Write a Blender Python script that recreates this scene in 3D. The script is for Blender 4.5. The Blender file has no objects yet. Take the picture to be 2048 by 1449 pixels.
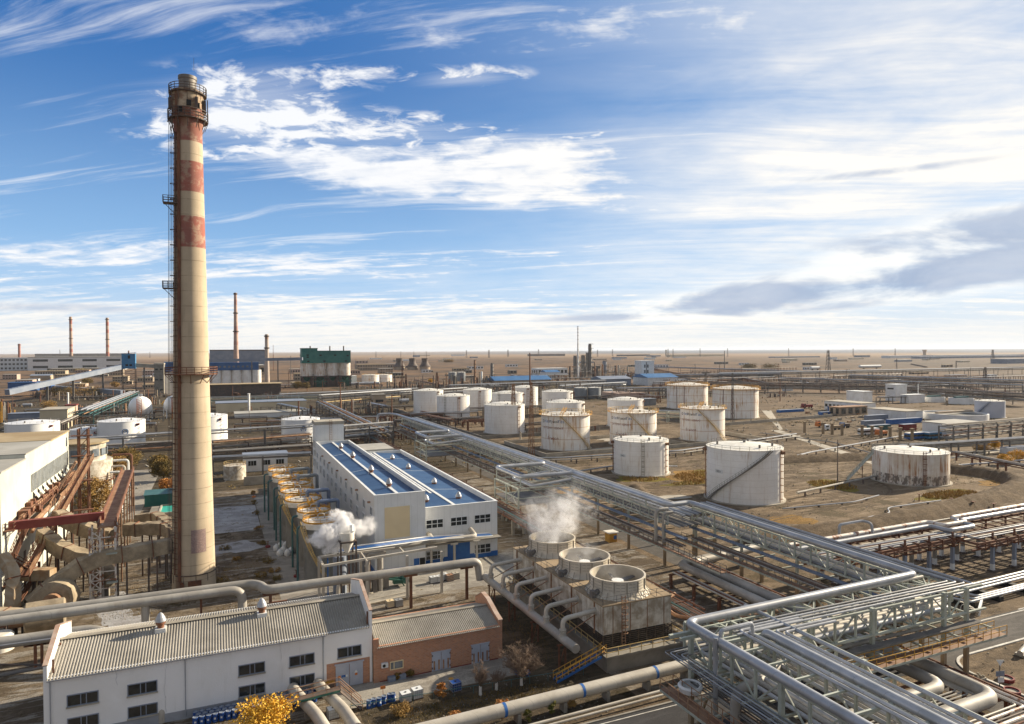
import bpy, math, random
import numpy as np
from mathutils import Vector, Matrix
R = math.radians
random.seed(7)
S = bpy.context.scene
COL = S.collection
# ---------------------------------------------------------------- camera
F, CX, CY, H = 1365.0, 1024.0, 724.5, 40.0
yaw, pitch, roll = R(23.35), math.atan((724.5 - 701.0) / F), R(0.29)
fw = np.array([math.sin(yaw) * math.cos(pitch), math.cos(yaw) * math.cos(pitch), -math.sin(pitch)])
rt0 = np.array([math.cos(yaw), -math.sin(yaw), 0.0]); up0 = np.cross(rt0, fw)
rt = rt0 * math.cos(roll) - up0 * math.sin(roll); up = rt0 * math.sin(roll) + up0 * math.cos(roll)
cam = bpy.data.cameras.new('camera'); cam.lens = 24.0; cam.sensor_width = 36.0
cam.clip_start = 0.5; cam.clip_end = 60000
co = bpy.data.objects.new('camera', cam); COL.objects.link(co); S.camera = co
co.matrix_world = Matrix(((rt[0], up[0], -fw[0], 0), (rt[1], up[1], -fw[1], 0), (rt[2], up[2], -fw[2], H), (0, 0, 0, 1)))
S.view_settings.view_transform = 'Standard'; S.view_settings.look = 'None'
S.view_settings.exposure = 0.95; S.view_settings.gamma = 1.0
try: S.view_settings.use_curve_mapping = False
except Exception: pass
S.cycles.max_bounces = 6; S.cycles.diffuse_bounces = 3; S.cycles.glossy_bounces = 2; S.cycles.volume_bounces = 5
S.cycles.transparent_max_bounces = 8
try: S.cycles.use_denoising = True
except Exception: pass

def ray(px, py): return fw * F + rt * (px - CX) - up * (py - CY)
def at(px, py, z=0.0):                       # photograph pixel -> ground point
    d = ray(px, py); t = (z - H) / d[2]; return (d[0] * t, d[1] * t)
def xat(px, y):                              # X where the sight line through a pixel column meets the plane Y = y
    d = ray(px, 700); return d[0] / d[1] * y
def zat(px, py, x, y):                       # height seen at row py above ground point (x, y)
    d = ray(px, py); t = (x * d[0] + y * d[1]) / (d[0] ** 2 + d[1] ** 2); return H + d[2] * t
def dep(x, y): return x * fw[0] + y * fw[1]
# ---------------------------------------------------------------- node helper
class X:
    def __init__(s, nt, sock): s.nt, s.k = nt, sock
    def _m(s, op, b=None, c=None, rev=False):
        n = s.nt.nodes.new('ShaderNodeMath'); n.operation = op
        for i, v in enumerate([s, b, c]):
            if v is None: continue
            j = (1 - i) if (rev and i < 2) else i
            if isinstance(v, X): s.nt.links.new(v.k, n.inputs[j])
            else: n.inputs[j].default_value = v
        return X(s.nt, n.outputs[0])
    def __add__(s, b): return s._m('ADD', b)
    __radd__ = __add__
    def __sub__(s, b): return s._m('SUBTRACT', b)
    def __rsub__(s, b): return s._m('SUBTRACT', b, rev=True)
    def __mul__(s, b): return s._m('MULTIPLY', b)
    __rmul__ = __mul__
    def __truediv__(s, b): return s._m('DIVIDE', b)
    def pw(s, b): return s._m('POWER', b)
    def mx(s, b): return s._m('MAXIMUM', b)
    def mn(s, b): return s._m('MINIMUM', b)
    def f(s, op, b=None): return s._m(op, b)
    def step(s, lo, hi, a=0.0, b=1.0):
        n = s.nt.nodes.new('ShaderNodeMapRange'); n.interpolation_type = 'SMOOTHSTEP'; n.clamp = True
        s.nt.links.new(s.k, n.inputs[0])
        for i, v in enumerate((lo, hi, a, b)):
            n.inputs[i + 1].default_value = v
        return X(s.nt, n.outputs[0])
def xyz(nt, sock):
    n = nt.nodes.new('ShaderNodeSeparateXYZ'); nt.links.new(sock, n.inputs[0]); return [X(nt, o) for o in n.outputs]
def comb(nt, a, b, c):
    n = nt.nodes.new('ShaderNodeCombineXYZ')
    for i, v in enumerate((a, b, c)):
        if isinstance(v, X): nt.links.new(v.k, n.inputs[i])
        else: n.inputs[i].default_value = v
    return n.outputs[0]
def noise(nt, vec, scale, detail=4, rough=0.55, dist=0.0, lac=2.0):
    n = nt.nodes.new('ShaderNodeTexNoise'); nt.links.new(vec, n.inputs['Vector'])
    n.inputs['Scale'].default_value = scale; n.inputs['Detail'].default_value = detail
    n.inputs['Roughness'].default_value = rough; n.inputs['Distortion'].default_value = dist
    n.inputs['Lacunarity'].default_value = lac
    return X(nt, n.outputs[0])
def mixc(nt, fac, a, b, op='MIX'):
    n = nt.nodes.new('ShaderNodeMix'); n.data_type = 'RGBA'; n.blend_type = op
    for i, v in ((0, fac), (6, a), (7, b)):
        if isinstance(v, X): nt.links.new(v.k, n.inputs[i])
        elif isinstance(v, bpy.types.NodeSocket): nt.links.new(v, n.inputs[i])
        elif i == 0: n.inputs[0].default_value = v
        else: n.inputs[i].default_value = (*v, 1) if len(v) == 3 else v
    return n.outputs[2]
# ---------------------------------------------------------------- sky and sun
SUN_AZ, SUN_EL = R(84), R(23)                # azimuth clockwise from +Y
W = bpy.data.worlds.new('World'); S.world = W; W.use_nodes = True
nt = W.node_tree; nt.nodes.clear()
out = nt.nodes.new('ShaderNodeOutputWorld'); bg = nt.nodes.new('ShaderNodeBackground')
nt.links.new(bg.outputs[0], out.inputs[0]); bg.inputs[1].default_value = 0.0525
sky = nt.nodes.new('ShaderNodeTexSky'); sky.sky_type = 'NISHITA'; sky.sun_disc = False
sky.sun_elevation = SUN_EL; sky.sun_rotation = SUN_AZ; sky.air_density = 1.0; sky.dust_density = 0.6; sky.ozone_density = 2.5
sky.altitude = 300
tc = nt.nodes.new('ShaderNodeTexCoord')
dx, dy, dz = xyz(nt, tc.outputs['Generated'])
ax = dx * math.cos(yaw) - dy * math.sin(yaw); ay = dx * math.sin(yaw) + dy * math.cos(yaw)
az = ax.f('ARCTAN2', ay); el = dz.f('ARCSINE')
den = (dz + 0.10).mx(0.03)
u, v = ax / den, ay / den                     # a flat cloud layer seen from below
def blob(a0, e0, sa, se, w, tilt=0.0):
    x_, y_ = az - a0, el - e0
    if tilt: y_ = y_ - x_ * tilt
    p, q = x_ / sa, y_ / se
    return (0 - (p * p + q * q)).f('EXPONENT') * w
A = lambda px: math.atan((px - 1024) / 1365)
E = lambda py: math.atan((701 - py) / 1500)
def rot(dg):
    c, s_ = math.cos(R(dg)), math.sin(R(dg)); return u * c + v * s_, v * c - u * s_
us, vs = rot(-9)
warp = noise(nt, comb(nt, us * 0.5, vs * 0.9, 8.0), 0.9, 3, 0.5)
wisp = noise(nt, comb(nt, us * 0.34, vs * 1.25 + warp * 1.1, 0.0), 1.7, 10, 0.63, 0.35)
fib = noise(nt, comb(nt, us * 0.22, vs * 2.6 + warp * 1.6, 4.0), 2.2, 8, 0.66, 0.4)
puff = noise(nt, comb(nt, u * 0.85, v, 3.7), 7.5, 7, 0.60, 0.35)
band = noise(nt, comb(nt, az, el * 4.2, 1.3), 2.6, 8, 0.58, 0.5)
n1 = wisp * 0.50 + band * 0.28 + fib * 0.22
# thin veil: thick towards the right, streaked
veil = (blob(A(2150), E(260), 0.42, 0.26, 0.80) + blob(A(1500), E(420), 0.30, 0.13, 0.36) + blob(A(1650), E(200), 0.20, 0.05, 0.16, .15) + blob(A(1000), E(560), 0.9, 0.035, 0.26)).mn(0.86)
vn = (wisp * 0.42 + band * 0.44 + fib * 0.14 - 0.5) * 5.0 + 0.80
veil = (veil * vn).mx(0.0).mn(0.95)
veil = veil.mx(az.f('ABSOLUTE').step(0.95, 1.6) * (vn * 0.5 + 0.4).mx(0.2).mn(0.9)).mx(el.step(0.52, 0.8, 0.0, 0.85))  # unseen grey cloud added behind the viewer and overhead to set the fill light
# denser shreds
cov = (blob(A(1000), E(325), 0.20, 0.055, 0.30, -.06) + blob(A(1080), E(290), 0.10, 0.04, 0.12) + blob(A(690), E(315), 0.18, 0.022, 0.24, -.14) + blob(A(470), E(35), 0.17, 0.045, 0.20) - blob(A(120), E(330), 0.2, 0.10, 0.10) - blob(A(80), E(60), 0.25, 0.09, 0.14) - blob(A(760), E(440), 0.25, 0.03, 0.06) + blob(A(1450), E(240), 0.13, 0.025, 0.09) + blob(A(1320), E(60), 0.13, 0.02, 0.06, .1)
       + blob(A(150), E(510), 0.30, 0.030, 0.16) + blob(A(1060), E(505), 0.16, 0.018, 0.14) + blob(A(1024), E(655), 3.0, 0.052, 0.30) + blob(A(640), E(520), .12, .012, .12) + blob(A(1350), E(90), .12, .015, .08) + blob(A(40), E(230), .06, .02, .12) + blob(A(640), E(430), 0.3, 0.012, 0.06))
thin = (0.5 + (fib - 0.5) * 1.6 + (wisp - 0.5) * 1.4 + cov * 0.8 + 0.02).step(0.52, 0.95, 0.0, 0.55)
c1 = (0.5 + (n1 - 0.5) * 2.0 + (puff - 0.5) * 0.5 + cov - 0.05).step(0.50, 0.86, 0.0, 0.96).mx(thin)
# mackerel puffs left of centre
pm = blob(A(540), E(190), 0.105, 0.050, 0.30, .15) + blob(A(800), E(230), 0.15, 0.022, 0.27, .05) + blob(A(930), E(105), 0.085, 0.014, 0.26, .04) + blob(A(420), E(240), 0.12, 0.05, 0.14) + blob(A(1190), E(240), .05, .012, .2) + blob(A(700), E(115), .06, .006, .18, .2)
c2 = ((puff - 0.5) * 2.6 + (n1 - 0.5) * 1.2 + pm * 0.9 - 0.02).step(0.02, 0.50, 0.0, 0.95) * pm.step(0.03, 0.12)
c3 = (pm + (fib - 0.5) * 0.5).step(0.06, 0.40, 0.0, 0.40) * pm.step(0.0, 0.06)
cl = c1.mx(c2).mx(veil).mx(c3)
cl = (cl * (1.0 + (fib - 0.5) * 0.9 + (puff - 0.5) * 0.65)).mx(0.0).mn(1.0)
hz = el.step(-0.005, 0.10, 0.80, 0.0)         # milky air low over the horizon
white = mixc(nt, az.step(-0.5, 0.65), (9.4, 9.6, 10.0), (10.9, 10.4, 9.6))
white = mixc(nt, az.f('ABSOLUTE').step(0.9, 1.6), white, (4.3, 4.3, 4.4))  # added cloud out of view dimmed to grey for a low neutral fill
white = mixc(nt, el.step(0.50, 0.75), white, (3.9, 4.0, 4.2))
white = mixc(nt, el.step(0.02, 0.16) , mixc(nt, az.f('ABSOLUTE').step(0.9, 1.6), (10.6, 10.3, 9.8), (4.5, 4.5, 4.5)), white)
skyb = mixc(nt, el.step(0.02, 0.42), (3.6, 6.4, 10.0), (0.32, 1.75, 5.2))
skyb = mixc(nt, az.step(-0.4, 0.62) * 0.55, skyb, (4.2, 6.6, 9.8))
skyc = mixc(nt, 0.80, sky.outputs[0], skyb)
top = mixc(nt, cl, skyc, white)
low = mixc(nt, hz, top, mixc(nt, az.f('ABSOLUTE').step(0.9, 1.6), (9.3, 9.15, 8.8), (5, 5, 5)))  # low air also greyed out of view to keep the fill down
dkm = blob(A(1960), E(500), 0.19, 0.032, 0.40, .10) + blob(A(1620), E(590), 0.24, 0.022, 0.36, .07) + blob(A(1950), E(562), 0.16, 0.016, 0.34, .08) + blob(A(1300), E(628), .18, .006, .16, .03) + blob(A(1750), E(362), .18, .007, .17) + blob(A(30), E(618), .2, .008, .20)
lump = noise(nt, comb(nt, az, el * 2.6, 7.7), 6.5, 7, 0.58, 0.5)
dk = (0.5 + (band - 0.5) * 1.0 + (lump - 0.5) * 1.5 + dkm - 0.02).step(0.50, 0.88, 0.0, 0.92) * dkm.step(0.05, 0.18)
low = mixc(nt, dkm.step(0.03, 0.22) * (1 - dk) * 0.7, low, (11.2, 10.9, 10.2))
low = mixc(nt, dk, low, mixc(nt, lump.step(0.35, 0.65), (3.5, 4.5, 6.3), (5.4, 6.1, 7.4)))
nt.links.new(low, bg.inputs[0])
sl = bpy.data.lights.new('sun', 'SUN'); sl.energy = 5.0; sl.angle = R(0.5); sl.color = (1.0, 0.86, 0.65)
so = bpy.data.objects.new('sun', sl); COL.objects.link(so)
sd = Vector((math.sin(SUN_AZ) * math.cos(SUN_EL), math.cos(SUN_AZ) * math.cos(SUN_EL), math.sin(SUN_EL)))
so.rotation_euler = (-sd).to_track_quat('-Z', 'Y').to_euler(); so.location = (300, 100, 300)
# ---------------------------------------------------------------- materials
MATS = {}
def mat(name, c1, c2=None, scale=0.5, rough=0.75, metal=0.0, bump=0.0, streak=None, sfac=0.55, detail=5, lo=0.35, hi=0.65, spec=0.4, joints=None, bscale=None, fine=0.0, slo=0.56):
    m = bpy.data.materials.new(name); m.use_nodes = True; t = m.node_tree; b = t.nodes['Principled BSDF']
    g = t.nodes.new('ShaderNodeNewGeometry'); P = g.outputs['Position']
    b.inputs['Roughness'].default_value = rough; b.inputs['Metallic'].default_value = metal
    b.inputs['Specular IOR Level'].default_value = spec
    col = None
    if c2 is not None:
        col = mixc(t, noise(t, P, scale, detail, 0.62, 0.3).step(lo, hi), c1, c2)
    else: col = mixc(t, 0.0, c1, c1)
    if fine:
        col = mixc(t, noise(t, P, scale * 9, 4, 0.7).step(0.35, 0.75) * fine, col, tuple(0.45 * c for c in c1))
    if streak is not None:                    # runs of rust or dirt down a wall
        x, y, z = xyz(t, P)
        sv = comb(t, x * 1.3, y * 1.3, z * 0.10)
        s1 = noise(t, sv, 0.9, 6, 0.7).step(slo, slo + 0.18)
        s2 = noise(t, P, 0.22, 3, 0.5).step(0.42, 0.62) * 0.6 + 0.4
        col = mixc(t, s1 * s2 * sfac, col, streak)
    if joints is not None:                    # horizontal joints every j metres, vertical every k along x+y
        x, y, z = xyz(t, P); j, k, jc, *jw = joints; jw = jw[0] if jw else 0.035
        w = ((z / j).f('FRACT') - 0.5).f('ABSOLUTE').step(0.5 - jw / j, 0.5)
        if k: w = w.mx((((x + y) / k).f('FRACT') - 0.5).f('ABSOLUTE').step(0.5 - 0.04 / k, 0.5))
        col = mixc(t, w * 0.55, col, jc)
    t.links.new(col, b.inputs['Base Color'])
    if bump:
        bn = t.nodes.new('ShaderNodeBump'); bn.inputs['Strength'].default_value = bump; bn.inputs['Distance'].default_value = 0.1
        t.links.new(noise(t, P, bscale or scale * 6, 5, 0.6).k, bn.inputs['Height']); t.links.new(bn.outputs[0], b.inputs['Normal'])
    MATS[name] = m; return m
def M(n): return MATS[n]
RUST = (0.23, 0.10, 0.045)
mat('white_paint', (0.80, 0.80, 0.79), (0.70, 0.69, 0.66), 0.25, 0.6, streak=(0.36, 0.33, 0.29), sfac=0.35, bump=0.1)
mat('tank_white', (0.86, 0.85, 0.825), (0.78, 0.76, 0.72), 0.12, 0.45, streak=(0.40, 0.27, 0.16), sfac=0.60, slo=0.52, joints=(1.6, 0, (0.5, 0.46, 0.40), 0.06), fine=0.1)
mat('tank_orange', (0.86, 0.845, 0.81), (0.80, 0.76, 0.68), 0.15, 0.45, streak=(0.45, 0.24, 0.08), sfac=0.95, slo=0.48, joints=(4.6, 0, (0.40, 0.19, 0.05), 0.26), fine=0.08)
mat('tank_clean', (0.86, 0.86, 0.85), (0.82, 0.82, 0.81), 0.2, 0.4, joints=(1.8, 0, (0.6, 0.6, 0.58)))
mat('tank_grey', (0.16, 0.18, 0.20), (0.22, 0.24, 0.26), 0.2, 0.5)
mat('tank_bluegrey', (0.42, 0.45, 0.52), (0.5, 0.52, 0.58), 0.15, 0.5)
mat('tank_dull_concrete', (0.17, 0.17, 0.155), (0.24, 0.235, 0.215), 0.4, 0.8, streak=(0.14, 0.13, 0.12), sfac=0.6)
mat('cap_white', (0.80, 0.785, 0.73), (0.66, 0.63, 0.55), 0.6, 0.6, fine=0.15)
mat('silver', (0.42, 0.43, 0.455), (0.32, 0.33, 0.345), 0.35, 0.36, 0.30, streak=(0.2, 0.16, 0.12), sfac=0.4, joints=(900, 3.0, (0.12, 0.12, 0.12)))
mat('silver_dark', (0.19, 0.20, 0.22), (0.13, 0.13, 0.135), 0.35, 0.5, 0.4, streak=(0.16, 0.1, 0.06), sfac=0.5)
mat('silver_dull', (0.40, 0.38, 0.345), (0.29, 0.27, 0.24), 0.25, 0.6, 0.15, streak=(0.2, 0.16, 0.12), sfac=0.6, bump=0.1, joints=(900, 4.0, (0.14, 0.13, 0.11)), fine=0.12)
mat('pipe_beige', (0.52, 0.485, 0.42), (0.42, 0.38, 0.32), 0.3, 0.55, 0.1, streak=(0.27, 0.21, 0.15), sfac=0.55, bump=0.08, joints=(900, 2.2, (0.22, 0.19, 0.15)), fine=0.12)
mat('pipe_rusty', (0.62, 0.58, 0.53), (0.30, 0.14, 0.08), 0.9, 0.6, 0.1, lo=0.50, hi=0.60)
mat('frame_pale', (0.42, 0.45, 0.39), (0.32, 0.34, 0.29), 0.4, 0.55, streak=(0.2, 0.13, 0.08), sfac=0.5)
mat('tray_blue', (0.14, 0.18, 0.27), (0.18, 0.22, 0.3), 0.5, 0.45, 0.4)
mat('rust', (0.20, 0.085, 0.045), (0.12, 0.06, 0.04), 0.8, 0.85, bump=0.2)
mat('rust_pale', (0.36, 0.22, 0.13), (0.22, 0.11, 0.06), 0.6, 0.8)
mat('dark_steel', (0.075, 0.065, 0.06), (0.13, 0.09, 0.07), 0.7, 0.7)
mat('mid_steel', (0.13, 0.125, 0.12), (0.19, 0.17, 0.15), 0.5, 0.6, 0.2)
mat('walk_brown', (0.17, 0.085, 0.05), (0.25, 0.15, 0.09), 0.6, 0.8)
mat('yellow', (0.58, 0.33, 0.05), (0.44, 0.22, 0.04), 0.8, 0.6)
mat('yellow_pale', (0.60, 0.45, 0.20), (0.45, 0.30, 0.12), 0.8, 0.6)
mat('green_dark', (0.02, 0.10, 0.075), (0.04, 0.13, 0.10), 0.3, 0.6, streak=(0.03, 0.06, 0.05), sfac=0.5)
mat('green_clad', (0.025, 0.14, 0.125), (0.04, 0.18, 0.155), 0.12, 0.6, streak=(0.03, 0.1, 0.08), sfac=0.6)
mat('green_pipe', (0.045, 0.115, 0.12), (0.06, 0.145, 0.145), 0.5, 0.5)
mat('teal', (0.04, 0.42, 0.33), (0.05, 0.36, 0.30), 0.3, 0.5)
mat('blue_clad', (0.025, 0.09, 0.25), (0.04, 0.12, 0.30), 0.15, 0.5)
mat('blue_tower', (0.04, 0.17, 0.34), (0.06, 0.21, 0.38), 0.2, 0.6, streak=(0.05, 0.1, 0.16), sfac=0.6)
mat('blue_paint', (0.02, 0.10, 0.34), (0.03, 0.14, 0.40), 0.3, 0.45)
mat('blue_drum', (0.015, 0.06, 0.24), (0.025, 0.09, 0.32), 1.5, 0.35)
mat('blue_roof', (0.018, 0.064, 0.165), (0.035, 0.092, 0.20), 0.35, 0.6, fine=0.2, detail=8, streak=(0.07, 0.10, 0.16), sfac=0.4)
mat('blue_roof_far', (0.045, 0.135, 0.30), (0.06, 0.165, 0.34), 0.1, 0.5)
mat('blue_grey', (0.17, 0.205, 0.27), (0.23, 0.26, 0.32), 0.1, 0.6)
mat('panel_white', (0.72, 0.725, 0.715), (0.66, 0.665, 0.65), 0.3, 0.5, joints=(30.0, 1.2, (0.35, 0.36, 0.36)))
mat('cream_panel', (0.74, 0.60, 0.37), (0.70, 0.56, 0.34), 0.3, 0.6)
mat('stucco_white', (0.84, 0.845, 0.85), (0.77, 0.77, 0.76), 0.18, 0.85, streak=(0.50, 0.48, 0.45), sfac=0.35, bump=0.25, bscale=6)
mat('plinth_grey', (0.34, 0.35, 0.38), (0.28, 0.29, 0.31), 0.6, 0.85)
mat('asbestos', (0.37, 0.345, 0.30), (0.26, 0.24, 0.205), 0.22, 0.85, streak=(0.25, 0.22, 0.18), sfac=0.3, fine=0.15)
mat('clad_cream', (0.56, 0.565, 0.50), (0.44, 0.445, 0.39), 0.15, 0.75, streak=(0.36, 0.28, 0.19), sfac=0.4, joints=(40, 1.2, (0.4, 0.38, 0.3)))
mat('roof_brown', (0.30, 0.22, 0.12), (0.40, 0.32, 0.20), 0.12, 0.9)
mat('roof_grey', (0.38, 0.37, 0.34), (0.30, 0.29, 0.26), 0.12, 0.9)
mat('concrete', (0.27, 0.25, 0.215), (0.18, 0.165, 0.14), 0.3, 0.9, streak=(0.17, 0.15, 0.13), sfac=0.5, bump=0.15)
mat('concrete_tan', (0.33, 0.25, 0.16), (0.25, 0.185, 0.115), 0.4, 0.9)
mat('concrete_pale', (0.43, 0.39, 0.32), (0.31, 0.28, 0.23), 0.25, 0.9, fine=0.2)
mat('insul', (0.38, 0.31, 0.215), (0.22, 0.175, 0.12), 0.5, 0.95, bump=0.6, bscale=1.8, fine=0.25)
mat('insul_rust', (0.33, 0.22, 0.12), (0.40, 0.33, 0.24), 0.5, 0.95, bump=0.5, bscale=1.8)
mat('tile_white', (0.62, 0.585, 0.51), (0.33, 0.275, 0.205), 0.7, 0.7, streak=(0.22, 0.15, 0.09), sfac=0.85, slo=0.50, joints=(1.15, 1.3, (0.4, 0.36, 0.3)), bump=0.3, bscale=1.2)
mat('fan_white', (0.60, 0.55, 0.46), (0.46, 0.405, 0.32), 0.4, 0.6, streak=(0.36, 0.3, 0.22), sfac=0.4)
mat('louver', (0.13, 0.10, 0.07), (0.08, 0.06, 0.045), 0.6, 0.8)
mat('glass', (0.018, 0.022, 0.024), (0.04, 0.045, 0.045), 0.8, 0.12, spec=0.6)
mat('glass_pale', (0.22, 0.25, 0.28), (0.12, 0.14, 0.16), 0.5, 0.2, spec=0.6)
mat('door_grey', (0.40, 0.43, 0.50), (0.34, 0.37, 0.44), 0.5, 0.6, streak=(0.25, 0.2, 0.16), sfac=0.35)
mat('black', (0.02, 0.02, 0.02), None)
mat('red', (0.21, 0.02, 0.017), (0.15, 0.02, 0.017), 0.5, 0.6)
mat('red_dark', (0.16, 0.03, 0.025), (0.2, 0.05, 0.035), 0.4, 0.7)
mat('orange', (0.62, 0.19, 0.03), (0.5, 0.15, 0.03), 0.5, 0.5)
mat('cream_wall', (0.60, 0.52, 0.37), (0.54, 0.46, 0.32), 0.15, 0.8, streak=(0.35, 0.28, 0.2), sfac=0.4)
mat('tan_wall', (0.36, 0.28, 0.20), (0.44, 0.36, 0.27), 0.1, 0.9, streak=(0.22, 0.16, 0.12), sfac=0.5)
mat('pink_wall', (0.48, 0.36, 0.30), (0.42, 0.30, 0.24), 0.1, 0.9)
mat('white_box', (0.72, 0.74, 0.74), (0.62, 0.63, 0.62), 0.5, 0.6)
mat('plastic_white', (0.70, 0.72, 0.72), (0.60, 0.62, 0.63), 2.0, 0.4)
mat('cage', (0.42, 0.43, 0.44), None, metal=0.5, rough=0.4)
mat('road_paint', (0.62, 0.60, 0.55), (0.40, 0.38, 0.34), 1.2, 0.8)
mat('bark', (0.16, 0.125, 0.09), (0.09, 0.07, 0.05), 1.5, 0.95)
mat('twig', (0.24, 0.17, 0.12), (0.16, 0.11, 0.08), 1.0, 0.95)
mat('whitewash', (0.66, 0.64, 0.6), None)
mat('leaf_gold', (0.55, 0.29, 0.02), (0.68, 0.42, 0.04), 1.2, 0.7)
mat('leaf_orange', (0.34, 0.13, 0.025), (0.44, 0.20, 0.04), 1.2, 0.7)
mat('leaf_olive', (0.12, 0.092, 0.024), (0.23, 0.145, 0.034), 0.5, 0.8)
mat('leaf_brown', (0.24, 0.14, 0.035), (0.36, 0.22, 0.06), 0.5, 0.8)
mat('leaf_green', (0.10, 0.11, 0.02), (0.19, 0.16, 0.03), 0.5, 0.8)
mat('skin', (0.42, 0.27, 0.19), None)
mat('brick_cap', (0.36, 0.23, 0.17), (0.46, 0.36, 0.30), 0.7, 0.9)
def brick_mat(name, c1, c2, mort, sc):
    m = mat(name, c1); t = m.node_tree; b = t.nodes['Principled BSDF']
    g = t.nodes.new('ShaderNodeNewGeometry'); x, y, z = xyz(t, g.outputs['Position'])
    n = t.nodes.new('ShaderNodeTexBrick'); t.links.new(comb(t, x + y, z, 0.0), n.inputs['Vector'])
    n.inputs['Scale'].default_value = sc
    n.inputs['Color1'].default_value = (*c1, 1); n.inputs['Color2'].default_value = (*c2, 1); n.inputs['Mortar'].default_value = (*mort, 1)
    n.inputs['Brick Width'].default_value = 0.5; n.inputs['Row Height'].default_value = 0.2; n.inputs['Mortar Size'].default_value = 0.018
    w = noise(t, g.outputs['Position'], 2.6, 6, 0.75).step(0.42, 0.62)
    t.links.new(mixc(t, w * 0.65, n.outputs[0], tuple(0.55 * c + 0.10 for c in c1)), b.inputs['Base Color'])
    b.inputs['Roughness'].default_value = 0.9
brick_mat('brick', (0.50, 0.225, 0.115), (0.36, 0.15, 0.075), (0.44, 0.35, 0.27), 1.25)
brick_mat('brick_purple', (0.22, 0.12, 0.11), (0.30, 0.20, 0.18), (0.42, 0.38, 0.34), 2.0)
def stripe_mat(name, cuts, base, red, zc=True):
    """concrete shaft with painted rings: cuts = list of (z0, z1) painted red"""
    m = mat(name, base); t = m.node_tree; b = t.nodes['Principled BSDF']
    g = t.nodes.new('ShaderNodeNewGeometry'); P = g.outputs['Position']; x, y, z = xyz(t, P)
    col = mixc(t, noise(t, P, 0.16, 6, 0.65).step(0.3, 0.7), base, tuple(c * 0.80 for c in base))
    jw = ((z / 2.5).f('FRACT') - 0.5).f('ABSOLUTE').step(0.465, 0.495)
    pt = noise(t, P, 0.9, 4, 0.6).step(0.40, 0.60)
    col = mixc(t, jw * (pt * 0.7 + 0.3) * 0.75, col, tuple(c * 0.35 for c in base))
    st = noise(t, comb(t, x * 1.6, y * 1.6, z * 0.12), 0.8, 6, 0.7).step(0.50, 0.72)
    col = mixc(t, st * 0.45, col, tuple(c * 0.55 for c in base))
    f = None
    for a, c in cuts:
        k = z.step(a - 0.06, a + 0.06) * (1 - z.step(c - 0.06, c + 0.06)); f = k if f is None else f.mx(k)
    peel = noise(t, P, 0.55, 6, 0.7).step(0.38, 0.52)
    peel = peel * 0.5 + 0.40
    rc = mixc(t, noise(t, P, 0.3, 4).step(0.3, 0.7), red, tuple(c * 0.7 + 0.03 for c in red))
    col = mixc(t, f * peel, col, rc)
    if name == 'chimney_shaft':               # rust run below the ladder brackets
        ang = (y - 126.0).f('ARCTAN2', x + 4.0)
        w_ = (0 - ((ang + 2.30) / 0.20) * ((ang + 2.30) / 0.20)).f('EXPONENT')
        col = mixc(t, (w_ * (st * 0.5 + 0.75)).mn(0.92), col, (0.13, 0.055, 0.03))
        hd = z.step(74, 79) * noise(t, P, 0.8, 5, 0.7).step(0.40, 0.6); col = mixc(t, hd * 0.75, col, (0.20, 0.095, 0.055))
    t.links.new(col, b.inputs['Base Color']); b.inputs['Roughness'].default_value = 0.9
# ---------------------------------------------------------------- ground materials
def soil(name, c1, c2, c3, s1=0.05, s2=0.6, bump=0.5, veg=None):
    m = bpy.data.materials.new(name); m.use_nodes = True; t = m.node_tree; b = t.nodes['Principled BSDF']
    g = t.nodes.new('ShaderNodeNewGeometry'); P = g.outputs['Position']; x, y, z = xyz(t, P)
    a = noise(t, P, s1, 7, 0.62, 0.6); c = noise(t, P, s2, 7, 0.66, 0.3)
    col = mixc(t, (a * 0.55 + c * 0.45).step(0.44, 0.56), c1, c2)
    tr = noise(t, comb(t, x * 0.25, y * 1.2, 0.0), s2 * 0.6, 6, 0.7, 1.2)
    col = mixc(t, tr.step(0.50, 0.60) * 0.75, col, c3)
    if veg:
        vg = noise(t, P, s1 * 1.7, 6, 0.66, 0.4); vf = noise(t, P, s2 * 3, 5, 0.7)
        col = mixc(t, (vg * 0.75 + vf * 0.25).step(0.545, 0.60) * 0.85, col, veg)
    fine = noise(t, P, s2 * 7, 5, 0.7)
    col = mixc(t, fine.step(0.48, 0.66) * 0.6, col, tuple(q * 0.38 for q in c1))
    t.links.new(col, b.inputs['Base Color']); b.inputs['Roughness'].default_value = 0.95; b.inputs['Specular IOR Level'].default_value = 0.15
    bn = t.nodes.new('ShaderNodeBump'); bn.inputs['Strength'].default_value = bump; bn.inputs['Distance'].default_value = 0.6
    t.links.new((c * 0.6 + fine * 0.4 + tr * 0.4).k, bn.inputs['Height']); t.links.new(bn.outputs[0], b.inputs['Normal'])
    MATS[name] = m; return m
m = soil('soil', (0.165, 0.12, 0.075), (0.085, 0.062, 0.04), (0.24, 0.18, 0.12), 0.035, 0.5, 0.6, (0.075, 0.055, 0.026))
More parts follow.
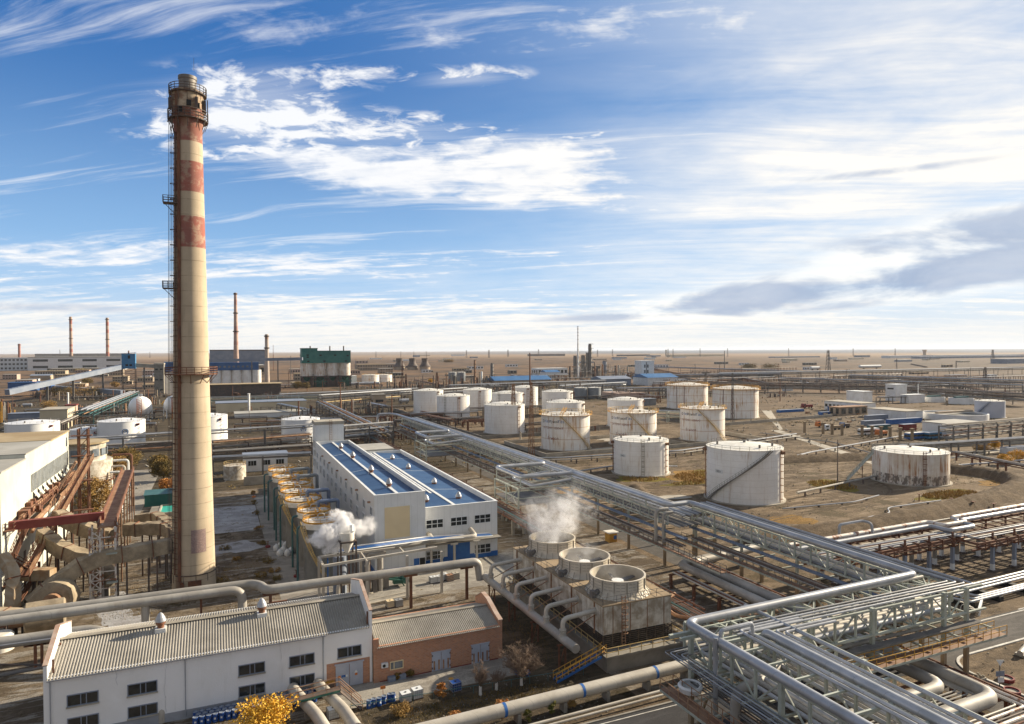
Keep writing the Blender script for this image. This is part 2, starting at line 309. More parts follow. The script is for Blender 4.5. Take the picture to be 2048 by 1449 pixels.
# far plain: dry steppe in long bands, bluish distance haze painted in towards the horizon
t = m.node_tree; b = t.nodes['Principled BSDF']; lk = b.inputs['Base Color'].links[0].from_socket
g = t.nodes.new('ShaderNodeNewGeometry'); Pp = g.outputs['Position']; x, y, z = xyz(t, Pp)
r_ = (x * x + y * y).f('SQRT')
bands = noise(t, comb(t, x * 0.0008, y * 0.003, 0.0), 1.0, 8, 0.62, 0.5)
pat = noise(t, Pp, 0.012, 7, 0.66, 0.5)
steppe = mixc(t, (bands * 0.55 + pat * 0.45).step(0.42, 0.62), (0.18, 0.112, 0.064), (0.095, 0.069, 0.05))
steppe = mixc(t, pat.step(0.48, 0.60) * 0.75, steppe, (0.060, 0.047, 0.035))
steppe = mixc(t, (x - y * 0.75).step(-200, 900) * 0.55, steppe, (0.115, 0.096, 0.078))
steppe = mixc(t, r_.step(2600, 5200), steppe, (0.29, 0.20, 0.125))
steppe = mixc(t, r_.step(4500, 9000) * ((x - y * 0.4).step(-3000, 2500) * 0.7 + 0.3), steppe, (0.115, 0.125, 0.15))  # haze tint put into the ground colour by distance from the viewpoint
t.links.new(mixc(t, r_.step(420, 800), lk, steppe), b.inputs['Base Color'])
soil('soil_yard', (0.185, 0.145, 0.101), (0.101, 0.077, 0.053), (0.317, 0.295, 0.260), 0.09, 0.7, 0.5, (0.055, 0.038, 0.016))
soil('soil_dark', (0.086, 0.066, 0.043), (0.057, 0.046, 0.030), (0.132, 0.103, 0.069), 0.15, 0.9, 0.6, (0.040, 0.031, 0.014))
soil('soil_sand', (0.196, 0.144, 0.092), (0.100, 0.072, 0.046), (0.296, 0.228, 0.156), 0.05, 0.42, 0.9, (0.080, 0.062, 0.032))
soil('berm_soil', (0.151, 0.110, 0.071), (0.112, 0.082, 0.054), (0.202, 0.151, 0.101), 0.15, 0.7, 1.0)
soil('concrete_pad', (0.31, 0.29, 0.255), (0.22, 0.20, 0.175), (0.37, 0.345, 0.30), 0.10, 0.8, 0.12)
soil('white_crust', (0.368, 0.368, 0.376), (0.288, 0.280, 0.280), (0.440, 0.440, 0.448), 0.12, 0.5, 0.3, (0.160, 0.136, 0.104))
soil('grass_gold', (0.32, 0.19, 0.06), (0.21, 0.125, 0.045), (0.20, 0.13, 0.04), 0.2, 1.2, 1.0)
soil('grass_green', (0.20, 0.16, 0.025), (0.13, 0.11, 0.02), (0.26, 0.19, 0.04), 0.2, 1.2, 1.0)
def asphalt(name, c1, c2):
    m = soil(name, c1, c2, tuple(q * 1.25 for q in c1), 0.12, 0.8, 0.08)
asphalt('asphalt', (0.115, 0.105, 0.095), (0.09, 0.083, 0.076))
asphalt('asphalt_dark', (0.055, 0.054, 0.056), (0.045, 0.044, 0.046))
# ---------------------------------------------------------------- mesh builder
def bend(pts, rad, n=5):
    """round the corners of a polyline"""
    pts = [Vector(p) for p in pts]; o = [pts[0]]
    for i in range(1, len(pts) - 1):
        a, p, c = pts[i - 1], pts[i], pts[i + 1]
        u, v = (a - p), (c - p); d = min(rad, u.length * 0.49, v.length * 0.49)
        if u.normalized().dot(v.normalized()) < -0.999: o.append(p); continue
        s, e = p + u.normalized() * d, p + v.normalized() * d
        for k in range(n + 1):
            q = k / n; o.append(s * (1 - q) ** 2 + p * 2 * q * (1 - q) + e * q * q)
    o.append(pts[-1]); return o
class MB:
    def __init__(s): s.v, s.f, s.sm = [], [], []
    def add(s, vs, fs, sm=False):
        o = len(s.v); s.v += [tuple(v) for v in vs]
        for f in fs: s.f.append(tuple(i + o for i in f)); s.sm.append(sm)
        return s
    def box(s, x0, x1, y0, y1, z0, z1):
        return s.add([(x0, y0, z0), (x1, y0, z0), (x1, y1, z0), (x0, y1, z0), (x0, y0, z1), (x1, y0, z1), (x1, y1, z1), (x0, y1, z1)],
                     [(0, 3, 2, 1), (4, 5, 6, 7), (0, 1, 5, 4), (1, 2, 6, 5), (2, 3, 7, 6), (3, 0, 4, 7)])
    def beam(s, p, q, w, h=None):
        p, q = Vector(p), Vector(q); h = h or w; d = q - p
        if d.length < 1e-6: return s
        d.normalize(); a = Vector((0, 0, 1)) if abs(d.z) < 0.95 else Vector((0, 1, 0))
        u = d.cross(a).normalized() * (w / 2); v = u.cross(d).normalized() * (h / 2)
        vs = [p - u - v, p + u - v, p + u + v, p - u + v, q - u - v, q + u - v, q + u + v, q - u + v]
        return s.add(vs, [(0, 1, 2, 3), (7, 6, 5, 4), (0, 4, 5, 1), (1, 5, 6, 2), (2, 6, 7, 3), (3, 7, 4, 0)])
    def tube(s, pts, r, n=8, cap=True, jit=0.0):
        pts = [Vector(p) for p in pts]; N = len(pts); rs = r if isinstance(r, (list, tuple)) else [r] * N
        d0 = (pts[1] - pts[0]).normalized(); a = Vector((0, 0, 1)) if abs(d0.z) < 0.9 else Vector((1, 0, 0))
        u = d0.cross(a).normalized(); vs = []
        for i in range(N):
            if i == 0: d = d0
            elif i == N - 1: d = (pts[-1] - pts[-2]).normalized()
            else:
                d = (pts[i + 1] - pts[i]).normalized() + (pts[i] - pts[i - 1]).normalized()
                if d.length < 1e-5: d = (pts[i + 1] - pts[i])
                d.normalize()
            u = (u - d * u.dot(d))
            if u.length < 1e-5: u = d.orthogonal()
            u.normalize(); w = d.cross(u)
            k = 1.0
            if 0 < i < N - 1:
                c = max(0.5, d.dot((pts[i + 1] - pts[i]).normalized())); k = 1 / c
            for j in range(n):
                q = 2 * math.pi * j / n; rr = rs[i] * (1 + (random.uniform(-jit, jit) if jit else 0))
                vs.append(pts[i] + (u * math.cos(q) * k + w * math.sin(q)) * rr)
        fs = [(i * n + j, i * n + (j + 1) % n, (i + 1) * n + (j + 1) % n, (i + 1) * n + j) for i in range(N - 1) for j in range(n)]
        s.add(vs, fs, True)
        if cap: s.add(vs[:n], [tuple(range(n))[::-1]]); s.add(vs[-n:], [tuple(range(n))])
        return s
    def lathe(s, x, y, prof, n=32, cap=True, a0=0.0, a1=2 * math.pi):
        full = abs(a1 - a0 - 2 * math.pi) < 1e-6; m = n if full else n + 1; vs = []
        for r, z in prof:
            for j in range(m):
                q = a0 + (a1 - a0) * j / n; vs.append((x + r * math.cos(q), y + r * math.sin(q), z))
        fs = [(i * m + j, i * m + (j + 1) % m, (i + 1) * m + (j + 1) % m, (i + 1) * m + j) for i in range(len(prof) - 1) for j in range(n)]
        s.add(vs, fs, True)
        if cap and full:
            if prof[0][0] > 0.01: s.add(vs[:m], [tuple(range(m))[::-1]])
            if prof[-1][0] > 0.01: s.add(vs[-m:], [tuple(range(m))])
        return s
    def cyl(s, x, y, z0, z1, r0, r1=None, n=16): return s.lathe(x, y, [(r0, z0), (r0 if r1 is None else r1, z1)], n)
    def prism(s, pts, d):
        """planar polygon pts (3-D) pushed along vector d"""
        d = Vector(d); n = len(pts); a = [Vector(p) for p in pts]; b = [p + d for p in a]
        s.add(a + b, [tuple(range(n))[::-1], tuple(range(n, 2 * n))] + [(i, (i + 1) % n, n + (i + 1) % n, n + i) for i in range(n)]); return s
    def quad(s, *p): return s.add(p, [tuple(range(len(p)))])
    def corr(s, a, b, c, d, n, amp):
        """corrugated sheet: waves counted along a->b, running from a to d"""
        a, b, c, d = map(Vector, (a, b, c, d)); nn = (b - a).cross(d - a).normalized(); vs = []
        K = n * 4
        for i in range(K + 1):
            q = i / K; o = nn * amp * (0, 1, 1, 0)[i % 4] if i < K else nn * 0
            vs += [a.lerp(b, q) + o, d.lerp(c, q) + o]
        return s.add(vs, [(2 * i, 2 * i + 2, 2 * i + 3, 2 * i + 1) for i in range(K)])
    def rail(s, pts, h=1.0, w=0.05, step=1.5, closed=False, mids=1, posts=True):
        pts = [Vector(p) for p in pts]
        if closed: pts = pts + [pts[0]]
        for i in range(len(pts) - 1):
            a, b = pts[i], pts[i + 1]; L = (b - a).length; n = max(1, round(L / step))
            for k in range(mids + 1):
                z = Vector((0, 0, h * (k + 1) / (mids + 1))); s.beam(a + z, b + z, w)
            if posts:
                for k in range(n + (0 if (closed or i < len(pts) - 2) else 1)):
                    p = a.lerp(b, k / n); s.beam(p, p + Vector((0, 0, h)), w)
        return s
    def ring(s, x, y, z, r, h=1.0, w=0.05, n=24, mids=1, a0=0.0, a1=2 * math.pi, posts=None):
        full = abs(a1 - a0 - 2 * math.pi) < 1e-6
        P = [(x + r * math.cos(a0 + (a1 - a0) * i / n), y + r * math.sin(a0 + (a1 - a0) * i / n), z) for i in range(n + (0 if full else 1))]
        return s.rail(P, h, w, step=99, closed=full, mids=mids)
    SPLIT = {'column', 'leg', 'coping', 'saddle', 'support_post', 'posts', 'roof_vent', 'block', 'seam_strip', 'pump', 'wheel', 'burner_box', 'louvre_strip', 'hinge', 'hatch', 'antenna_panel', 'ladder_rung', 'window', 'foundation_block', 'bracket', 'vent_flap', 'gate', 'stringer'}
    def islands(s):
        par = list(range(len(s.v)))
        def fnd(a):
            while par[a] != a: par[a] = par[par[a]]; a = par[a]
            return a
        key = {}
        for i, v in enumerate(s.v):
            k = (round(v[0], 3), round(v[1], 3), round(v[2], 3))
            if k in key: par[fnd(i)] = fnd(key[k])
            else: key[k] = i
        for f in s.f:
            for a in f[1:]: par[fnd(a)] = fnd(f[0])
        gr = {}
        for j, f in enumerate(s.f): gr.setdefault(fnd(f[0]), []).append(j)
        res = []
        for fs in gr.values():
            b = MB(); mp = {}
            for j in fs:
                for a in s.f[j]:
                    if a not in mp: mp[a] = len(b.v); b.v.append(s.v[a])
                b.f.append(tuple(mp[a] for a in s.f[j])); b.sm.append(s.sm[j])
            res.append(b)
        return res
    def build(s, name, m, parent=None, ang=35, kind=None, loc=None):
        if parent is not None and name in MB.SPLIT and len(s.f) < 4000:
            I = s.islands()
            if 1 < len(I) <= 100:
                for b in I: o = b._build(name, m, parent, ang, kind, loc)
                return o
        return s._build(name, m, parent, ang, kind, loc)
    def _build(s, name, m, parent=None, ang=35, kind=None, loc=None):
        me = bpy.data.meshes.new(name)
        off = Vector(parent['_o']) if parent is not None and '_o' in parent else (Vector(loc) if loc else Vector((0, 0, 0)))
        vs = [(v[0] - off.x, v[1] - off.y, v[2] - off.z) for v in s.v]
        me.from_pydata(vs, [], s.f); me.polygons.foreach_set('use_smooth', s.sm); me.update()
        if any(s.sm):
            try: me.set_sharp_from_angle(angle=R(ang))
            except Exception: pass
        me.materials.append(MATS[m] if isinstance(m, str) else m)
        o = bpy.data.objects.new(name, me); COL.objects.link(o)
        o['_o'] = tuple(off)
        if parent is not None: o.parent = parent
        elif loc: o.location = loc
        if kind: o['kind'] = kind
        return o
def tag(o, label, cat, group=None):
    o['label'] = label; o['category'] = cat
    if group: o['group'] = group
    return o
def thing(name, label, cat, loc=(0, 0, 0), group=None):
    o = bpy.data.objects.new(name, None); COL.objects.link(o); o.location = loc; o['_o'] = tuple(loc); o.empty_display_size = 0.5
    return tag(o, label, cat, group)
def copy_tree(o, loc, rz=0.0, parent=None):
    c = o.copy(); COL.objects.link(c)
    if parent is None: c.location = loc; c.rotation_euler = (0, 0, rz)
    else: c.parent = parent
    for ch in list(o.children): copy_tree(ch, None, 0, c)
    return c
def ground_poly(name, pts, z, m, kind='structure'):
    b = MB(); b.quad(*[(p[0], p[1], z) for p in pts]); return b.build(name, m, kind=kind)
def patch(name, cx, cy, rx, ry, z, m, seed=0, kind='structure', n=40):
    rr = random.Random(seed); ph = [rr.uniform(0, 6.28) for _ in range(4)]; b = MB(); P = []
    for i in range(n):
        q = 2 * math.pi * i / n; k = 1 + 0.16 * math.sin(2 * q + ph[0]) + 0.12 * math.sin(3 * q + ph[1]) + 0.09 * math.sin(5 * q + ph[2]) + 0.06 * math.sin(9 * q + ph[3])
        P.append((cx + rx * k * math.cos(q), cy + ry * k * math.sin(q), z))
    b.add([(cx, cy, z)] + P, [(0, i + 1, (i + 1) % n + 1) for i in range(n)]); return b.build(name, m, kind=kind)
def win(parent, x0, x1, z0, z1, y=None, x=None, y0=None, y1=None, cols=3, rows=1, name='window', fm='white_box', gm='glass', t=0.09, d=0.12, xs=None, facing=-1):
    """window on a wall facing -Y (y given) or +-X (x given): frame > pane"""
    f = MB(); g = MB()
    if y is not None:
        f.box(x0 - t, x0, y - d, y, z0 - t, z1 + t); f.box(x1, x1 + t, y - d, y, z0 - t, z1 + t)
        f.box(x0, x1, y - d, y, z0 - t, z0); f.box(x0, x1, y - d, y, z1, z1 + t)
        cut = xs or [i / cols for i in range(1, cols)]
        for c in cut: xx = x0 + (x1 - x0) * c; f.box(xx - t / 2, xx + t / 2, y - d * 0.8, y, z0, z1)
        for k in range(1, rows): zz = z0 + (z1 - z0) * k / rows; f.box(x0, x1, y - d * 0.7, y, zz - t / 2, zz + t / 2)
        g.box(x0, x1, y - 0.03, y - 0.004, z0, z1)
    else:
        s = facing
        def bx(B, a, b_, dd, za, zb): B.box(*sorted((x, x + s * dd)), a, b_, za, zb)
        bx(f, y0 - t, y0, d, z0 - t, z1 + t); bx(f, y1, y1 + t, d, z0 - t, z1 + t); bx(f, y0, y1, d, z0 - t, z0); bx(f, y0, y1, d, z1, z1 + t)
        for i in range(1, cols): yy = y0 + (y1 - y0) * i / cols; bx(f, yy - t / 2, yy + t / 2, d * 0.8, z0, z1)
        for k in range(1, rows): zz = z0 + (z1 - z0) * k / rows; bx(f, y0, y1, d * 0.7, zz - t / 2, zz + t / 2)
        g.box(*sorted((x + s * 0.004, x + s * 0.03)), y0, y1, z0, z1)
    w = f.build(name, fm, parent); g.build('pane', gm, w); return w
# ---------------------------------------------------------------- the ground
G = MB(); G.quad((-30000, -200, 0), (30000, -200, 0), (30000, 30000, 0), (-30000, 30000, 0)); G.build('ground', 'soil', kind='structure')
def sheet(name, x0, x1, y0, y1, z, m): return ground_poly(name, [(x0, y0), (x1, y0), (x1, y1), (x0, y1)], z, m)
sheet('yard', -34, 76, 66, 212, 0.004, 'soil_yard')
sheet('concrete_yard', 9, 62, 108, 124, 0.008, 'concrete_pad')
sheet('concrete_yard', 8.8, 25.2, 124, 200, 0.008, 'concrete_pad')
sheet('concrete_yard', 11.5, 40, 76.6, 82, 0.008, 'concrete_pad')
sheet('crust', -3, 8.6, 163, 190, 0.009, 'white_crust')
sheet('path', -27, -18, 186, 262, 0.008, 'concrete_pad')
patch('crust', 3, 150, 4.5, 5, 0.010, 'white_crust', 3)
patch('crust', -12.5, 112.5, 2.4, 6, 0.010, 'white_crust', 4)
patch('crust', -15, 122, 2.8, 7, 0.011, 'white_crust', 5)
sheet('verge', 14, 44, 64.8, 76.4, 0.008, 'soil_dark')
sheet('verge', 34.5, 43.4, 76.4, 102, 0.009, 'soil_dark')
# roads with kerbs and markings
sheet('road', 20, 78, 57.0, 63.2, 0.012, 'asphalt_dark')
sheet('road', 78, 600, 57.6, 64.6, 0.012, 'asphalt')
sheet('road', 77.6, 84.6, 64.6, 270, 0.012, 'asphalt')
sheet('road', 77.6, 84.6, 20, 57.6, 0.012, 'asphalt')
b = MB(); cor = [(84.6 + 4.0 - 4.0 * math.sin(R(a)), 57.6 - 4.0 + 4.0 * math.cos(R(a))) for a in range(0, 91, 10)]
b.add([(84.6, 57.6, 0.0145)] + [(p[0], p[1], 0.0145) for p in cor], [(0, i + 2, i + 1) for i in range(len(cor) - 1)]); b.build('road', 'asphalt', kind='structure')
kl = [(600, 57.6)] + cor + [(84.6, 20)]
kb = MB()
for i in range(len(kl) - 1): kb.beam((*kl[i], 0.07), (*kl[i + 1], 0.07), 0.32, 0.15)
tag(kb.build('kerb', 'road_paint'), 'pale curved concrete kerb round the corner of the right hand road', 'kerb'); 
b = MB()
b.quad((86, 64.0, 0.0165), (600, 64.0, 0.0165), (600, 64.22, 0.0165), (86, 64.22, 0.0165))
for i in range(24): b.box(112 + i * 3.2, 113.6 + i * 3.2, 64.5, 64.72, 0.012, 0.0170)
b.quad((24, 62.6, 0.0165), (78, 62.6, 0.0165), (78, 62.72, 0.0165), (24, 62.72, 0.0165))
b.build('road_marking', 'road_paint', kind='structure')
kb = MB(); kb.box(20, 77.4, 63.2, 63.45, 0, 0.12); tag(kb.build('kerb', 'concrete'), 'straight concrete kerb along the dark road at the bottom', 'kerb')
# tank farm grounds
sheet('plant_yard', -150, 112, 213, 700, 0.003, 'soil_dark')
sheet('plant_yard', 112, 420, 460, 760, 0.003, 'soil_dark')
for q_ in ([(250, 258), (254, 256), (209, 160), (205, 162)], [(254, 256), (258, 258), (330, 340), (324, 342)], [(206, 160), (209, 162), (330, 176), (330, 171)]): ground_poly('track', q_, 0.02, 'concrete_pale')
sheet('tank_yard', 112, 215, 225, 460, 0.004, 'soil_sand')
sheet('tank_yard', 92, 260, 95, 205, 0.005, 'soil_sand')
for i, (cx, cy, rx, ry, mm) in enumerate([(142, 172, 13, 11, 'grass_gold'), (120, 178, 7, 6, 'grass_green'), (131, 166, 9, 3.5, 'grass_green'), (183, 123, 11, 4.5, 'grass_green'), (165, 146, 6, 8, 'grass_green'), (150, 176, 10, 7, 'grass_green'),
     (112, 152, 6, 2.4, 'concrete_pale'), (98, 172, 9, 6, 'grass_gold'), (123, 120, 6, 4, 'grass_gold'), (210, 128, 6, 3.5, 'grass_gold'), (158, 238, 20, 5, 'concrete_pale'), (170, 262, 16, 6, 'concrete_pale')]):
    patch('grass' if 'grass' in mm else 'path', cx, cy, rx, ry, 0.010 + i * 0.003, mm, i + 11)
def ribbon(name, pts, w, z, m):
    P = bend([(p[0], p[1], z) for p in pts], 9, 6); b = MB(); vs = []
    for i, p in enumerate(P):
        d = (P[min(i + 1, len(P) - 1)] - P[max(i - 1, 0)]).normalized(); k = Vector((-d.y, d.x, 0)) * w / 2 * random.uniform(.7, 1.3); vs += [p - k, p + k]
    b.add(vs, [(2 * i, 2 * i + 1, 2 * i + 3, 2 * i + 2) for i in range(len(P) - 1)]); return b.build(name, m, kind='structure')
for k, (pts, mm) in enumerate([([(96, 118), (130, 124), (160, 126), (176, 134), (190, 160), (240, 196)], 'soil_dark'), ([(150, 98), (200, 104), (236, 128), (300, 150)], 'soil_dark'), ([(98, 160), (112, 166), (140, 160), (156, 168), (186, 172), (230, 190)], 'soil_dark'), ([(120, 100), (180, 101), (230, 112), (300, 128)], 'concrete_pale'), ([(100, 236), (150, 236), (214, 238), (262, 250)], 'soil_dark'), ([(240, 210), (290, 240), (330, 300)], 'soil_dark'),
    ([(-14, 110), (10, 106), (30, 110)], 'concrete_pale'), ([(92, 50), (110, 46), (130, 50)], 'soil_dark'), ([(230, 150), (280, 130), (330, 122)], 'concrete_pale')]):
    for o in (-.85, .85): ribbon('wheel_track', [(p[0] + o * .6, p[1] + o) for p in pts], .5, .05 + k * .004, 'berm_soil' if mm == 'soil_dark' else mm)
# ---------------------------------------------------------------- the great chimney
CH = (-4.0, 126.0)
def chz(z): return 3.40 - (3.40 - 2.15) * min(1, z / 76.0) ** 0.85
def big_chimney():
    cx, cy = CH; stripe_mat('chimney_shaft', [(74.6, 80.0), (66.3, 71.3), (57.2, 62.3)], (0.53, 0.43, 0.305), (0.31, 0.085, 0.065))
    t = thing('chimney', 'tall tapering concrete factory chimney with faded red rings, beside the white corrugated roof building', 'chimney', (cx, cy, 0))
    b = MB(); b.lathe(cx, cy, [(chz(z), z) for z in np.linspace(0, 76, 39)] + [(2.2, 77.5), (2.4, 78.6), (2.45, 80.2), (2.4, 82.5), (2.5, 83.0)], 48)
    b.build('shaft', 'chimney_shaft', t)
    b = MB(); b.lathe(cx, cy, [(1.8, 82.9), (1.5, 83.3), (1.35, 83.9), (1.35, 85.0), (1.45, 85.1), (1.45, 85.6), (1.15, 85.6), (1.15, 84)], 28, False)
    b.build('flue_top', 'mid_steel', t)
    b = MB(); b.beam((cx + 1.0, cy - .9, 86.5), (cx + 1.0, cy - .9, 88.6), 0.05); b.build('lightning_rod', 'dark_steel', t)
    for z, r, hh, w in ((82.6, 2.85, 1.25, 0.09), (78.3, 3.05, 1.5, 0.09), (36.3, 4.0, 1.15, 0.09)):
        b = MB(); r0 = chz(z) if z < 76 else 2.5
        b.lathe(cx, cy, [(r0 - .1, z - .07), (r, z - .07), (r, z + .07), (r0 - .1, z + .07)], 32, False)
        b.ring(cx, cy, z, r, hh, w, 22, 2)
        for i in range(12):
            q = 2 * math.pi * i / 12; c, s = math.cos(q), math.sin(q)
            b.beam((cx + c * r, cy + s * r, z), (cx + c * r0, cy + s * r0, z - 1.5), w)
        b.build('platform', 'rust' if z < 50 else 'dark_steel', t)
    # antenna boxes round the head
    b = MB()
    for q in (-160, -60, -20, 20, 185): c, s = math.cos(R(q)), math.sin(R(q)); b.box(cx + c * 2.7 - .22, cx + c * 2.7 + .22, cy + s * 2.7 - .22, cy + s * 2.7 + .22, 79.9, 81.7)
    b.box(cx + 2.9, cx + 3.05, cy - .6, cy + .2, 79, 82.0); b.build('antenna_panel', 'dark_steel', t)
    b = MB()
    for q, z in ((-85, 80.6), (-55, 80.4), (-115, 79.4)): c, s = math.cos(R(q)), math.sin(R(q)); b.box(cx + c * 2.6 - .35, cx + c * 2.6 + .35, cy + s * 2.6 - .12, cy + s * 2.6 + .2, z - .45, z + .45)
    b.build('hatch', 'black', t)
    # ladder with cage on the left flank and the rust run beside it
    for qd, w, nm, mm in ((208, 0.08, 'ladder', 'dark_steel'), (224, 0.13, 'ladder', 'rust')):
        b = MB(); c, s = math.cos(R(qd)), math.sin(R(qd)); zs = np.linspace(3.5, 82, 60)
        for off in (-0.42, 0.42):
            p0 = None
            for z in zs:
                r = (chz(z) if z < 76 else 2.6) + 0.15; p = (cx + c * r - s * off, cy + s * r + c * off, z)
                if p0: b.beam(p0, p, w)
                p0 = p
        for z in np.arange(3.6, 82, 0.85):
            r = (chz(z) if z < 76 else 2.6) + 0.15; b.beam((cx + c * r + s * .42, cy + s * r - c * .42, z), (cx + c * r - s * .42, cy + s * r + c * .42, z), 0.07)
        if nm == 'ladder' and qd == 208:
            for z in np.arange(5, 80, 2.5):
                r = (chz(z) if z < 76 else 2.6); b.ring(cx + c * (r + .4), cy + s * (r + .4), z, 0.4, 0.0, 0.08, 10, 0)
            for o in (-.5, 0, .5):
                b.beam((cx + c * (chz(4) + .75) - s * o, cy + s * (chz(4) + .75) + c * o, 4), (cx + c * 2.9 - s * o, cy + s * 2.9 + c * o, 80), 0.07)
        b.build(nm, mm, t)
    b = MB(); c, s = math.cos(R(233)), math.sin(R(233))
    b.tube([(cx + c * (chz(z) + .1), cy + s * (chz(z) + .1), z) for z in np.linspace(2.5, 78, 40)], 0.26, 6); b.build('downpipe', 'rust', t)
    for z in (64.3, 50.4):
        b = MB(); x0 = cx - chz(z) - 1.5; y0 = cy - 1.6
        b.box(x0, x0 + 2.3, y0 - .3, y0 + 1.4, z - .08, z + .08); b.rail([(x0 + 2.3, y0 - .3, z), (x0, y0 - .3, z), (x0, y0 + 1.4, z), (x0 + 2.3, y0 + 1.4, z)], 1.15, 0.08, 0.8, False, 2)
        b.beam((x0 + .1, y0, z), (x0 + 1.7, y0, z - 1.7), 0.1); b.build('platform', 'dark_steel', t)
    # bricked-up flue opening, skirt band, and old hatch at the foot
    b = MB(); n = 8; z0, z1 = 7.0, 10.8; P = []
    for i in range(n + 1):
        q = R(-95 + 42 * i / n); P.append((math.cos(q), math.sin(q)))
    b.add([(cx + p[0] * (chz(z) + .03), cy + p[1] * (chz(z) + .03), z) for z in (z0, z1) for p in P], [(i, i + 1, n + 2 + i, n + 1 + i) for i in range(n)]); b.build('bricked_opening', 'brick_purple', t)
    b = MB(); b.lathe(cx, cy, [(chz(3.4) + .22, 3.3), (chz(3.4) + .22, 3.5)], 40, False, R(-140), R(0))
    for k in range(6): q = R(-140 + k * 28); b.beam((cx + math.cos(q) * 3.85, cy + math.sin(q) * 3.85, 2.3), (cx + math.cos(q) * 3.85, cy + math.sin(q) * 3.85, 3.6), 0.1)
    b.build('band_rail', 'dark_steel', t)
    b = MB(); b.box(cx - .8, cx + 1.2, cy - 3.75, cy - 3.4, 1.6, 2.6); b.box(cx - 2.0, cx - 1.4, cy - 3.4, cy - 2.8, 1.2, 2.4); b.build('hatch', 'rust', t)
big_chimney()
# ---------------------------------------------------------------- white warehouse
def gable(B, x0, x1, pts): B.prism([(x0, y, z) for y, z in pts], (x1 - x0, 0, 0))
def roof_vent(x, y, z, lab, parent_group='turbine ventilators on the roofs', s=1.0):
    t = thing('roof_ventilator', lab, 'ventilator', (x, y, z), parent_group)
    b = MB(); b.box(x - .55 * s, x + .55 * s, y - .55 * s, y + .55 * s, z - .35, z + .22 * s); b.build('base', 'white_box', t)
    b = MB(); b.lathe(x, y, [(.36 * s, z + .2 * s), (.36 * s, z + .62 * s), (.5 * s, z + .65 * s), (.54 * s, z + .78 * s), (.5 * s, z + .9 * s)], 14); b.build('louvre_neck', 'rust', t)
    b = MB(); b.lathe(x, y, [(.50 * s, z + .9 * s), (.62 * s, z + 1.0 * s), (.5 * s, z + 1.35 * s), (.28 * s, z + 1.75 * s), (.06 * s, z + 1.95 * s)], 14); b.build('dome', 'silver', t)
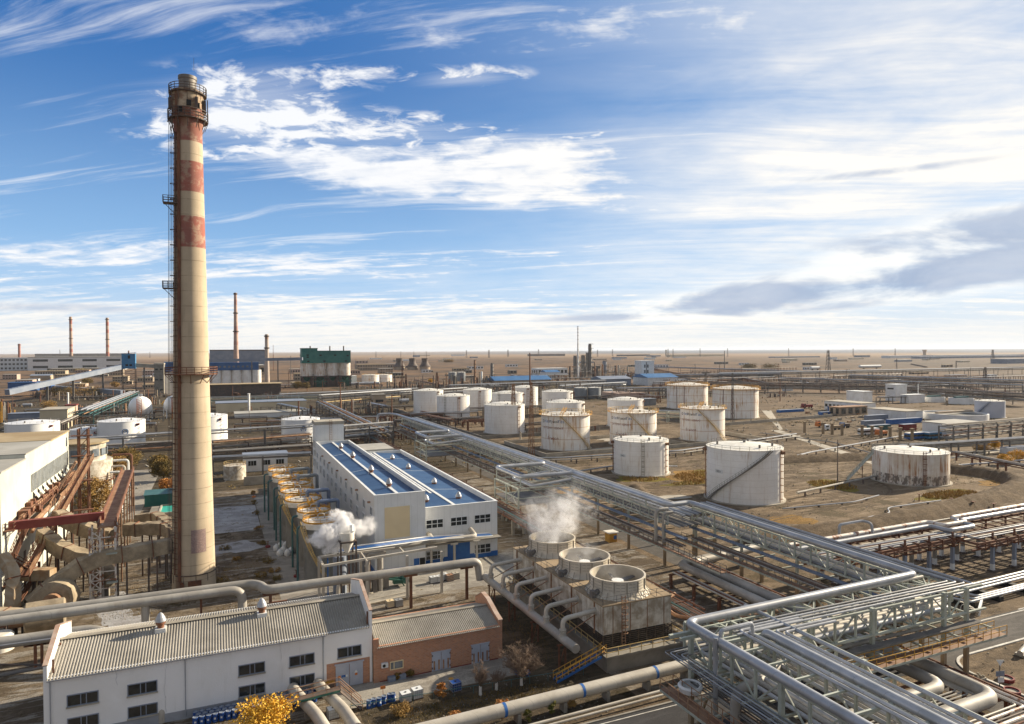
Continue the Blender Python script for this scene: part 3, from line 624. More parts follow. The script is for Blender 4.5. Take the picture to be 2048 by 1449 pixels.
def warehouse():
    x0, x1, y0, y1, yr, ze, zr = -16.6, 16.8, 82.0, 94.6, 88.3, 6.8, 8.45
    t = thing('warehouse', 'long white plastered building with ribbed grey roof at the lower left', 'building', (0, y0, 0))
    b = MB(); b.box(x0 + .35, 11.4, y0, y0 + .4, 0.95, ze); b.box(11.4, x1 - .3, y0, y0 + .4, 3.1, ze); b.box(x0 + .35, x1 - .3, y1 - .4, y1, 0, ze)
    gable(b, x0, x0 + .35, [(y0, 0), (y1, 0), (y1, ze + 1.3), (yr, zr + 1.5), (y0, ze + 1.3)])
    gable(b, x1 - .3, x1, [(y0, 0), (y1, 0), (y1, ze + 1.8), (yr, zr + 1.9), (y0, ze + 1.8)])
    b.build('wall', 'stucco_white', t)
    b = MB(); b.box(x0 + .35, 11.4, y0 - .05, y0 + .3, 0, .95); b.build('plinth', 'plinth_grey', t)
    b = MB(); b.box(11.4, x1 - .32, y0 + .01, y0 + .35, 0, 3.1); b.build('brick_infill', 'brick', t)
    b = MB()
    for xa, xb, h in ((x0, x0 + .35, 1.3), (x1 - .3, x1, 1.8)):
        for ya, za, yb, zb in ((y0, ze + h, yr, zr + h + (.2 if h < 1.5 else .1)), (yr, zr + h + (.2 if h < 1.5 else .1), y1, ze + h)):
            b.prism([(xa - .06, ya, za + .02), (xb + .06, ya, za + .02), (xb + .06, yb, zb + .02), (xa - .06, yb, zb + .02)], (0, 0, .12))
    b.build('coping', 'brick_cap', t)
    b = MB(); b.corr((x0 + .36, y0 - .25, ze - .05), (x1 - .31, y0 - .25, ze - .05), (x1 - .31, yr, zr), (x0 + .36, yr, zr), 112, -.09)
    b.corr((x1 - .31, y1 + .25, ze - .05), (x0 + .36, y1 + .25, ze - .05), (x0 + .36, yr, zr), (x1 - .31, yr, zr), 112, -.09)
    r = b.build('roof', 'asbestos', t)
    b = MB(); b.prism([(x0 + .4, yr - .3, zr + .04), (x0 + .4, yr, zr + .2), (x0 + .4, yr + .3, zr + .04)], (x1 - x0 - .75, 0, 0)); b.build('ridge_cap', 'concrete_pale', r)
    for xa, up, lo in ((-14.5, 1, 1), (-9.05, 1, 1), (1.85, 1, 1), (7.3, 1, 1), (12.75, 1, 0)):
        for z, ok in ((3.65, up), (1.25, lo)):
            if ok: win(t, xa, xa + 2.65, z, z + 1.05, y=y0, xs=(.43, .62), fm='blue_grey', d=.07)
    dr = MB(); dr.box(12.45, 14.02, y0 - .08, y0 + .005, .05, 2.75); dr.box(14.08, 15.65, y0 - .08, y0 + .005, .05, 2.75); dr.box(12.3, 15.8, y0 - .14, y0 + .005, 2.75, 2.9)
    d = dr.build('gate', 'door_grey', t)
    b = MB(); b.box(14.4, 15.2, y0 - .11, y0 - .078, .15, 1.75); b.build('wicket_door', 'door_grey', d)
    for xa, mm in ((12.7, 'orange'), (13.1, 'blue_paint'), (13.35, 'blue_paint'), (13.6, 'white_box'), (14.68, 'orange')):
        b = MB(); b.box(xa, xa + (.3 if mm == 'orange' else .22), y0 - .14, y0 - .112, 1.25, 1.5); b.build('warning_plate', mm, d)
    b = MB(); b.prism([(14.62, y0 - .14, 1.55), (15.02, y0 - .14, 1.55), (14.82, y0 - .14, 1.9)], (0, .028, 0)); b.build('warning_plate', 'white_box', d)
    b = MB(); rr = random.Random(3)
    for xc, za, zb in ((-5.4, 1.1, 6.6), (6.1, 4.6, 6.7), (-10.2, 5.0, 6.5), (11.1, 4.9, 6.6)):
        p = (xc, y0 - .008, zb)
        while p[2] > za: q = (p[0] + rr.uniform(-.09, .09), y0 - .008, p[2] - rr.uniform(.15, .4)); b.beam(p, q, .012, rr.uniform(.02, .055)); p = q
    b.build('wall_crack', 'plinth_grey', t)
    b = MB(); b.box(x0 + .35, 11.4, y0 - .32, y0 - .2, ze - .22, ze - .1); b.build('gutter', 'plinth_grey', t)
    for xc in (-16.0, -3.6, 11.0): b = MB(); b.tube([(xc, y0 - .14, ze - .15), (xc, y0 - .14, .3)], .055, 6); b.build('downpipe', 'plinth_grey', t)
    for xa, z in ((-14.5, 3.65), (-9.05, 3.65), (1.85, 3.65), (7.3, 3.65), (12.75, 3.65), (-14.5, 1.25), (-9.05, 1.25), (1.85, 1.25), (7.3, 1.25)): b = MB(); b.box(xa - .15, xa + 2.8, y0 - .2, y0, z - .2, z - .09); b.build('sill', 'concrete_pale', t)
    for xa, ya in ((x0 + .7, y0 + .9), (x0 + .55, yr - 1.0), (x1 - .45, y0 + .6)):
        b = MB(); b.box(xa - .09, xa + .09, ya - .05, ya + .05, ze, ze + 1.6); b.build('flashing', 'rust', t)
    roof_vent(-6.3, 87.3, 8.25, 'blue-grey domed ventilator on the left part of the white building roof')
    roof_vent(4.6, 87.4, 8.25, 'shiny domed ventilator near the middle of the white building roof')
warehouse()
def brick_shed():
    x0, x1, y0, y1, yr, ze, zr = 17.15, 33.6, 81.5, 90.4, 85.9, 4.35, 5.55
    t = thing('brick_workshop', 'low red brick workshop with two grey gates and a ribbed roof', 'building', (x0, y0, 0))
    b = MB(); b.box(x0, x1 - .4, y0, y0 + .4, 0, ze); b.box(x0, x1 - .4, y1 - .4, y1, 0, ze); b.box(16.86, 17.5, y0 - .02, y0 + .35, 0, ze + .9)
    gable(b, x1 - .4, x1, [(y0, 0), (y1, 0), (y1, ze + .8), (yr + 2, zr + .95), (yr, zr + .75), (y0 + 1.5, ze + .95), (y0, ze + .6)]); b.build('wall', 'brick', t)
    b = MB(); P = [(y0, ze + .6), (y0 + 1.5, ze + .95), (yr, zr + .75), (yr + 2, zr + .95), (y1, ze + .8)]
    for (ya, za), (yb, zb) in zip(P, P[1:]): b.prism([(x1 - .5, ya, za), (x1 + .1, ya, za), (x1 + .1, yb, zb), (x1 - .5, yb, zb)], (0, 0, .1))
    b.build('coping', 'brick_cap', t)
    b = MB(); b.corr((x0 + .1, y0 - .25, ze - .1), (x1 - .45, y0 - .25, ze - .1), (x1 - .45, yr, zr), (x0 + .1, yr, zr), 64, -.08)
    b.corr((x1 - .45, y1 + .2, ze - .1), (x0 + .1, y1 + .2, ze - .1), (x0 + .1, yr, zr), (x1 - .45, yr, zr), 64, -.08); r = b.build('roof', 'asbestos', t)
    b = MB(); b.prism([(x0 + .1, yr - .25, zr + .03), (x0 + .1, yr, zr + .17), (x0 + .1, yr + .25, zr + .03)], (x1 - x0 - .6, 0, 0)); b.build('ridge_cap', 'concrete_pale', r)
    for xa, xb in ((24.1, 26.5), (29.35, 31.75)):
        b = MB(); m_ = (xa + xb) / 2; b.box(xa, m_ - .03, y0 - .08, y0 + .005, .05, 2.35); b.box(m_ + .03, xb, y0 - .08, y0 + .005, .05, 2.35); b.box(xa - .1, xb + .1, y0 - .12, y0 + .005, 2.35, 2.45)
        d = b.build('gate', 'door_grey', t)
        s_ = MB()
        for k in range(4): xx = xa + (xb - xa) * (k + .5) / 4; s_.box(xx - .1, xx + .1, y0 - .1, y0 - .076, .15, 1.3 + .1 * (k % 2))
        s_.build('louvre_strip', 'rust_pale', d)
        s_ = MB()
        for k in (0, 1):
            for z in (.35, 1.15, 1.9): s_.box((xa, xb - .12)[k], (xa + .12, xb)[k], y0 - .12, y0 - .082, z, z + .2)
        s_.build('hinge', 'dark_steel', d)
    win(t, 18.9, 20.4, 1.3, 2.15, y=y0, xs=(.28,), fm='cream_panel', gm='glass_pale')
    b = MB(); b.box(17.75, 18.55, y0 - .35, y0 - .01, 1.75, 2.3); a = b.build('air_conditioner', 'plastic_white', t)
    b = MB(); b.tube([(18.05, y0 - .37, 2.02), (18.05, y0 - .352, 2.02)], .2, 14); b.build('fan_grille', 'black', a)
    b = MB(); b.box(17.6, 24.0, y0 - .06, y0, 0, .12); b.box(26.6, 29.3, y0 - .06, y0, 0, .12); b.box(31.8, 33.0, y0 - .06, y0, 0, .12); b.build('plinth', 'red_dark', t)
brick_shed()
# ---------------------------------------------------------------- blue-roofed hall
def blue_hall():
    XL, XM, XR, YN, YF, YR = 25.3, 34.6, 49.8, 120.5, 199.0, 123.0; zl, zr_ = 14.3, 10.6
    t = thing('factory_hall', 'white panelled factory hall with two blue roofs and white parapets', 'building', (XL, YN, 0))
    b = MB(); b.box(XL, XM, YN, YN + .3, 1.0, zl); b.box(XL, XL + .3, YN + .3, YF, 1.0, zl); b.box(XM - .3, XM, YN + .3, YF, 1.0, zl); b.box(XL + .3, XM - .3, YF - .3, YF, 0, zl)
    b.box(XM + .001, XR, YR, YR + .3, 1.0, zr_); b.box(XR - .3, XR, YR + .3, YF, 1.0, zr_); b.box(XM, XR - .3, YF - .3, YF, 0, zr_); b.build('wall', 'panel_white', t)
    b = MB(); b.box(XL - .03, XM, YN - .03, YN + .3, 0, 1.0); b.box(XL - .03, XL + .3, YN + .3, YF, 0, 1.0); b.box(XM + .01, XR + .03, YR - .03, YR + .3, 0, 1.0); b.box(XR - .3, XR + .03, YR + .3, YF, 0, 1.0); b.build('plinth', 'blue_paint', t)
    b = MB()
    for xa, xb, ya, yb, z in ((XL - .08, XL + .38, YN - .08, YF, zl), (XM - .38, XM + .08, YN - .08, YF, zl), (XR - .38, XR + .08, YR - .08, YF, zr_)): b.box(xa, xb, ya, yb, z, z + .1)
    b.box(XL + .38, XM - .38, YN - .08, YN + .38, zl, zl + .1); b.box(XM + .08, XR - .38, YR - .08, YR + .38, zr_, zr_ + .1); b.box(XL + .38, XM - .38, YF - .3, YF + .1, zl, zl + .1); b.build('coping', 'white_box', t)
    for nm, xa, xb, ya, z, xr in (('roof', XL + .3, XM - .3, YN + .3, zl, 29.9), ('roof', XM, XR - .3, YR + .3, zr_, 41.6)):
        b = MB(); zz = z - .95
        b.add([(xa, ya, zz), (xr, ya, z - .35), (xb, ya, zz), (xa, YF - .3, zz), (xr, YF - .3, z - .35), (xb, YF - .3, zz)], [(0, 1, 4, 3), (1, 2, 5, 4)]); r = b.build('roof', 'blue_roof', t)
        b = MB(); b.box(xr - .28, xr + .28, ya, YF - .3, z - .36, z - .26)
        if z < 12: b.box(xr - 1.1, xr - .75, ya + 14, YF - .3, z - .42, z - .3)
        for ys in ((150.5, 176) if z > 12 else (141, 166, 187)): b.box(xa + .2, xr - .35, ys, ys + .12, z - .78, z - .40) if 0 else b.prism([(xa, ys, zz + .02), (xr, ys, z - .33), (xb, ys, zz + .02), (xb, ys, zz - .05), (xr, ys, z - .4), (xa, ys, zz - .05)], (0, .14, 0))
        b.build('ridge_strip', 'white_box', r)
    for i in range(13):
        y = 122.2 + 6.55 * i
        win(t, 0, 0, 10.3, 11.75, x=XL, y0=y, y1=y + 1.9, cols=2, facing=-1, fm='white_box', gm='glass_pale')
        if i > 0: win(t, 0, 0, 7.2, 9.1, x=XL, y0=y + .3, y1=y + 2.5, cols=3, facing=-1, fm='white_box', gm='glass_pale', rows=2)
    for i in range(6): b = MB(); y = 124 + i * 12; b.box(XL - .5, XL, y, y + .4, 12.3, 12.6); b.build('wall_lamp', 'rust_pale', t)
    for xa, z0, z1 in ((35.5, 6.75, 8.25), (40.3, 6.75, 8.25), (45.1, 6.75, 8.25), (35.5, .9, 2.3), (45.1, .9, 2.5)): win(t, xa, xa + 3.2, z0, z1, y=YR, cols=3, rows=2)
    b = MB(); b.box(39.6, 44.1, YR - .06, YR + .004, .05, 3.4); d = b.build('gate', 'blue_paint', t)
    b = MB(); b.box(32.4, 33.4, YN - .06, YN + .004, .05, 2.2); b.build('door', 'blue_paint', t)
    b = MB(); b.box(33.5, 34.5, YN - .03, YN + .004, .05, 2.2); b.build('doorway', 'black', t)
    b = MB(); b.box(27.1, 31.7, YN - .05, YN + .004, 6.4, 12.0); b.build('infill_panel', 'cream_panel', t)
    b = MB(); b.box(31.7, 32.5, YN - .10, YN + .004, 6.4, 12.0); b.box(26.9, 31.7, YN - .12, YN + .004, 6.15, 6.4); b.build('panel_trim', 'panel_white', t)
    b = MB(); b.box(XL + .5, XR, YR - 2.0, YR - .1, 3.9, 4.15); b.build('ledge', 'concrete', t)
    for k, (x, y, z) in enumerate([(29.9, 129.0, 14), (29.9, 145.5, 14), (29.9, 167, 14), (29.9, 184.5, 14), (37.8, 131, 10), (44.6, 131, 10), (44.5, 147.6, 10), (44.3, 169.5, 10), (44.1, 186, 10)]):
        lab = ['grey domed roof ventilator nearest the cream panel on the higher blue roof', 'second ventilator back along the higher blue roof', 'third ventilator back along the higher blue roof', 'farthest ventilator on the higher blue roof, by the white tower',
               'ventilator on the lower blue roof tucked against the middle parapet', 'ventilator on the lower blue roof nearest the three windows', 'second ventilator back along the lower blue roof', 'third ventilator back along the lower blue roof', 'farthest ventilator on the lower blue roof'][k]
        roof_vent(x, y, z - (.35 if k < 4 else .6), lab, s=1.05)
    # stair tower behind
    t = thing('stair_tower', 'square white tower with a flat grey roof behind the blue-roofed hall', 'building', (29, 204, 0))
    b = MB(); b.box(25.4, 33.3, 200, 206.5, 0, 19.0); b.build('wall', 'panel_white', t)
    b = MB(); b.box(25.2, 33.5, 199.8, 206.7, 19.0, 19.9); b.box(26.2, 32.5, 200.8, 205.7, 19.9, 19.93); b.build('parapet', 'concrete_pale', t)
    for y in (201.5, 203.5, 205): win(t, 0, 0, 12.5, 14.3, x=25.4, y0=y - .4, y1=y + .4, cols=1, facing=-1)
    b = MB()
    for xx in (29.2, 29.9): b.beam((xx, 199.5, 14), (xx, 199.5, 20.4), .07)
    for k in range(13): b.beam((29.2, 199.5, 14.2 + k * .5), (29.9, 199.5, 14.2 + k * .5), .06)
    b.build('ladder', 'rust_pale', t)
    t = thing('lean_to', 'low grey flat roofed annex right of the white tower', 'building', (52, 205, 0))
    b = MB(); b.box(36, 48, 201, 214, 0, 10.5); b.build('wall', 'panel_white', t); b = MB(); b.box(35.8, 48.2, 200.8, 214.2, 10.5, 10.9); b.build('roof', 'roof_grey', t)
blue_hall()
# pipes along the hall's front ledge
def pipe(lab, pts, r, m='silver_dull', rad=None, n=10, name='pipeline', cat='pipe', posts=(), pm='rust', pw=0.28, group=None, collars=0, cm='blue_paint'):
    pts = bend(pts, rad or r * 3) if len(pts) > 2 else pts
    B = MB(); B.tube(pts, r, n)
    p0 = pts[0]
    if not posts and not collars: o = B.build(name, m); return tag(o, lab, cat, group)
    t = thing(name, lab, cat, (p0[0], p0[1], 0), group); B.build('pipe', m, t)
    for x, y, z in posts:
        q = MB(); q.beam((x, y, 0), (x, y, z - r), pw); q.beam((x - r * 1.6, y, z - r - .1), (x + r * 1.6, y, z - r - .1), pw * .8); q.build('support_post', pm, t)
    return t
pipe('thick grey insulated pipe on the ledge along the front of the white hall', [(22.8, 120.2, 5.2), (31, 120.0, 5.0), (35.3, 121.0, 4.9), (43, 121.3, 4.9)], .5, 'silver_dull', name='insulated_pipe')
pipe('beige pipe loop standing out in front of the blue gate', [(35.8, 122.6, 5.9), (35.8, 119.4, 5.3), (44.0, 119.4, 5.3), (44.0, 122.4, 5.9)], .42, 'pipe_beige', .9, name='pipe_loop', posts=((35.2, 118.9, 5.0), (39.6, 118.9, 5.0), (44.0, 118.9, 5.0)), pm='pipe_beige', pw=.36)
for k in range(4):
    pipe(['thin white pipe over the pale gantry in front of the steam', 'thin blue pipe on the pale gantry', 'second thin blue pipe on the pale gantry', 'thin silver pipe at the rear of the pale gantry'][k], [(17, 112.3 + k * .8, 7.35), (24, 113.2 + k * .8, 7.2), (34.8, 118.5 + k * .7, 5.9), (47.5, 119.6 + k * .7, 4.9)], .10 + .03 * (k % 2), ['white_box', 'blue_paint', 'blue_paint', 'silver'][k], 1, 6)
# ---------------------------------------------------------------- cooling tower block
def cooling_block():
    x0, x1, y0, y1, zt = 44.4, 54.8, 74.2, 102.6, 7.45
    t = thing('cooling_tower_block', 'long stained white cooling tower block with three open fan stacks', 'cooling tower', (49.6, 88, 0))
    b = MB(); b.box(x0, x1, y0, y1, 3.85, zt); b.build('casing', 'tile_white', t)
    b = MB(); b.box(x0 - .1, x1 + .1, y0 - .1, y1 + .1, zt, zt + .14); b.build('deck', 'concrete_tan', t)
    b = MB(); b.box(x0 + .5, x1 - .5, y0 + .5, y1 - .5, 2.1, 3.85); b.build('fill', 'black', t)
    b = MB()
    for k in range(7):
        z = 2.15 + k * .25
        for a, c in (((x0, y0, z), (x1, y0, z)), ((x0, y0, z), (x0, y1, z)), ((x1, y0, z), (x1, y1, z))): b.beam(a, c, .16, .09)
    for i in range(9): b.box(x0 + i * 1.3 - .06, x0 + i * 1.3 + .06, y0 - .12, y0 - .02, 2.1, 3.85)
    for i in range(23): b.box(x0 - .12, x0 - .02, y0 + i * 1.29 - .06, y0 + i * 1.29 + .06, 2.1, 3.85)
    b.build('louvres', 'louver', t)
    b = MB()
    for i in range(5): b.box(x0 - .14, x0 - .001, y0 + 2 + i * 6.2, y0 + 2.16 + i * 6.2, 3.4, zt)
    for i in range(4): b.box(x0 + 1.4 + i * 2.6, x0 + 1.48 + i * 2.6, y0 - .06, y0 - .001, 3.85, zt)
    b.build('seam_strip', 'rust_pale', t)
    b = MB(); b.box(x0 - .8, x1 + .9, y0 - 2.1, y1 + .5, 1.72, 2.02); b.build('basin_deck', 'concrete', t)
    b = MB(); b.box(x0 - .6, x1 + .7, y0 - 1.9, y1 + .4, 0, 1.72); b.build('basin_wall', 'concrete', t)
    b = MB(); b.rail([(x0 - .7, y1, 2.02), (x0 - .7, y0 - 2.0, 2.02), (x1 + .8, y0 - 2.0, 2.02), (x1 + .8, y0 + 8, 2.02)], 1.05, .07, 1.6, False, 1); b.build('handrail', 'yellow_pale', t)
    b = MB(); b.rail([(x0 + .1, y0 + .2, zt + .14), (x0 + .1, y1 - .2, zt + .14)], 1.0, .045, 2.0); b.rail([(x0 + .1, y0 + .2, zt + .14), (x1 - .1, y0 + .2, zt + .14), (x1 - .1, y1 - .2, zt + .14)], 1.0, .045, 2.0); b.build('handrail', 'mid_steel', t)
    for k, yc in enumerate((78.6, 87.6, 98.2)):
        xc = 49.3; zb, zc = zt + .14, 9.75; b = MB()
        b.lathe(xc, yc, [(4.35, zb), (3.95, zb + .25), (3.75, zb + .6), (3.68, zb + 1.0), (3.68, zc), (3.76, zc), (3.76, zc + .12), (3.52, zc + .12), (3.52, zb + .1)], 56, False); f = b.build('fan_stack', 'fan_white', t)
        b = MB()
        for i in range(28):
            q = 2 * math.pi * i / 28; c, s = math.cos(q), math.sin(q)
            b.beam((xc + c * 4.4, yc + s * 4.4, zb), (xc + c * 3.82, yc + s * 3.82, zb + .75), .09)
            if i % 2 == 0: b.beam((xc + c * 3.75, yc + s * 3.75, zb + .7), (xc + c * 3.75, yc + s * 3.75, zc), .12)
        for i in range(14):
            for zz in (zb + 1.05, zb + 1.45, zb + 1.85):
                for j in range(2):
                    q0 = 2 * math.pi * (i + .16 + j * .38) / 14; q1 = q0 + .13
                    b.beam((xc + math.cos(q0) * 3.7, yc + math.sin(q0) * 3.7, zz), (xc + math.cos(q1) * 3.7, yc + math.sin(q1) * 3.7, zz), .06)
        b.build('stiffener', 'concrete_pale', f)
        b = MB(); b.cyl(xc, yc, zb + .2, zb + 1.35, .75, .8, 20); b.build('hub', 'white_box', f)
        b = MB()
        for i in range(6):
            q = 2 * math.pi * i / 6 + .3 + k; c, s = math.cos(q), math.sin(q); w = .32
            b.prism([(xc + c * .7 + s * w, yc + s * .7 - c * w, zb + 1.0), (xc + c * .7 - s * w, yc + s * .7 + c * w, zb + 1.2), (xc + c * 3.4 - s * w * .8, yc + s * 3.4 + c * w * .8, zb + 1.14), (xc + c * 3.4 + s * w * .8, yc + s * 3.4 - c * w * .8, zb + 1.0)], (0, 0, .06))
        b.build('fan_blade', 'mid_steel', f)
        b = MB(); b.tube([(xc - 4.3, yc - 1.2, zb + .55), (xc - 3.5, yc - .9, zb + .55)], .38, 12); b.box(xc - 4.8, xc - 4.2, yc - 1.5, yc - .8, zb, zb + .9); b.build('fan_motor', 'mid_steel', t)
    b = MB()
    for xx in (47.0, 47.5): b.beam((xx, y0 - .3, 2.1), (xx, y0 - .3, 8.6), .08)
    for z in np.arange(2.4, 8.5, .4): b.beam((47.0, y0 - .3, z), (47.5, y0 - .3, z), .06)
    for z in np.arange(4, 8.6, .8): b.ring(47.25, y0 - .6, z, .4, 0, .06, 8, 0)
    b.build('ladder', 'rust_pale', t)
    # riser pipes and the header that feeds them
    h = thing('header_pipe', 'fat grey header pipe with six bent risers along the cooling tower', 'pipe', (40, 88, 0))
    b = MB(); b.tube([(39.2, 102.5, 3.5), (39.8, 72.9, 3.5)], .56, 14); b.build('pipe', 'silver_dull', h)
    for yy in (99.8, 95.0, 90.2, 85.4, 80.8, 76.2):
        b = MB(); xx = 39.75 - (yy - 73) * .018; b.tube(bend([(xx, yy, 3.9), (xx, yy, 6.0), (x0 + .1, yy, 6.35)], .8), .30, 12)
        for z in (4.35, 4.6): b.cyl(xx, yy, z, z + .12, .46, n=14)
        b.cyl(xx, yy, 3.6, 4.1, .45, n=14); b.tube([(x0 - .15, yy, 6.32), (x0 - .02, yy, 6.33)], .5, 14); b.build('riser_pipe', 'pipe_beige', h)
        b = MB(); b.beam((xx + .4, yy, 4.0), (x0 - .1, yy - .2, 5.9), .09); b.build('strut', 'rust_pale', h)
    for yy in (100, 92, 84, 76):
        b = MB()
        for o in (-.45, .45): b.beam((39.5 + o, yy, 0), (39.5 + o, yy, 2.9), .18)
        b.beam((38.8, yy, 2.85), (40.3, yy, 2.85), .2); b.beam((39.05, yy, .3), (39.95, yy, 2.7), .1); b.build('support_post', 'rust', h)
    st = thing('stairway', 'steep blue and yellow metal stairs at the cooling tower corner', 'stairs', (42, 70, 0))
    p0, p1 = (37.2, 69.6, .1), (42.6, 72.2, 2.1)
    p0 = (*at(1110, 1364), .1); p1 = (43.2, 73.0, 2.05)
    d = Vector(p1) - Vector(p0); nrm = Vector((-d.y, d.x, 0)).normalized() * .45
    for s in (-1, 1):
        b = MB(); a_, c_ = Vector(p0) + nrm * s, Vector(p1) + nrm * s; b.beam(a_, c_, .08, .28); b.build('stringer', 'blue_paint', st)
        b = MB(); b.rail([a_, c_], 1.0, .065, .8, False, 1); b.rail([c_, c_ + Vector((1.2, .9, 0))], 1.0, .065, .8, False, 1); b.build('handrail', 'yellow', st)
    b = MB()
    for k in range(12): q = Vector(p0).lerp(Vector(p1), (k + .5) / 12); b.beam(q - nrm, q + nrm, .25, .04)
    b.build('tread', 'mid_steel', st)
cooling_block()
# ---------------------------------------------------------------- seven leaching tanks
LT = [(16.6, 124.3, 10.0, 3.05), (16.4, 132.6, 10.0, 2.9), (15.7, 143.5, 10.0, 3.45), (15.5, 152.6, 10.0, 3.4), (15.8, 161.7, 10.0, 3.4), (15.2, 171.6, 10.0, 3.4), (14.8, 180.8, 10.0, 3.3)]
ordn = ['nearest', 'second nearest', 'third nearest', 'middle', 'third farthest', 'second farthest', 'farthest']
for i, (x, y, z, r) in enumerate(LT):
    ol = ['nearest the white steam puff', 'second from the steam puff', 'third from the steam puff', 'fourth, in the middle of its row', 'third from the far end of its row', 'second from the far end of its row', 'last at the far end of its row'][i]
    t = thing('process_tank', 'tall grey round tank with yellow railing, %s' % ol, 'tank', (x, y, 0), 'process tanks with yellow railings beside the hall')
    b = MB(); b.cyl(x, y, 0, z - 1.0, r, n=36); b.build('shell', 'tank_dull_concrete', t)
    b = MB(); b.lathe(x, y, [(r, z - 1.0), (r + .22, z - .95), (r + .22, z - .1), (r, z)], 36); b.lathe(x, y, [(r - .5, z + .004), (r - .5, z + .1), (r - 1.1, z + .18), (0.01, z + .35)], 36, False); b.build('lid', 'cap_white', t)
    b = MB(); b.ring(x, y, z, r + .05, 1.05, .06, 18, 1); b.lathe(x, y, [(r + .06, z), (r + .16, z + .05), (r + .16, z + .34), (r + .06, z + .34)], 36, False); b.build('railing', 'yellow', t)
    b = MB(); b.ring(x, y, z + .28, r * .45, 0, .07, 20, 0); b.tube(bend([(x - .6, y, z + .2), (x - .6, y, z + 1.2), (x + .6, y, z + 1.2), (x + .6, y, z + .2)], .5), .12, 6); b.build('lid_fitting', 'silver_dull', t)
    b = MB(); b.tube(bend([(x - r + .3, y - .6, z - .6), (x - r - 1.1, y - .8, z - .6), (x - r - 1.1, y - .8, 0)], .6), .2, 8); b.build('downpipe', 'green_pipe', t)
    if i < 6:
        b = MB(); n = 14; q0, q1 = R(205), R(275)
        if i in (0, 2, 3): 
            for k in range(n):
                qa, qb = q0 + (q1 - q0) * k / n, q0 + (q1 - q0) * (k + 1) / n; za, zb = (z - .6) * (1 - k / n) + .2, (z - .6) * (1 - (k + 1) / n) + .2
                for rr in (r + .25, r + 1.05): b.beam((x + rr * math.cos(qa), y + rr * math.sin(qa), za), (x + rr * math.cos(qb), y + rr * math.sin(qb), zb), .1, .2); 
                rr = r + 1.05; b.beam((x + rr * math.cos(qa), y + rr * math.sin(qa), za + 1), (x + rr * math.cos(qb), y + rr * math.sin(qb), zb + 1), .07); b.beam((x + rr * math.cos(qa), y + rr * math.sin(qa), za), (x + rr * math.cos(qa), y + rr * math.sin(qa), za + 1), .07)
                for e in (0, .5): q = qa + (qb - qa) * e; zz = za + (zb - za) * e; b.beam((x + (r + .25) * math.cos(q), y + (r + .25) * math.sin(q), zz), (x + (r + 1.05) * math.cos(q), y + (r + 1.05) * math.sin(q), zz), .2, .04)
            b.build('spiral_stair', 'yellow_pale', t)
        x2, y2, z2, r2 = LT[i + 1]
        if y2 - y - r - r2 > .2:
            b = MB(); b.box(x - .4, x + .4, y + r - .1, y2 - r2 + .1, z - .05, z + .05); b.rail([(x - .4, y + r, z), (x - .4, y2 - r2, z)], 1, .07, .8); b.rail([(x + .4, y + r, z), (x + .4, y2 - r2, z)], 1, .07, .8); b.build('footbridge', 'yellow', t)
    if i in (1, 2, 4, 5):
        b = MB(); b.tube(bend([(x + .8, y + .3, z + .3), (x + .8, y + .3, z + 1.5), (x + r + 1.6, y + .3, z + 1.5), (x + r + 1.6, y + .3, z - 2.5)], .5), .38, 10); b.build('duct', 'tray_blue' if i < 3 else 'tank_grey', t)
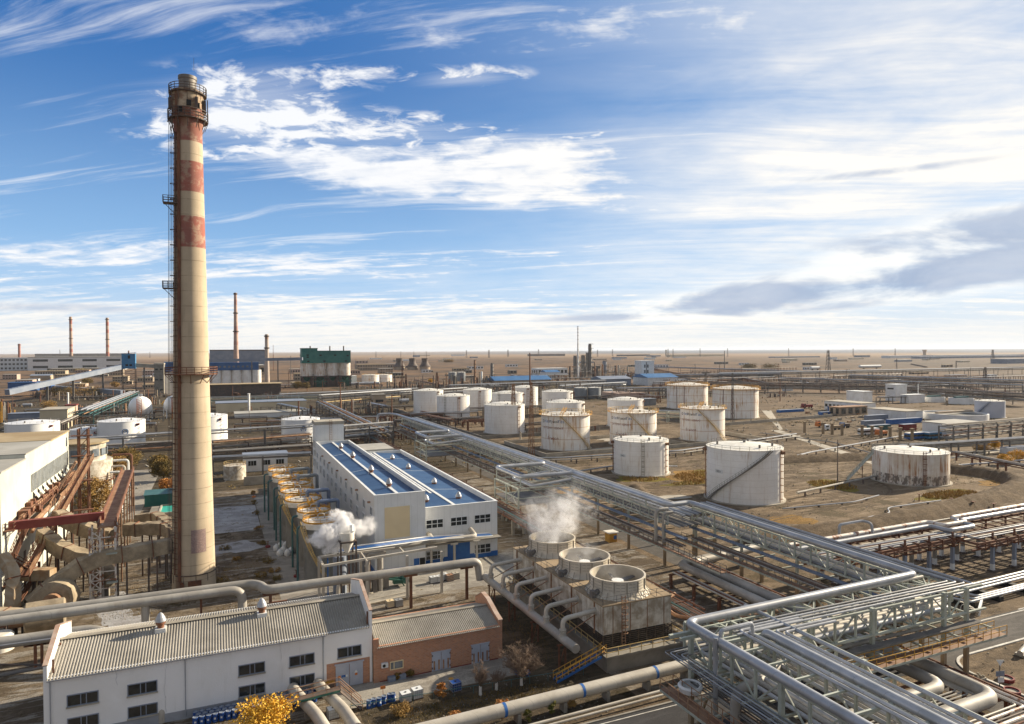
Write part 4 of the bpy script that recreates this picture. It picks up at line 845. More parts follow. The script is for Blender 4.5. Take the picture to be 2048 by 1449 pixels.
# ---------------------------------------------------------------- pale gantry with bunker, steam
def gantry():
    t = thing('pipe_gantry', 'pale steel portal gantry in front of the steam beside the hall', 'gantry', (15, 112, 0))
    b = MB()
    xs = [14.6, 21.3, 27.8, 33.6]; z = 6.9; y0, y1 = 107.6, 112.5
    for x in xs: b.beam((x, y0, 0), (x, y0, z), .38)
    for x in (14.6, 21.3): b.beam((x, y1, 0), (x, y1, z), .38)
    b.beam((xs[0], y0, z), (xs[3], y0 + 2.4, z), .36); b.beam((xs[0], y1, z), (27, y1, z), .36); b.beam((xs[0], y0, z), (xs[0], y1, z), .36); b.beam((21.3, y0, z), (21.3, y1, z), .2); b.beam((27.8, y0 + 1.6, z), (27.8, y1, z), .2)
    b.build('frame', 'pipe_beige', t)
    t = thing('hopper', 'square steel hopper on four dark legs standing over the pale gantry', 'hopper', (18.8, 111, 0))
    b = MB()
    for x in (17.6, 20.0):
        for y in (109.5, 112.5): b.beam((x, y, 0), (x, y, 9.6), .25)
    for z in (9.6,): b.rail([(17.6, 109.5, z - 1), (20.0, 109.5, z - 1), (20.0, 112.5, z - 1), (17.6, 112.5, z - 1)], 1, .25, 9, True, 0, False)
    b.build('leg', 'dark_steel', t)
    b = MB(); b.lathe(18.8, 111, [(.3, 7.6), (1.2, 9.4), (1.2, 10.9), (1.1, 10.9), (1.1, 9.5)], 20, False); b.build('bin', 'cap_white', t)
    b = MB(); b.cyl(19.6, 111.4, 9.6, 11.9, .28); b.build('vent_pipe', 'white_box', t)
    t = thing('pump_station', 'tangle of white and blue process pipes and a vessel under the pale gantry', 'pipework', (20, 111, 0))
    b = MB(); b.cyl(18.2, 114.5, 0, 6.2, 1.1, n=20); b.build('vessel', 'blue_grey', t)
    b = MB(); b.tube(bend([(17.4, 111, 0), (17.4, 111, 2.6), (24, 112, 3.2)], .8), .4, 10); b.build('pipe', 'pipe_beige', t)
    b = MB(); b.tube(bend([(22.4, 112.5, 0), (22.4, 112.5, 6.4), (25.5, 113, 6.4)], .5), .35, 10); b.cyl(24.6, 113, 0, 5.5, .5); b.build('pipe', 'silver_dull', t)
    for k in range(5): b = MB(); b.tube([(16 + k * 1.7, 112.6, 0), (16 + k * 1.7, 112.6, 6.6)], .11, 6); b.build('pipe', ['blue_paint', 'white_box', 'rust', 'white_box', 'rust_pale'][k], t)
    b = MB()
    for k in range(6): b.box(20 + k * 1.05, 20.8 + k * 1.05, 112.2 + (k % 3) * .4, 113.2 + (k % 3) * .4, 0, 2.2 + (k * 37 % 5) * .5)
    b.build('pump', 'mid_steel', t)
gantry()
def steam(name, lab, blobs, dens, seed):
    """real volume of vapour: one closed mesh of merged puffs"""
    b = MB(); rr = random.Random(seed); import mathutils
    me = bpy.data.meshes.new(name); import bmesh
    lo = [min(c[k] - c[3] for c in blobs) for k in range(3)]; hi = [max(c[k] + c[3] for c in blobs) for k in range(3)]
    m = bpy.data.materials.new(name); m.use_nodes = True; t = m.node_tree; t.nodes.clear()
    o_ = t.nodes.new('ShaderNodeOutputMaterial'); v = t.nodes.new('ShaderNodeVolumePrincipled'); t.links.new(v.outputs[0], o_.inputs['Volume'])
    v.inputs['Color'].default_value = (0.97, 0.97, 0.98, 1); v.inputs['Anisotropy'].default_value = -0.1
    g = t.nodes.new('ShaderNodeNewGeometry'); x, y, z = xyz(t, g.outputs['Position']); f = None
    n1 = noise(t, g.outputs['Position'], 0.62, 5, 0.62, 0.9); n2 = noise(t, g.outputs['Position'], 2.1, 4, 0.65, 0.5)
    for bx, by, bz, br, w in blobs:
        d = ((x - bx) * (x - bx) + (y - by) * (y - by) + (z - bz) * (z - bz)).f('SQRT') / br
        k = (1 - d).mx(0.0) * w; f = k if f is None else f + k
    den = (f * ((n1 - 0.5) * 6.5 + (n2 - 0.5) * 3.0 + 0.70) - 0.04).mx(0.0)
    t.links.new((den * dens).mn(dens * 1.2).k, v.inputs['Density']); MATS[name] = m
    b.box(lo[0], hi[0], lo[1], hi[1], lo[2], hi[2]); o = b.build(name, name); tag(o, lab, 'steam'); return o
def sp(px, py, y): d = ray(px, py); t = y / d[1]; return (d[0] * t, y, H + d[2] * t)
bl = []
for px, py, y, r, w in [(640, 1078, 112, 1.9, 1.1), (660, 1068, 112, 2.4, 1.3), (688, 1062, 112.3, 2.2, 1.3), (672, 1090, 111.7, 1.9, 1.1), (690, 1040, 113, 1.9, 1.0), (672, 1032, 113.4, 1.7, .9), (620, 1078, 112, 1.0, .8), (655, 1100, 112, 1.2, .8), (712, 1058, 114, 2.2, .42), (738, 1050, 115, 2.4, .30)]:
    bl.append((*sp(px, py, y), r * .88, w))
steam('steam_plume', 'dense white puff of steam in front of the nearest round process tank', bl, 5.0, 1)
bl = []
for px, py, y, r, w in [(1125, 1060, 99, 3.0, .8), (1090, 1062, 98, 3.2, .75), (1125, 1030, 100, 3.2, .9), (1140, 1010, 101, 2.6, .7), (1085, 1040, 100, 3.2, .45), (1075, 1015, 101, 3.0, .3), (1100, 1080, 98, 2.6, .55), (1150, 1045, 100, 2.0, .5), (1110, 1000, 102, 3.6, .30), (1060, 1035, 101, 3.6, .26), (1150, 985, 103, 3.4, .24), (1175, 1020, 102, 3.0, .28)]:
    bl.append((*sp(px, py, y), r, w))
steam('steam_plume', 'thin drifting steam above the farthest cooling tower fan', bl, 0.55, 2)
bl = [(*sp(px, py, y), r, w) for px, py, y, r, w in [(1150, 1118, 87.6, 2.6, .5), (1190, 1112, 88, 2.2, .5), (1170, 1100, 88.5, 2.0, .3), (1225, 1150, 78.8, 2.2, .35)]]
steam('steam_plume', 'faint haze of steam in the middle cooling tower fan', bl, 0.35, 3)
# ---------------------------------------------------------------- pipes behind and before the warehouse
pipe('fat pale pipe behind the white building that turns down near its chimney end', [(-60, 104.6, 6.0), (2.9, 104.6, 6.0), (2.9, 104.6, 0.2)], .62, 'silver_dull', 1.6, 12, posts=((-26, 104.6, 6.0), (-9.6, 105.4, 6.2), (-2.5, 105.6, 6.2)), pw=.3)
pipe('fat pale pipe with an offset bend running behind the two workshops', [(-60, 106.5, 6.0), (4.2, 106.5, 6.0), (5.6, 104.9, 5.95), (5.9, 102.8, 6.0), (38.2, 102.8, 6.0), (38.6, 102.8, 3.0)], .66, 'silver_dull', 1.0, 12, posts=((6.6, 103, 6.0), (8.0, 105, 4.0), (27.2, 103.1, 5.9), (36.4, 103.1, 5.9)), pw=.4)
b = MB(); b.tube([(-9.4, 104.8, 0), (-9.4, 104.8, 5.6)], .5, 12); tag(b.build('riser_pipe', 'silver_dull'), 'short vertical pale pipe dropping from the long pipe behind the roof', 'pipe')
pipe('fat low pipe ending in a bend behind the left gable', [(-60, 102.4, 4.0), (-15.5, 102.4, 4.0), (-13.2, 101.0, 3.6), (-12.4, 99.5, 2.6)], .75, 'silver_dull', 1.8, 12, posts=((-21.5, 102.4, 4.0), (-20.8, 102.4, 4.0)), pw=.3)
pipe('thin silver pipe left of the white building', [(-60, 100.3, 4.8), (-16.6, 96.8, 5.6), (-14.6, 96.4, 5.6)], .08, 'silver', .3, 6)
pipe('dark cable duct reaching the left gable', [(-50, 96, 1.6), (-17, 92, 4.2)], .16, 'mid_steel', None, 6)
pipe('dark overhead cable line crossing to the left gable', [(-50, 98.0, 8.2), (-17, 90, 5.0)], .10, 'dark_steel', None, 6)
# big pipe with blue bands in the foreground
t = pipe('big pale insulated pipe with three blue bands across the bottom', [(14, 66.2, 1.7), (58, 67.4, 1.7), (64, 67.6, 1.7)], .72, 'pipe_beige', .5, 16, name='banded_pipe')
t2 = thing('pipe_saddle', 'row of low concrete saddles carrying the blue banded pipe', 'pipe support', (36, 66.5, 0))
b = MB()
for k in range(7): x = 18 + k * 5.6; y = 66.2 + (x - 14) * .0273; b.box(x - .2, x + .2, y - .6, y + .6, 0, 1.1)
b.build('saddle', 'concrete', t2)
for k, px in enumerate((978, 1138, 1282)):
    x = [27.6, 37.2, 47.2][k]; y = 66.2 + (x - 14) * .0273
    b = MB(); b.tube([(x - .17, y, 1.7), (x + .17, y + .01, 1.7)], .735, 18, False); b.build('pipe_band', 'blue_paint', t)
for k in range(2): pipe(['thin pale pipe on the ground in front of the banded pipe', 'second thin pale pipe beside the bottom road'][k], [(12, 64.2 - k * .8, .5), (60, 65.5 - k * .8, .5)], .17 - k * .04, 'pipe_beige', None, 8)
b = MB(); b.rail([(13, 75.4, 0.1), (40.8, 72.9, 0.1)], .9, .05, 2.4, False, 0); tag(b.build('pipe_rail', 'green_pipe'), 'thin green pipe rail along the verge by the brick workshop', 'railing')
# ---------------------------------------------------------------- pipe racks
def truss(B, p, q, h, step=3.0, w=.22, dia=.12, zig=True):
    p, q = Vector(p), Vector(q); L = (q - p).length; n = max(1, round(L / step)); Z = Vector((0, 0, h))
    B.beam(p, q, w); B.beam(p + Z, q + Z, w)
    for k in range(n + 1):
        a = p.lerp(q, k / n); B.beam(a, a + Z, w * .9)
        if k < n:
            c = p.lerp(q, (k + 1) / n)
            if k % 2 == 0: B.beam(a + Z, c, dia)
            else: B.beam(a, c + Z, dia)
def walkway(t, p, q, w, m='walk_brown', rm='yellow', h=1.05, side=1):
    p, q = Vector(p), Vector(q); d = (q - p).normalized(); s = Vector((-d.y, d.x, 0)) * (w / 2)
    b = MB(); b.beam(p, q, w, .08)
    L = (q - p).length
    b.build('walkway', m, t)
    b = MB(); b.beam(p - s + Vector((0, 0, -.1)), q - s + Vector((0, 0, -.1)), .1, .25); b.beam(p + s + Vector((0, 0, -.1)), q + s + Vector((0, 0, -.1)), .1, .25); b.build('kick_plate', 'frame_pale', t)
    b = MB()
    if side in (1, 2): b.rail([p - s, q - s], h, .06, 1.5, False, 1)
    if side in (-1, 2): b.rail([p + s, q + s], h, .06, 1.5, False, 1)
    b.build('handrail', rm, t)
def kid_pipe(t, pts, r, m='silver', rad=None, n=8):
    pts = bend(pts, rad or r * 3.5, 4) if len(pts) > 2 else pts
    b = MB(); b.tube(pts, r, n); return b.build('pipe', m, t)
def col(t, B, x, y, z, w=.36): B.beam((x, y, 0), (x, y, z), w)
# -- rack running away beside the blue hall
ra = thing('pipe_rack', 'long silver pipe rack with expansion loops running away beside the blue-roofed hall', 'pipe rack', (78, 160, 0))
b = MB(); XF, XB = 75.4, 82.0
truss(b, (XF, 103, 7.9), (XF, 300, 7.9), 1.9, 3.0, .18, .10); truss(b, (XB, 103, 7.9), (XB, 300, 7.9), 1.9, 6.0, .18, .10)
for y in np.arange(104, 300, 6.0):
    b.beam((XF, y, 7.9), (XB, y, 7.9), .22); b.beam((XF, y, 9.8), (XB, y, 9.8), .2)
    b.beam((XF, y, 9.8), (XF, y, 11.2), .2)
for y in np.arange(104, 300, 12.0):
    for x in (XF, XB): b.beam((x, y, 5.0), (x, y, 8), .3)
b.build('frame', 'frame_pale', ra)
b = MB()
for y in np.arange(104, 300, 12.0):
    for x in (XF, XB): col(ra, b, x, y, 5.2, .42)
for y in np.arange(104, 300, 6.0): b.beam((XF - 3.0, y, 5.0), (XB, y, 5.0), .26)
b.build('column', 'concrete_tan', ra)
LP = [(75.4, 62.0, 154.0, 139.8), (75.4, 63.0, 231.0, 217.0)]
kid_pipe(ra, [(81.0, 59.0, 11.3), (81.0, 104.0, 11.3), (75.5, 103.2, 11.5), (75.5, 139.6, 11.5), (62.2, 139.6, 11.5), (62.2, 154.2, 11.5), (75.4, 154.2, 11.5), (75.4, 217, 11.5), (63, 217, 11.5), (63, 231, 11.5), (75.2, 231, 11.5), (73.5, 300, 11.5), (71.5, 306, 11.5), (66, 306, 11.5), (66, 306, 7)], .48, 'silver', 1.2, 12)
kid_pipe(ra, [(75.9, 103, 9.95), (75.9, 300, 9.95)], .26, 'pipe_beige')
for k in range(9): kid_pipe(ra, [(77.0 + k * .58, 100, 10.05 if k % 3 else 10.1), (77.0 + k * .58, 298, 10.05)], [.16, .12, .2][k % 3], ['silver', 'silver_dark', 'silver', 'pipe_beige', 'silver_dark'][k % 5], n=6)
for k in range(8): kid_pipe(ra, [(75.9 + k * .75, 100, 8.15), (75.9 + k * .75, 298, 8.15)], [.2, .14, .17][k % 3], ['pipe_beige', 'silver_dark', 'silver_dull', 'silver_dark'][k % 4], n=6)
for k in range(5): kid_pipe(ra, [(74.0 + k * .4, 98, 5.3), (74.0 + k * .4, 298, 5.3)], .1, ['silver_dull', 'rust', 'dark_steel'][k % 3], n=6)
for Lx0, Lx1, ya, yb in LP:
    kid_pipe(ra, [(77, yb + .5, 9.9), (65.5, yb + .5, 9.0), (65.5, ya - 2.0, 9.0), (77, ya - 2.0, 9.9)], .32, 'silver', 1)
    kid_pipe(ra, [(77, yb + 1.6, 9.9), (66.6, yb + 1.6, 9.0), (66.6, ya - 3.2, 9.0), (77, ya - 3.2, 9.9)], .24, 'silver_dull', 1)
    kid_pipe(ra, [(77, yb + 3, 8.0), (68, yb + 3, 8.0), (68, ya - 4.5, 8.0), (77, ya - 4.5, 8.0)], .26, 'pipe_beige', 1)
    b = MB()
    xx = Lx1 - .2
    for y in (yb, (yb + ya) / 2, ya):
        b.beam((xx, y, 0), (xx, y, 8.8), .28); b.beam((xx, y, 8.8), (75.4, y, 8.8), .2); b.beam((xx, y, 6.6), (75.4, y, 6.6), .2)
    b.beam((xx, yb, 8.8), (xx, ya, 8.8), .25); b.beam((xx, yb, 6.6), (xx, ya, 6.6), .2); b.beam((xx, yb, 4.4), (xx, ya, 4.4), .2)
    m_ = (yb + ya) / 2
    for a_, c_ in ((yb, m_), (m_, yb)): b.beam((xx, a_, 4.4), (xx, c_, 8.8), .1); b.beam((xx, a_, .4), (xx, c_, 4.4), .1)
    b.beam((xx + .5, yb, 8.8), (xx + .5, yb, 11.1), .2); b.beam((xx + .5, ya, 8.8), (xx + .5, ya, 11.1), .2); b.build('loop_tower', 'frame_pale', ra)
    b = MB(); b.box(xx, 75, yb, ya, 5.0, 5.1); b.build('platform', 'mid_steel', ra)
b = MB(); b.box(73.6, 74.5, 96, 298, 7.1, 7.3); b.build('cable_tray', 'tray_blue', ra)
walkway(ra, (71.9, 298, 5.2), (71.9, 84, 5.2), 1.2, 'walk_brown', 'mid_steel', 1.0, 2)
b = MB(); b.tube(bend([(75, 102.5, 11), (72.4, 102.5, 11), (72.4, 102.5, 5.4)], .9), .34, 10); b.tube(bend([(75.2, 101.4, 10.6), (73.2, 101.4, 10.6), (73.2, 101.4, 5.4)], .9), .26, 10); b.build('drop_pipe', 'silver_dull', ra)
# -- nearer part of the rack, shifted sideways
rb = thing('pipe_rack', 'pale green trussed pipe rack joining the far rack to the corner over the road', 'pipe rack', (83, 82, 0))
b = MB(); XF, XB = 80.9, 85.3
for x in (XF, XB): truss(b, (x, 57, 7.9), (x, 103, 7.9), 2.7, 3.0, .24, .13)
for y in np.arange(57, 104, 3.0): b.beam((XF, y, 10.6), (XB, y, 10.6), .2); b.beam((XF, y, 7.9), (XB, y, 7.9), .2)
for y in np.arange(57, 104, 6.0): b.beam((XF, y, 10.6), (XB, y + 3, 10.6), .1); b.beam((XF - 3, y, 5.6), (XB, y, 5.6), .22)
for y in (102, 90, 78, 66):
    for x in (XF, XB): b.beam((x, y, 4.8), (x, y, 8), .36)
b.build('frame', 'frame_pale', rb)
b = MB()
for y in (102, 90, 78, 66):
    for x in (XF, XB): b.beam((x, y, 0), (x, y, 5), .45)
b.build('column', 'concrete_tan', rb)
for k in range(4): kid_pipe(rb, [(83.0 + k * .66, 104, 11.05), (83.0 + k * .66, 53.9 + (3 - k) * .62 + .2, 11.05), (48.1 + (3 - k) * .0, 53.9 + (3 - k) * .62 + .2, 11.05)], .125, 'silver' if k % 2 else 'silver_dark', .5)
for k in range(7): kid_pipe(rb, [(81.2 + k * .55, 104, 8.2), (81.2 + k * .55, 60.5 - k * .6, 8.2), (46, 60.5 - k * .6, 8.2)], [.2, .3, .2, .26][k % 4], ['silver_dark', 'silver_dull', 'silver', 'pipe_beige'][k % 4], .7)
for k in range(5): kid_pipe(rb, [(78.2 + k * .5, 100, 5.9), (78.2 + k * .5, 60, 5.9)], .11, ['silver_dull', 'dark_steel', 'rust'][k % 3], n=6)
b = MB(); b.box(79.3, 80.2, 58, 102, 7.2, 7.4); b.build('cable_tray', 'tray_blue', rb)
walkway(rb, (77.0, 102, 5.6), (77.0, 58, 5.6), 1.2, 'walk_brown', 'mid_steel', 1.0, 2)
# -- crossing over the road
rc = thing('pipe_bridge', 'pale green pipe bridge with a rusty yellow-railed walkway crossing at the right', 'pipe bridge', (66, 56, 0))
b = MB(); YN, YB = 53.7, 59.4
for y in (YN, YB): truss(b, (45.6, y, 7.9), (83.0, y, 7.9), 2.85, 3.1, .24, .13)
for x in np.arange(45.6, 84, 3.117): b.beam((x, YN, 10.75), (x, YB, 10.75), .2); b.beam((x, YN, 7.9), (x, YB, 7.9), .2)
for k, x in enumerate(np.arange(45.6, 80, 6.233)):
    b.beam((x, YN, 10.75), (x + 6.2, YB, 10.75), .11); b.beam((x, YB, 10.75), (x + 6.2, YN, 10.75), .11)
for x in (83.0, 78.9, 66.9, 57.5):
    for y in (YN, YB): b.beam((x, y, 5.2), (x, y, 11), .42)
for x in np.arange(48, 86, 3.1): b.beam((x, YN - 1.6, 6.3), (x, YB, 6.3), .2)
b.beam((45, YN - .1, 8.0), (86.4, YN - .1, 8.0), .3, .2); b.beam((57, YB, 6.3), (83, YB, 6.3), .25); b.beam((57, YN, 6.3), (83, YN, 6.3), .25); b.beam((83, YN, 10.9), (85.8, YN, 10.9), .3)
b.build('frame', 'frame_pale', rc)
b = MB()
for x in (83.0, 78.9, 66.9, 57.5):
    for y in (YN, YB): b.beam((x, y, 0), (x, y, 5.3), .46)
b.build('column', 'concrete_tan', rc)
kid_pipe(rc, [(81.0, 60.5, 11.3), (81.0, 59.0, 11.3), (44.9, 58.2, 11.3), (44.9, 20, 11.3)], .46, 'silver', 1.3, 14)
for k in range(5): kid_pipe(rc, [(60, 52.8 + k * .22, 6.9 - .0 * k), (84.6, 52.8 + k * .22, 6.9)], .085, 'mid_steel', n=6)
kid_pipe(rc, [(52, 58.6, 10.95), (82, 58.6, 10.95)], .2, 'pipe_beige')
for k in range(4): kid_pipe(rc, [(49, 55.2 + k * .9, 8.2), (82, 55.2 + k * .9, 8.2)], [.34, .42, .3, .38][k], ['silver', 'pipe_beige', 'pipe_beige', 'silver_dull'][k], n=12)
kid_pipe(rc, [(56, 57.5, 6.55), (74, 57.5, 6.55)], .28, 'pipe_beige'); kid_pipe(rc, [(58, 55, 6.55), (78, 55, 6.55)], .2, 'silver_dull')
walkway(rc, (87.2, 52.3, 5.35), (56, 52.3, 5.35), 1.5, 'walk_brown', 'yellow', 1.15, 2)
# -- rack coming towards the viewer
rd = thing('pipe_rack', 'pale green pipe rack coming towards the viewer at the bottom right corner', 'pipe rack', (48, 45, 0))
b = MB(); XF, XB = 44.9, 55.0
for x in (XF, XB, 50.2): truss(b, (x, 20, 7.8), (x, 57.5, 7.8), 3.0, 3.12, .26, .14)
for y in np.arange(20, 58, 3.12): b.beam((XF, y, 7.8), (XB, y, 7.8), .2); b.beam((XF, y, 10.8), (XB, y, 10.8), .2); b.beam((XF - 1.6, y, 7.9), (XF, y, 7.9), .18); b.beam((XF - 2.8, y, 5.2), (XB, y, 5.2), .2)
for y in (57.4, 45, 32.6):
    for x in (XF, XB): b.beam((x, y, 4.8), (x, y, 11), .42)
b.beam((42.2, 57.4, 10.6), (45, 57.4, 10.6), .34); b.beam((42.6, 56.2, 10.7), (45, 56.2, 10.7), .28)
b.build('frame', 'frame_pale', rd)
b = MB()
for y in (57.4, 45, 32.6):
    for x in (XF, XB): b.beam((x, y, 0), (x, y, 5), .46)
b.beam((XF, 54.8, 5), (XF + .1, 57, 0), .2)
b.build('column', 'concrete_tan', rd)
for k in range(2): kid_pipe(rd, [(57, 53.9 + .55 * k + .3, 11.05), (49.6 - k * .7, 53.9 + .55 * k + .3, 11.05), (49.6 - k * .7, 20, 11.05)], .17, 'silver', .5)
for k in range(2): kid_pipe(rd, [(60, 52.6 + .6 * k, 11.05), (52.9 - k * .7, 52.6 + .6 * k, 11.05), (52.9 - k * .7, 20, 11.05)], .16, 'silver', .5)
kid_pipe(rd, [(51.0, 53.6, 10.0), (51.0, 53.2, 11.1), (51.0, 20, 11.1)], .46, 'silver', .5, 14)
kid_pipe(rd, [(54.4, 60, 11.05), (54.4, 20, 11.05)], .2, 'silver'); kid_pipe(rd, [(45.7, 57, 11.0), (45.7, 20, 11.0)], .16, 'silver_dull')
for k in range(5): kid_pipe(rd, [(60, 58.9 - k * .42, 8.35), (42.6 + k * .38, 58.9 - k * .42, 8.35), (42.6 + k * .38, 20, 8.35)], .065, 'silver' if k % 2 else 'silver_dark', .4, 6)
for k in range(5): kid_pipe(rd, [(49.5, 57.8 - k * .6, 8.3), (46.2 + k * .85, 57.8 - k * .6, 8.3), (46.2 + k * .85, 20, 8.3)], [.2, .3, .26, .34, .22][k], ['silver', 'silver_dull', 'silver', 'pipe_beige', 'silver'][k], .8)
for k in range(5): kid_pipe(rd, [(51.5 + k * .7, 57, 8.25), (51.5 + k * .7, 20, 8.25)], [.22, .16, .26][k % 3], ['silver', 'silver_dull', 'silver'][k % 3])
for k in range(8): kid_pipe(rd, [(44.2 + k * .4, 57, 5.9), (44.2 + k * .4, 20, 5.9)], .09, ['mid_steel', 'silver_dull', 'dark_steel'][k % 3], n=6)
kid_pipe(rd, [(45.2, 53.2, 11.3), (45.2, 53.2, 12.3), (49.4, 53.4, 12.3), (49.4, 53.4, 10.8)], .2, 'silver', .4); kid_pipe(rd, [(44.4, 53.0, 11.8), (44.4, 53.0, 0)], .24, 'silver')
kid_pipe(rd, [(56, 54.0, 8.0), (47.0, 50.0, 8.2), (44.2, 50.0, 8.0), (44.2, 50.0, 0)], .46, 'silver_dull', 1.2, 14)
walkway(rd, (41.9, 57.5, 5.35), (41.9, 20, 5.35), 1.6, 'walk_brown', 'rust_pale', 1.2, 2)
b = MB(); b.lathe(43.4, 55.6, [(.05, 5.5), (1.1, 5.6), (1.25, 6.1), (1.1, 6.3), (.9, 6.2)], 20, False); b.build('drum_cover', 'white_box', rd)
for k in range(4): b = MB(); b.box(45.4 + 2.5 * k, 46.9 + 2.5 * k, 42, 55, 5.25, 5.33); b.build('grating', 'mid_steel', rd)
# -- low rusty trestle
re_ = thing('pipe_trestle', 'low rusty pipe trestle running from the hall past the cooling towers', 'pipe trestle', (59, 130, 0))
b = MB()
for x in (58.2, 61.0): b.beam((x, 72, 3.3), (x, 300, 3.3), .25, .3)
for y in np.arange(72, 300, 3): b.beam((57.6, y, 3.45), (61.4, y, 3.45), .18)
for y in np.arange(78, 300, 12): b.beam((57.4, y, 3.5), (57.4, y, 4.7), .14); b.beam((61.5, y, 3.5), (61.5, y, 4.9), .14); b.beam((57.4, y, 4.6), (61.5, y, 4.6), .14)
b.build('frame', 'rust', re_)
b = MB()
for y in np.arange(75, 300, 12):
    for x in (58.3, 60.9): b.beam((x, y, 0), (x, y, 3.2), .5)
b.build('column', 'concrete', re_)
for k in range(9): kid_pipe(re_, [(58.0 + k * .36, 74, 3.7), (58.0 + k * .36, 300, 3.7)], [.12, .09, .15][k % 3], ['dark_steel', 'rust', 'mid_steel', 'rust', 'dark_steel'][k % 5], n=6)
kid_pipe(re_, [(57.7, 74, 4.75), (57.7, 300, 4.75)], .12, 'green_pipe'); kid_pipe(re_, [(60.2, 74, 4.75), (60.2, 300, 4.75)], .13, 'rust')
kid_pipe(re_, [(61.2, 82, 4.2), (57.5, 80, 4.2), (56.6, 76, 3.8), (60, 72, 3.8), (72, 71.5, 3.8)], .26, 'rust_pale', 1.2); 
# -- two fat pipes low between the racks
rf = thing('pipe_trestle', 'two fat grey pipes on a low trestle turning left at the bottom right', 'pipe trestle', (74, 70, 0))
for xx, yy, xe, r in ((72.6, 49.4, 52, .68), (75.3, 45.6, 50, .78)):
    kid_pipe(rf, [(95 if r > .7 else 90, 98 + r, 3.0), (xx, 96, 3.0), (xx, yy, 3.0), (xe, yy - .6, 3.0)], r, 'silver_dull', 1.8, 14)
for k in range(6): kid_pipe(rf, [(73.6 + k * .24, 94, 2.7), (73.6 + k * .24, 48.6 - k * .5, 2.7), (52, 48.2 - k * .5, 2.7)], .09, 'silver_dull', .4, 6)
for k in range(3): kid_pipe(rf, [(70.8 - k * .5, 94, 2.6), (70.8 - k * .5, 60, 2.6)], .14, ['silver_dull', 'rust', 'pipe_beige'][k], n=6)
for k in range(5): kid_pipe(rf, [(76.4 + k * .4, 92, 2.6), (76.4 + k * .4, 44.2 - k * .55, 2.6), (52, 43.6 - k * .55, 2.6)], [.12, .16, .1, .2, .1][k], ['silver_dull', 'pipe_rusty', 'dark_steel', 'pipe_rusty', 'rust'][k], .4, 8)
b = MB()
for y in np.arange(46, 96, 6): b.beam((69, y, 2.25), (78.6, y, 2.25), .26); b.beam((69.4, y, 0), (69.4, y, 2.3), .4); b.beam((77.9, y, 0), (77.9, y, 2.3), .4)
for x in np.arange(52, 78, 5): b.beam((x, 40.5, 2.25), (x, 50.5, 2.25), .26); b.beam((x, 41, 0), (x, 41, 2.3), .35); b.beam((x, 50, 0), (x, 50, 2.3), .35)
b.beam((78.8, 40, 2.4), (78.8, 96, 2.4), .22); b.build('frame', 'rust', rf)
# -- rack to the right on striped columns
rg = thing('pipe_rack', 'rusty pipe rack on concrete columns with white painted feet at the right', 'pipe rack', (120, 82, 0))
b = MB(); b.beam((89, 80.4, 5.6), (123, 80.8, 5.6), .3, .4); b.beam((89, 86.5, 5.6), (200, 88.5, 5.6), .3, .4); b.beam((122, 77.0, 5.6), (200, 78.2, 5.6), .3, .4); b.beam((122, 77, 5.6), (122, 81, 5.6), .3, .4); b.beam((89, 80.4, 5.1), (123, 80.8, 5.1), .7, .12); b.beam((122, 77.1, 5.1), (200, 78.3, 5.1), .7, .12)
b.beam((89, 81.0, 4.2), (123, 81.2, 4.2), .25, .3); b.beam((122, 78, 4.2), (200, 79, 4.2), .25, .3); b.beam((89, 84.5, 4.2), (200, 86, 4.2), .25, .3)
for x in np.arange(90, 200, 3.1): n_ = 80.5 if x < 122 else 77; b.beam((x, n_, 5.9), (x, 87.5, 5.9), .2); b.beam((x, n_ + .4, 4.4), (x, 86, 4.4), .16); b.beam((x, n_, 4.2), (x, n_, 5.8), .14)
for x in np.arange(96, 200, 6.2): n_ = 80.7 if x < 122 else 77.6; b.beam((x, n_, 3.2), (x, n_, 7), .28); b.beam((x, 86.5, 3.2), (x, 86.5, 6), .28)
b.build('frame', 'rust', rg)
for x in np.arange(96, 200, 6.2):
    for y in ((80.7 if x < 122 else 77.6), 84.0, 87.0):
        b = MB(); b.box(x - .26, x + .26, y - .26, y + .26, 1.35, 4.3); c_ = b.build('column', 'blue_grey' if y < 81 else 'concrete', rg)
        b = MB(); b.box(x - .275, x + .275, y - .275, y + .275, .25, 1.35); b.build('painted_foot', 'white_box', c_)
        b = MB(); b.box(x - .6, x + .6, y - .6, y + .6, 0, .25); b.build('footing', 'dark_steel', c_)
kid_pipe(rg, [(88, 86.6, 6.9), (124, 87.6, 6.9), (124, 84.6, 6.9), (131, 84.8, 6.9), (131, 88.0, 6.9), (200, 90, 6.9)], .42, 'pipe_rusty', 1, 12)
kid_pipe(rg, [(88, 84.8, 6.75), (122, 85.8, 6.75), (122, 82.2, 6.75), (129.6, 82.4, 6.75), (129.6, 86.2, 6.75), (200, 88, 6.75)], .42, 'silver', 1, 12)
kid_pipe(rg, [(88, 87.6, 6.4), (200, 90.6, 6.4)], .2, 'silver_dull')
for k in range(5): kid_pipe(rg, [(88, 81.2 + k * .55, 6.2), (123.5 - k * .5, 81.4 + k * .55, 6.2), (123.5 - k * .5, 78.0 + k * .7, 6.2), (200, 79.4 + k * .7, 6.2)], [.13, .2, .1, .16, .12][k], ['silver', 'silver_dull', 'rust', 'silver', 'silver_dull'][k], .5, 8)
for k in range(4): kid_pipe(rg, [(88, 81.4 + k * 1.2, 4.75), (200, 82.0 + k * 1.2, 4.75)], [.22, .14, .18, .12][k], ['silver_dull', 'pipe_rusty', 'silver', 'rust'][k], n=8)
kid_pipe(rg, [(101.5, 88.2, 3.5), (101.5, 88.2, 8.6), (107, 88.0, 8.8), (107.6, 86.6, 8.6), (107.6, 86.4, 7)], .25, 'silver', .6)
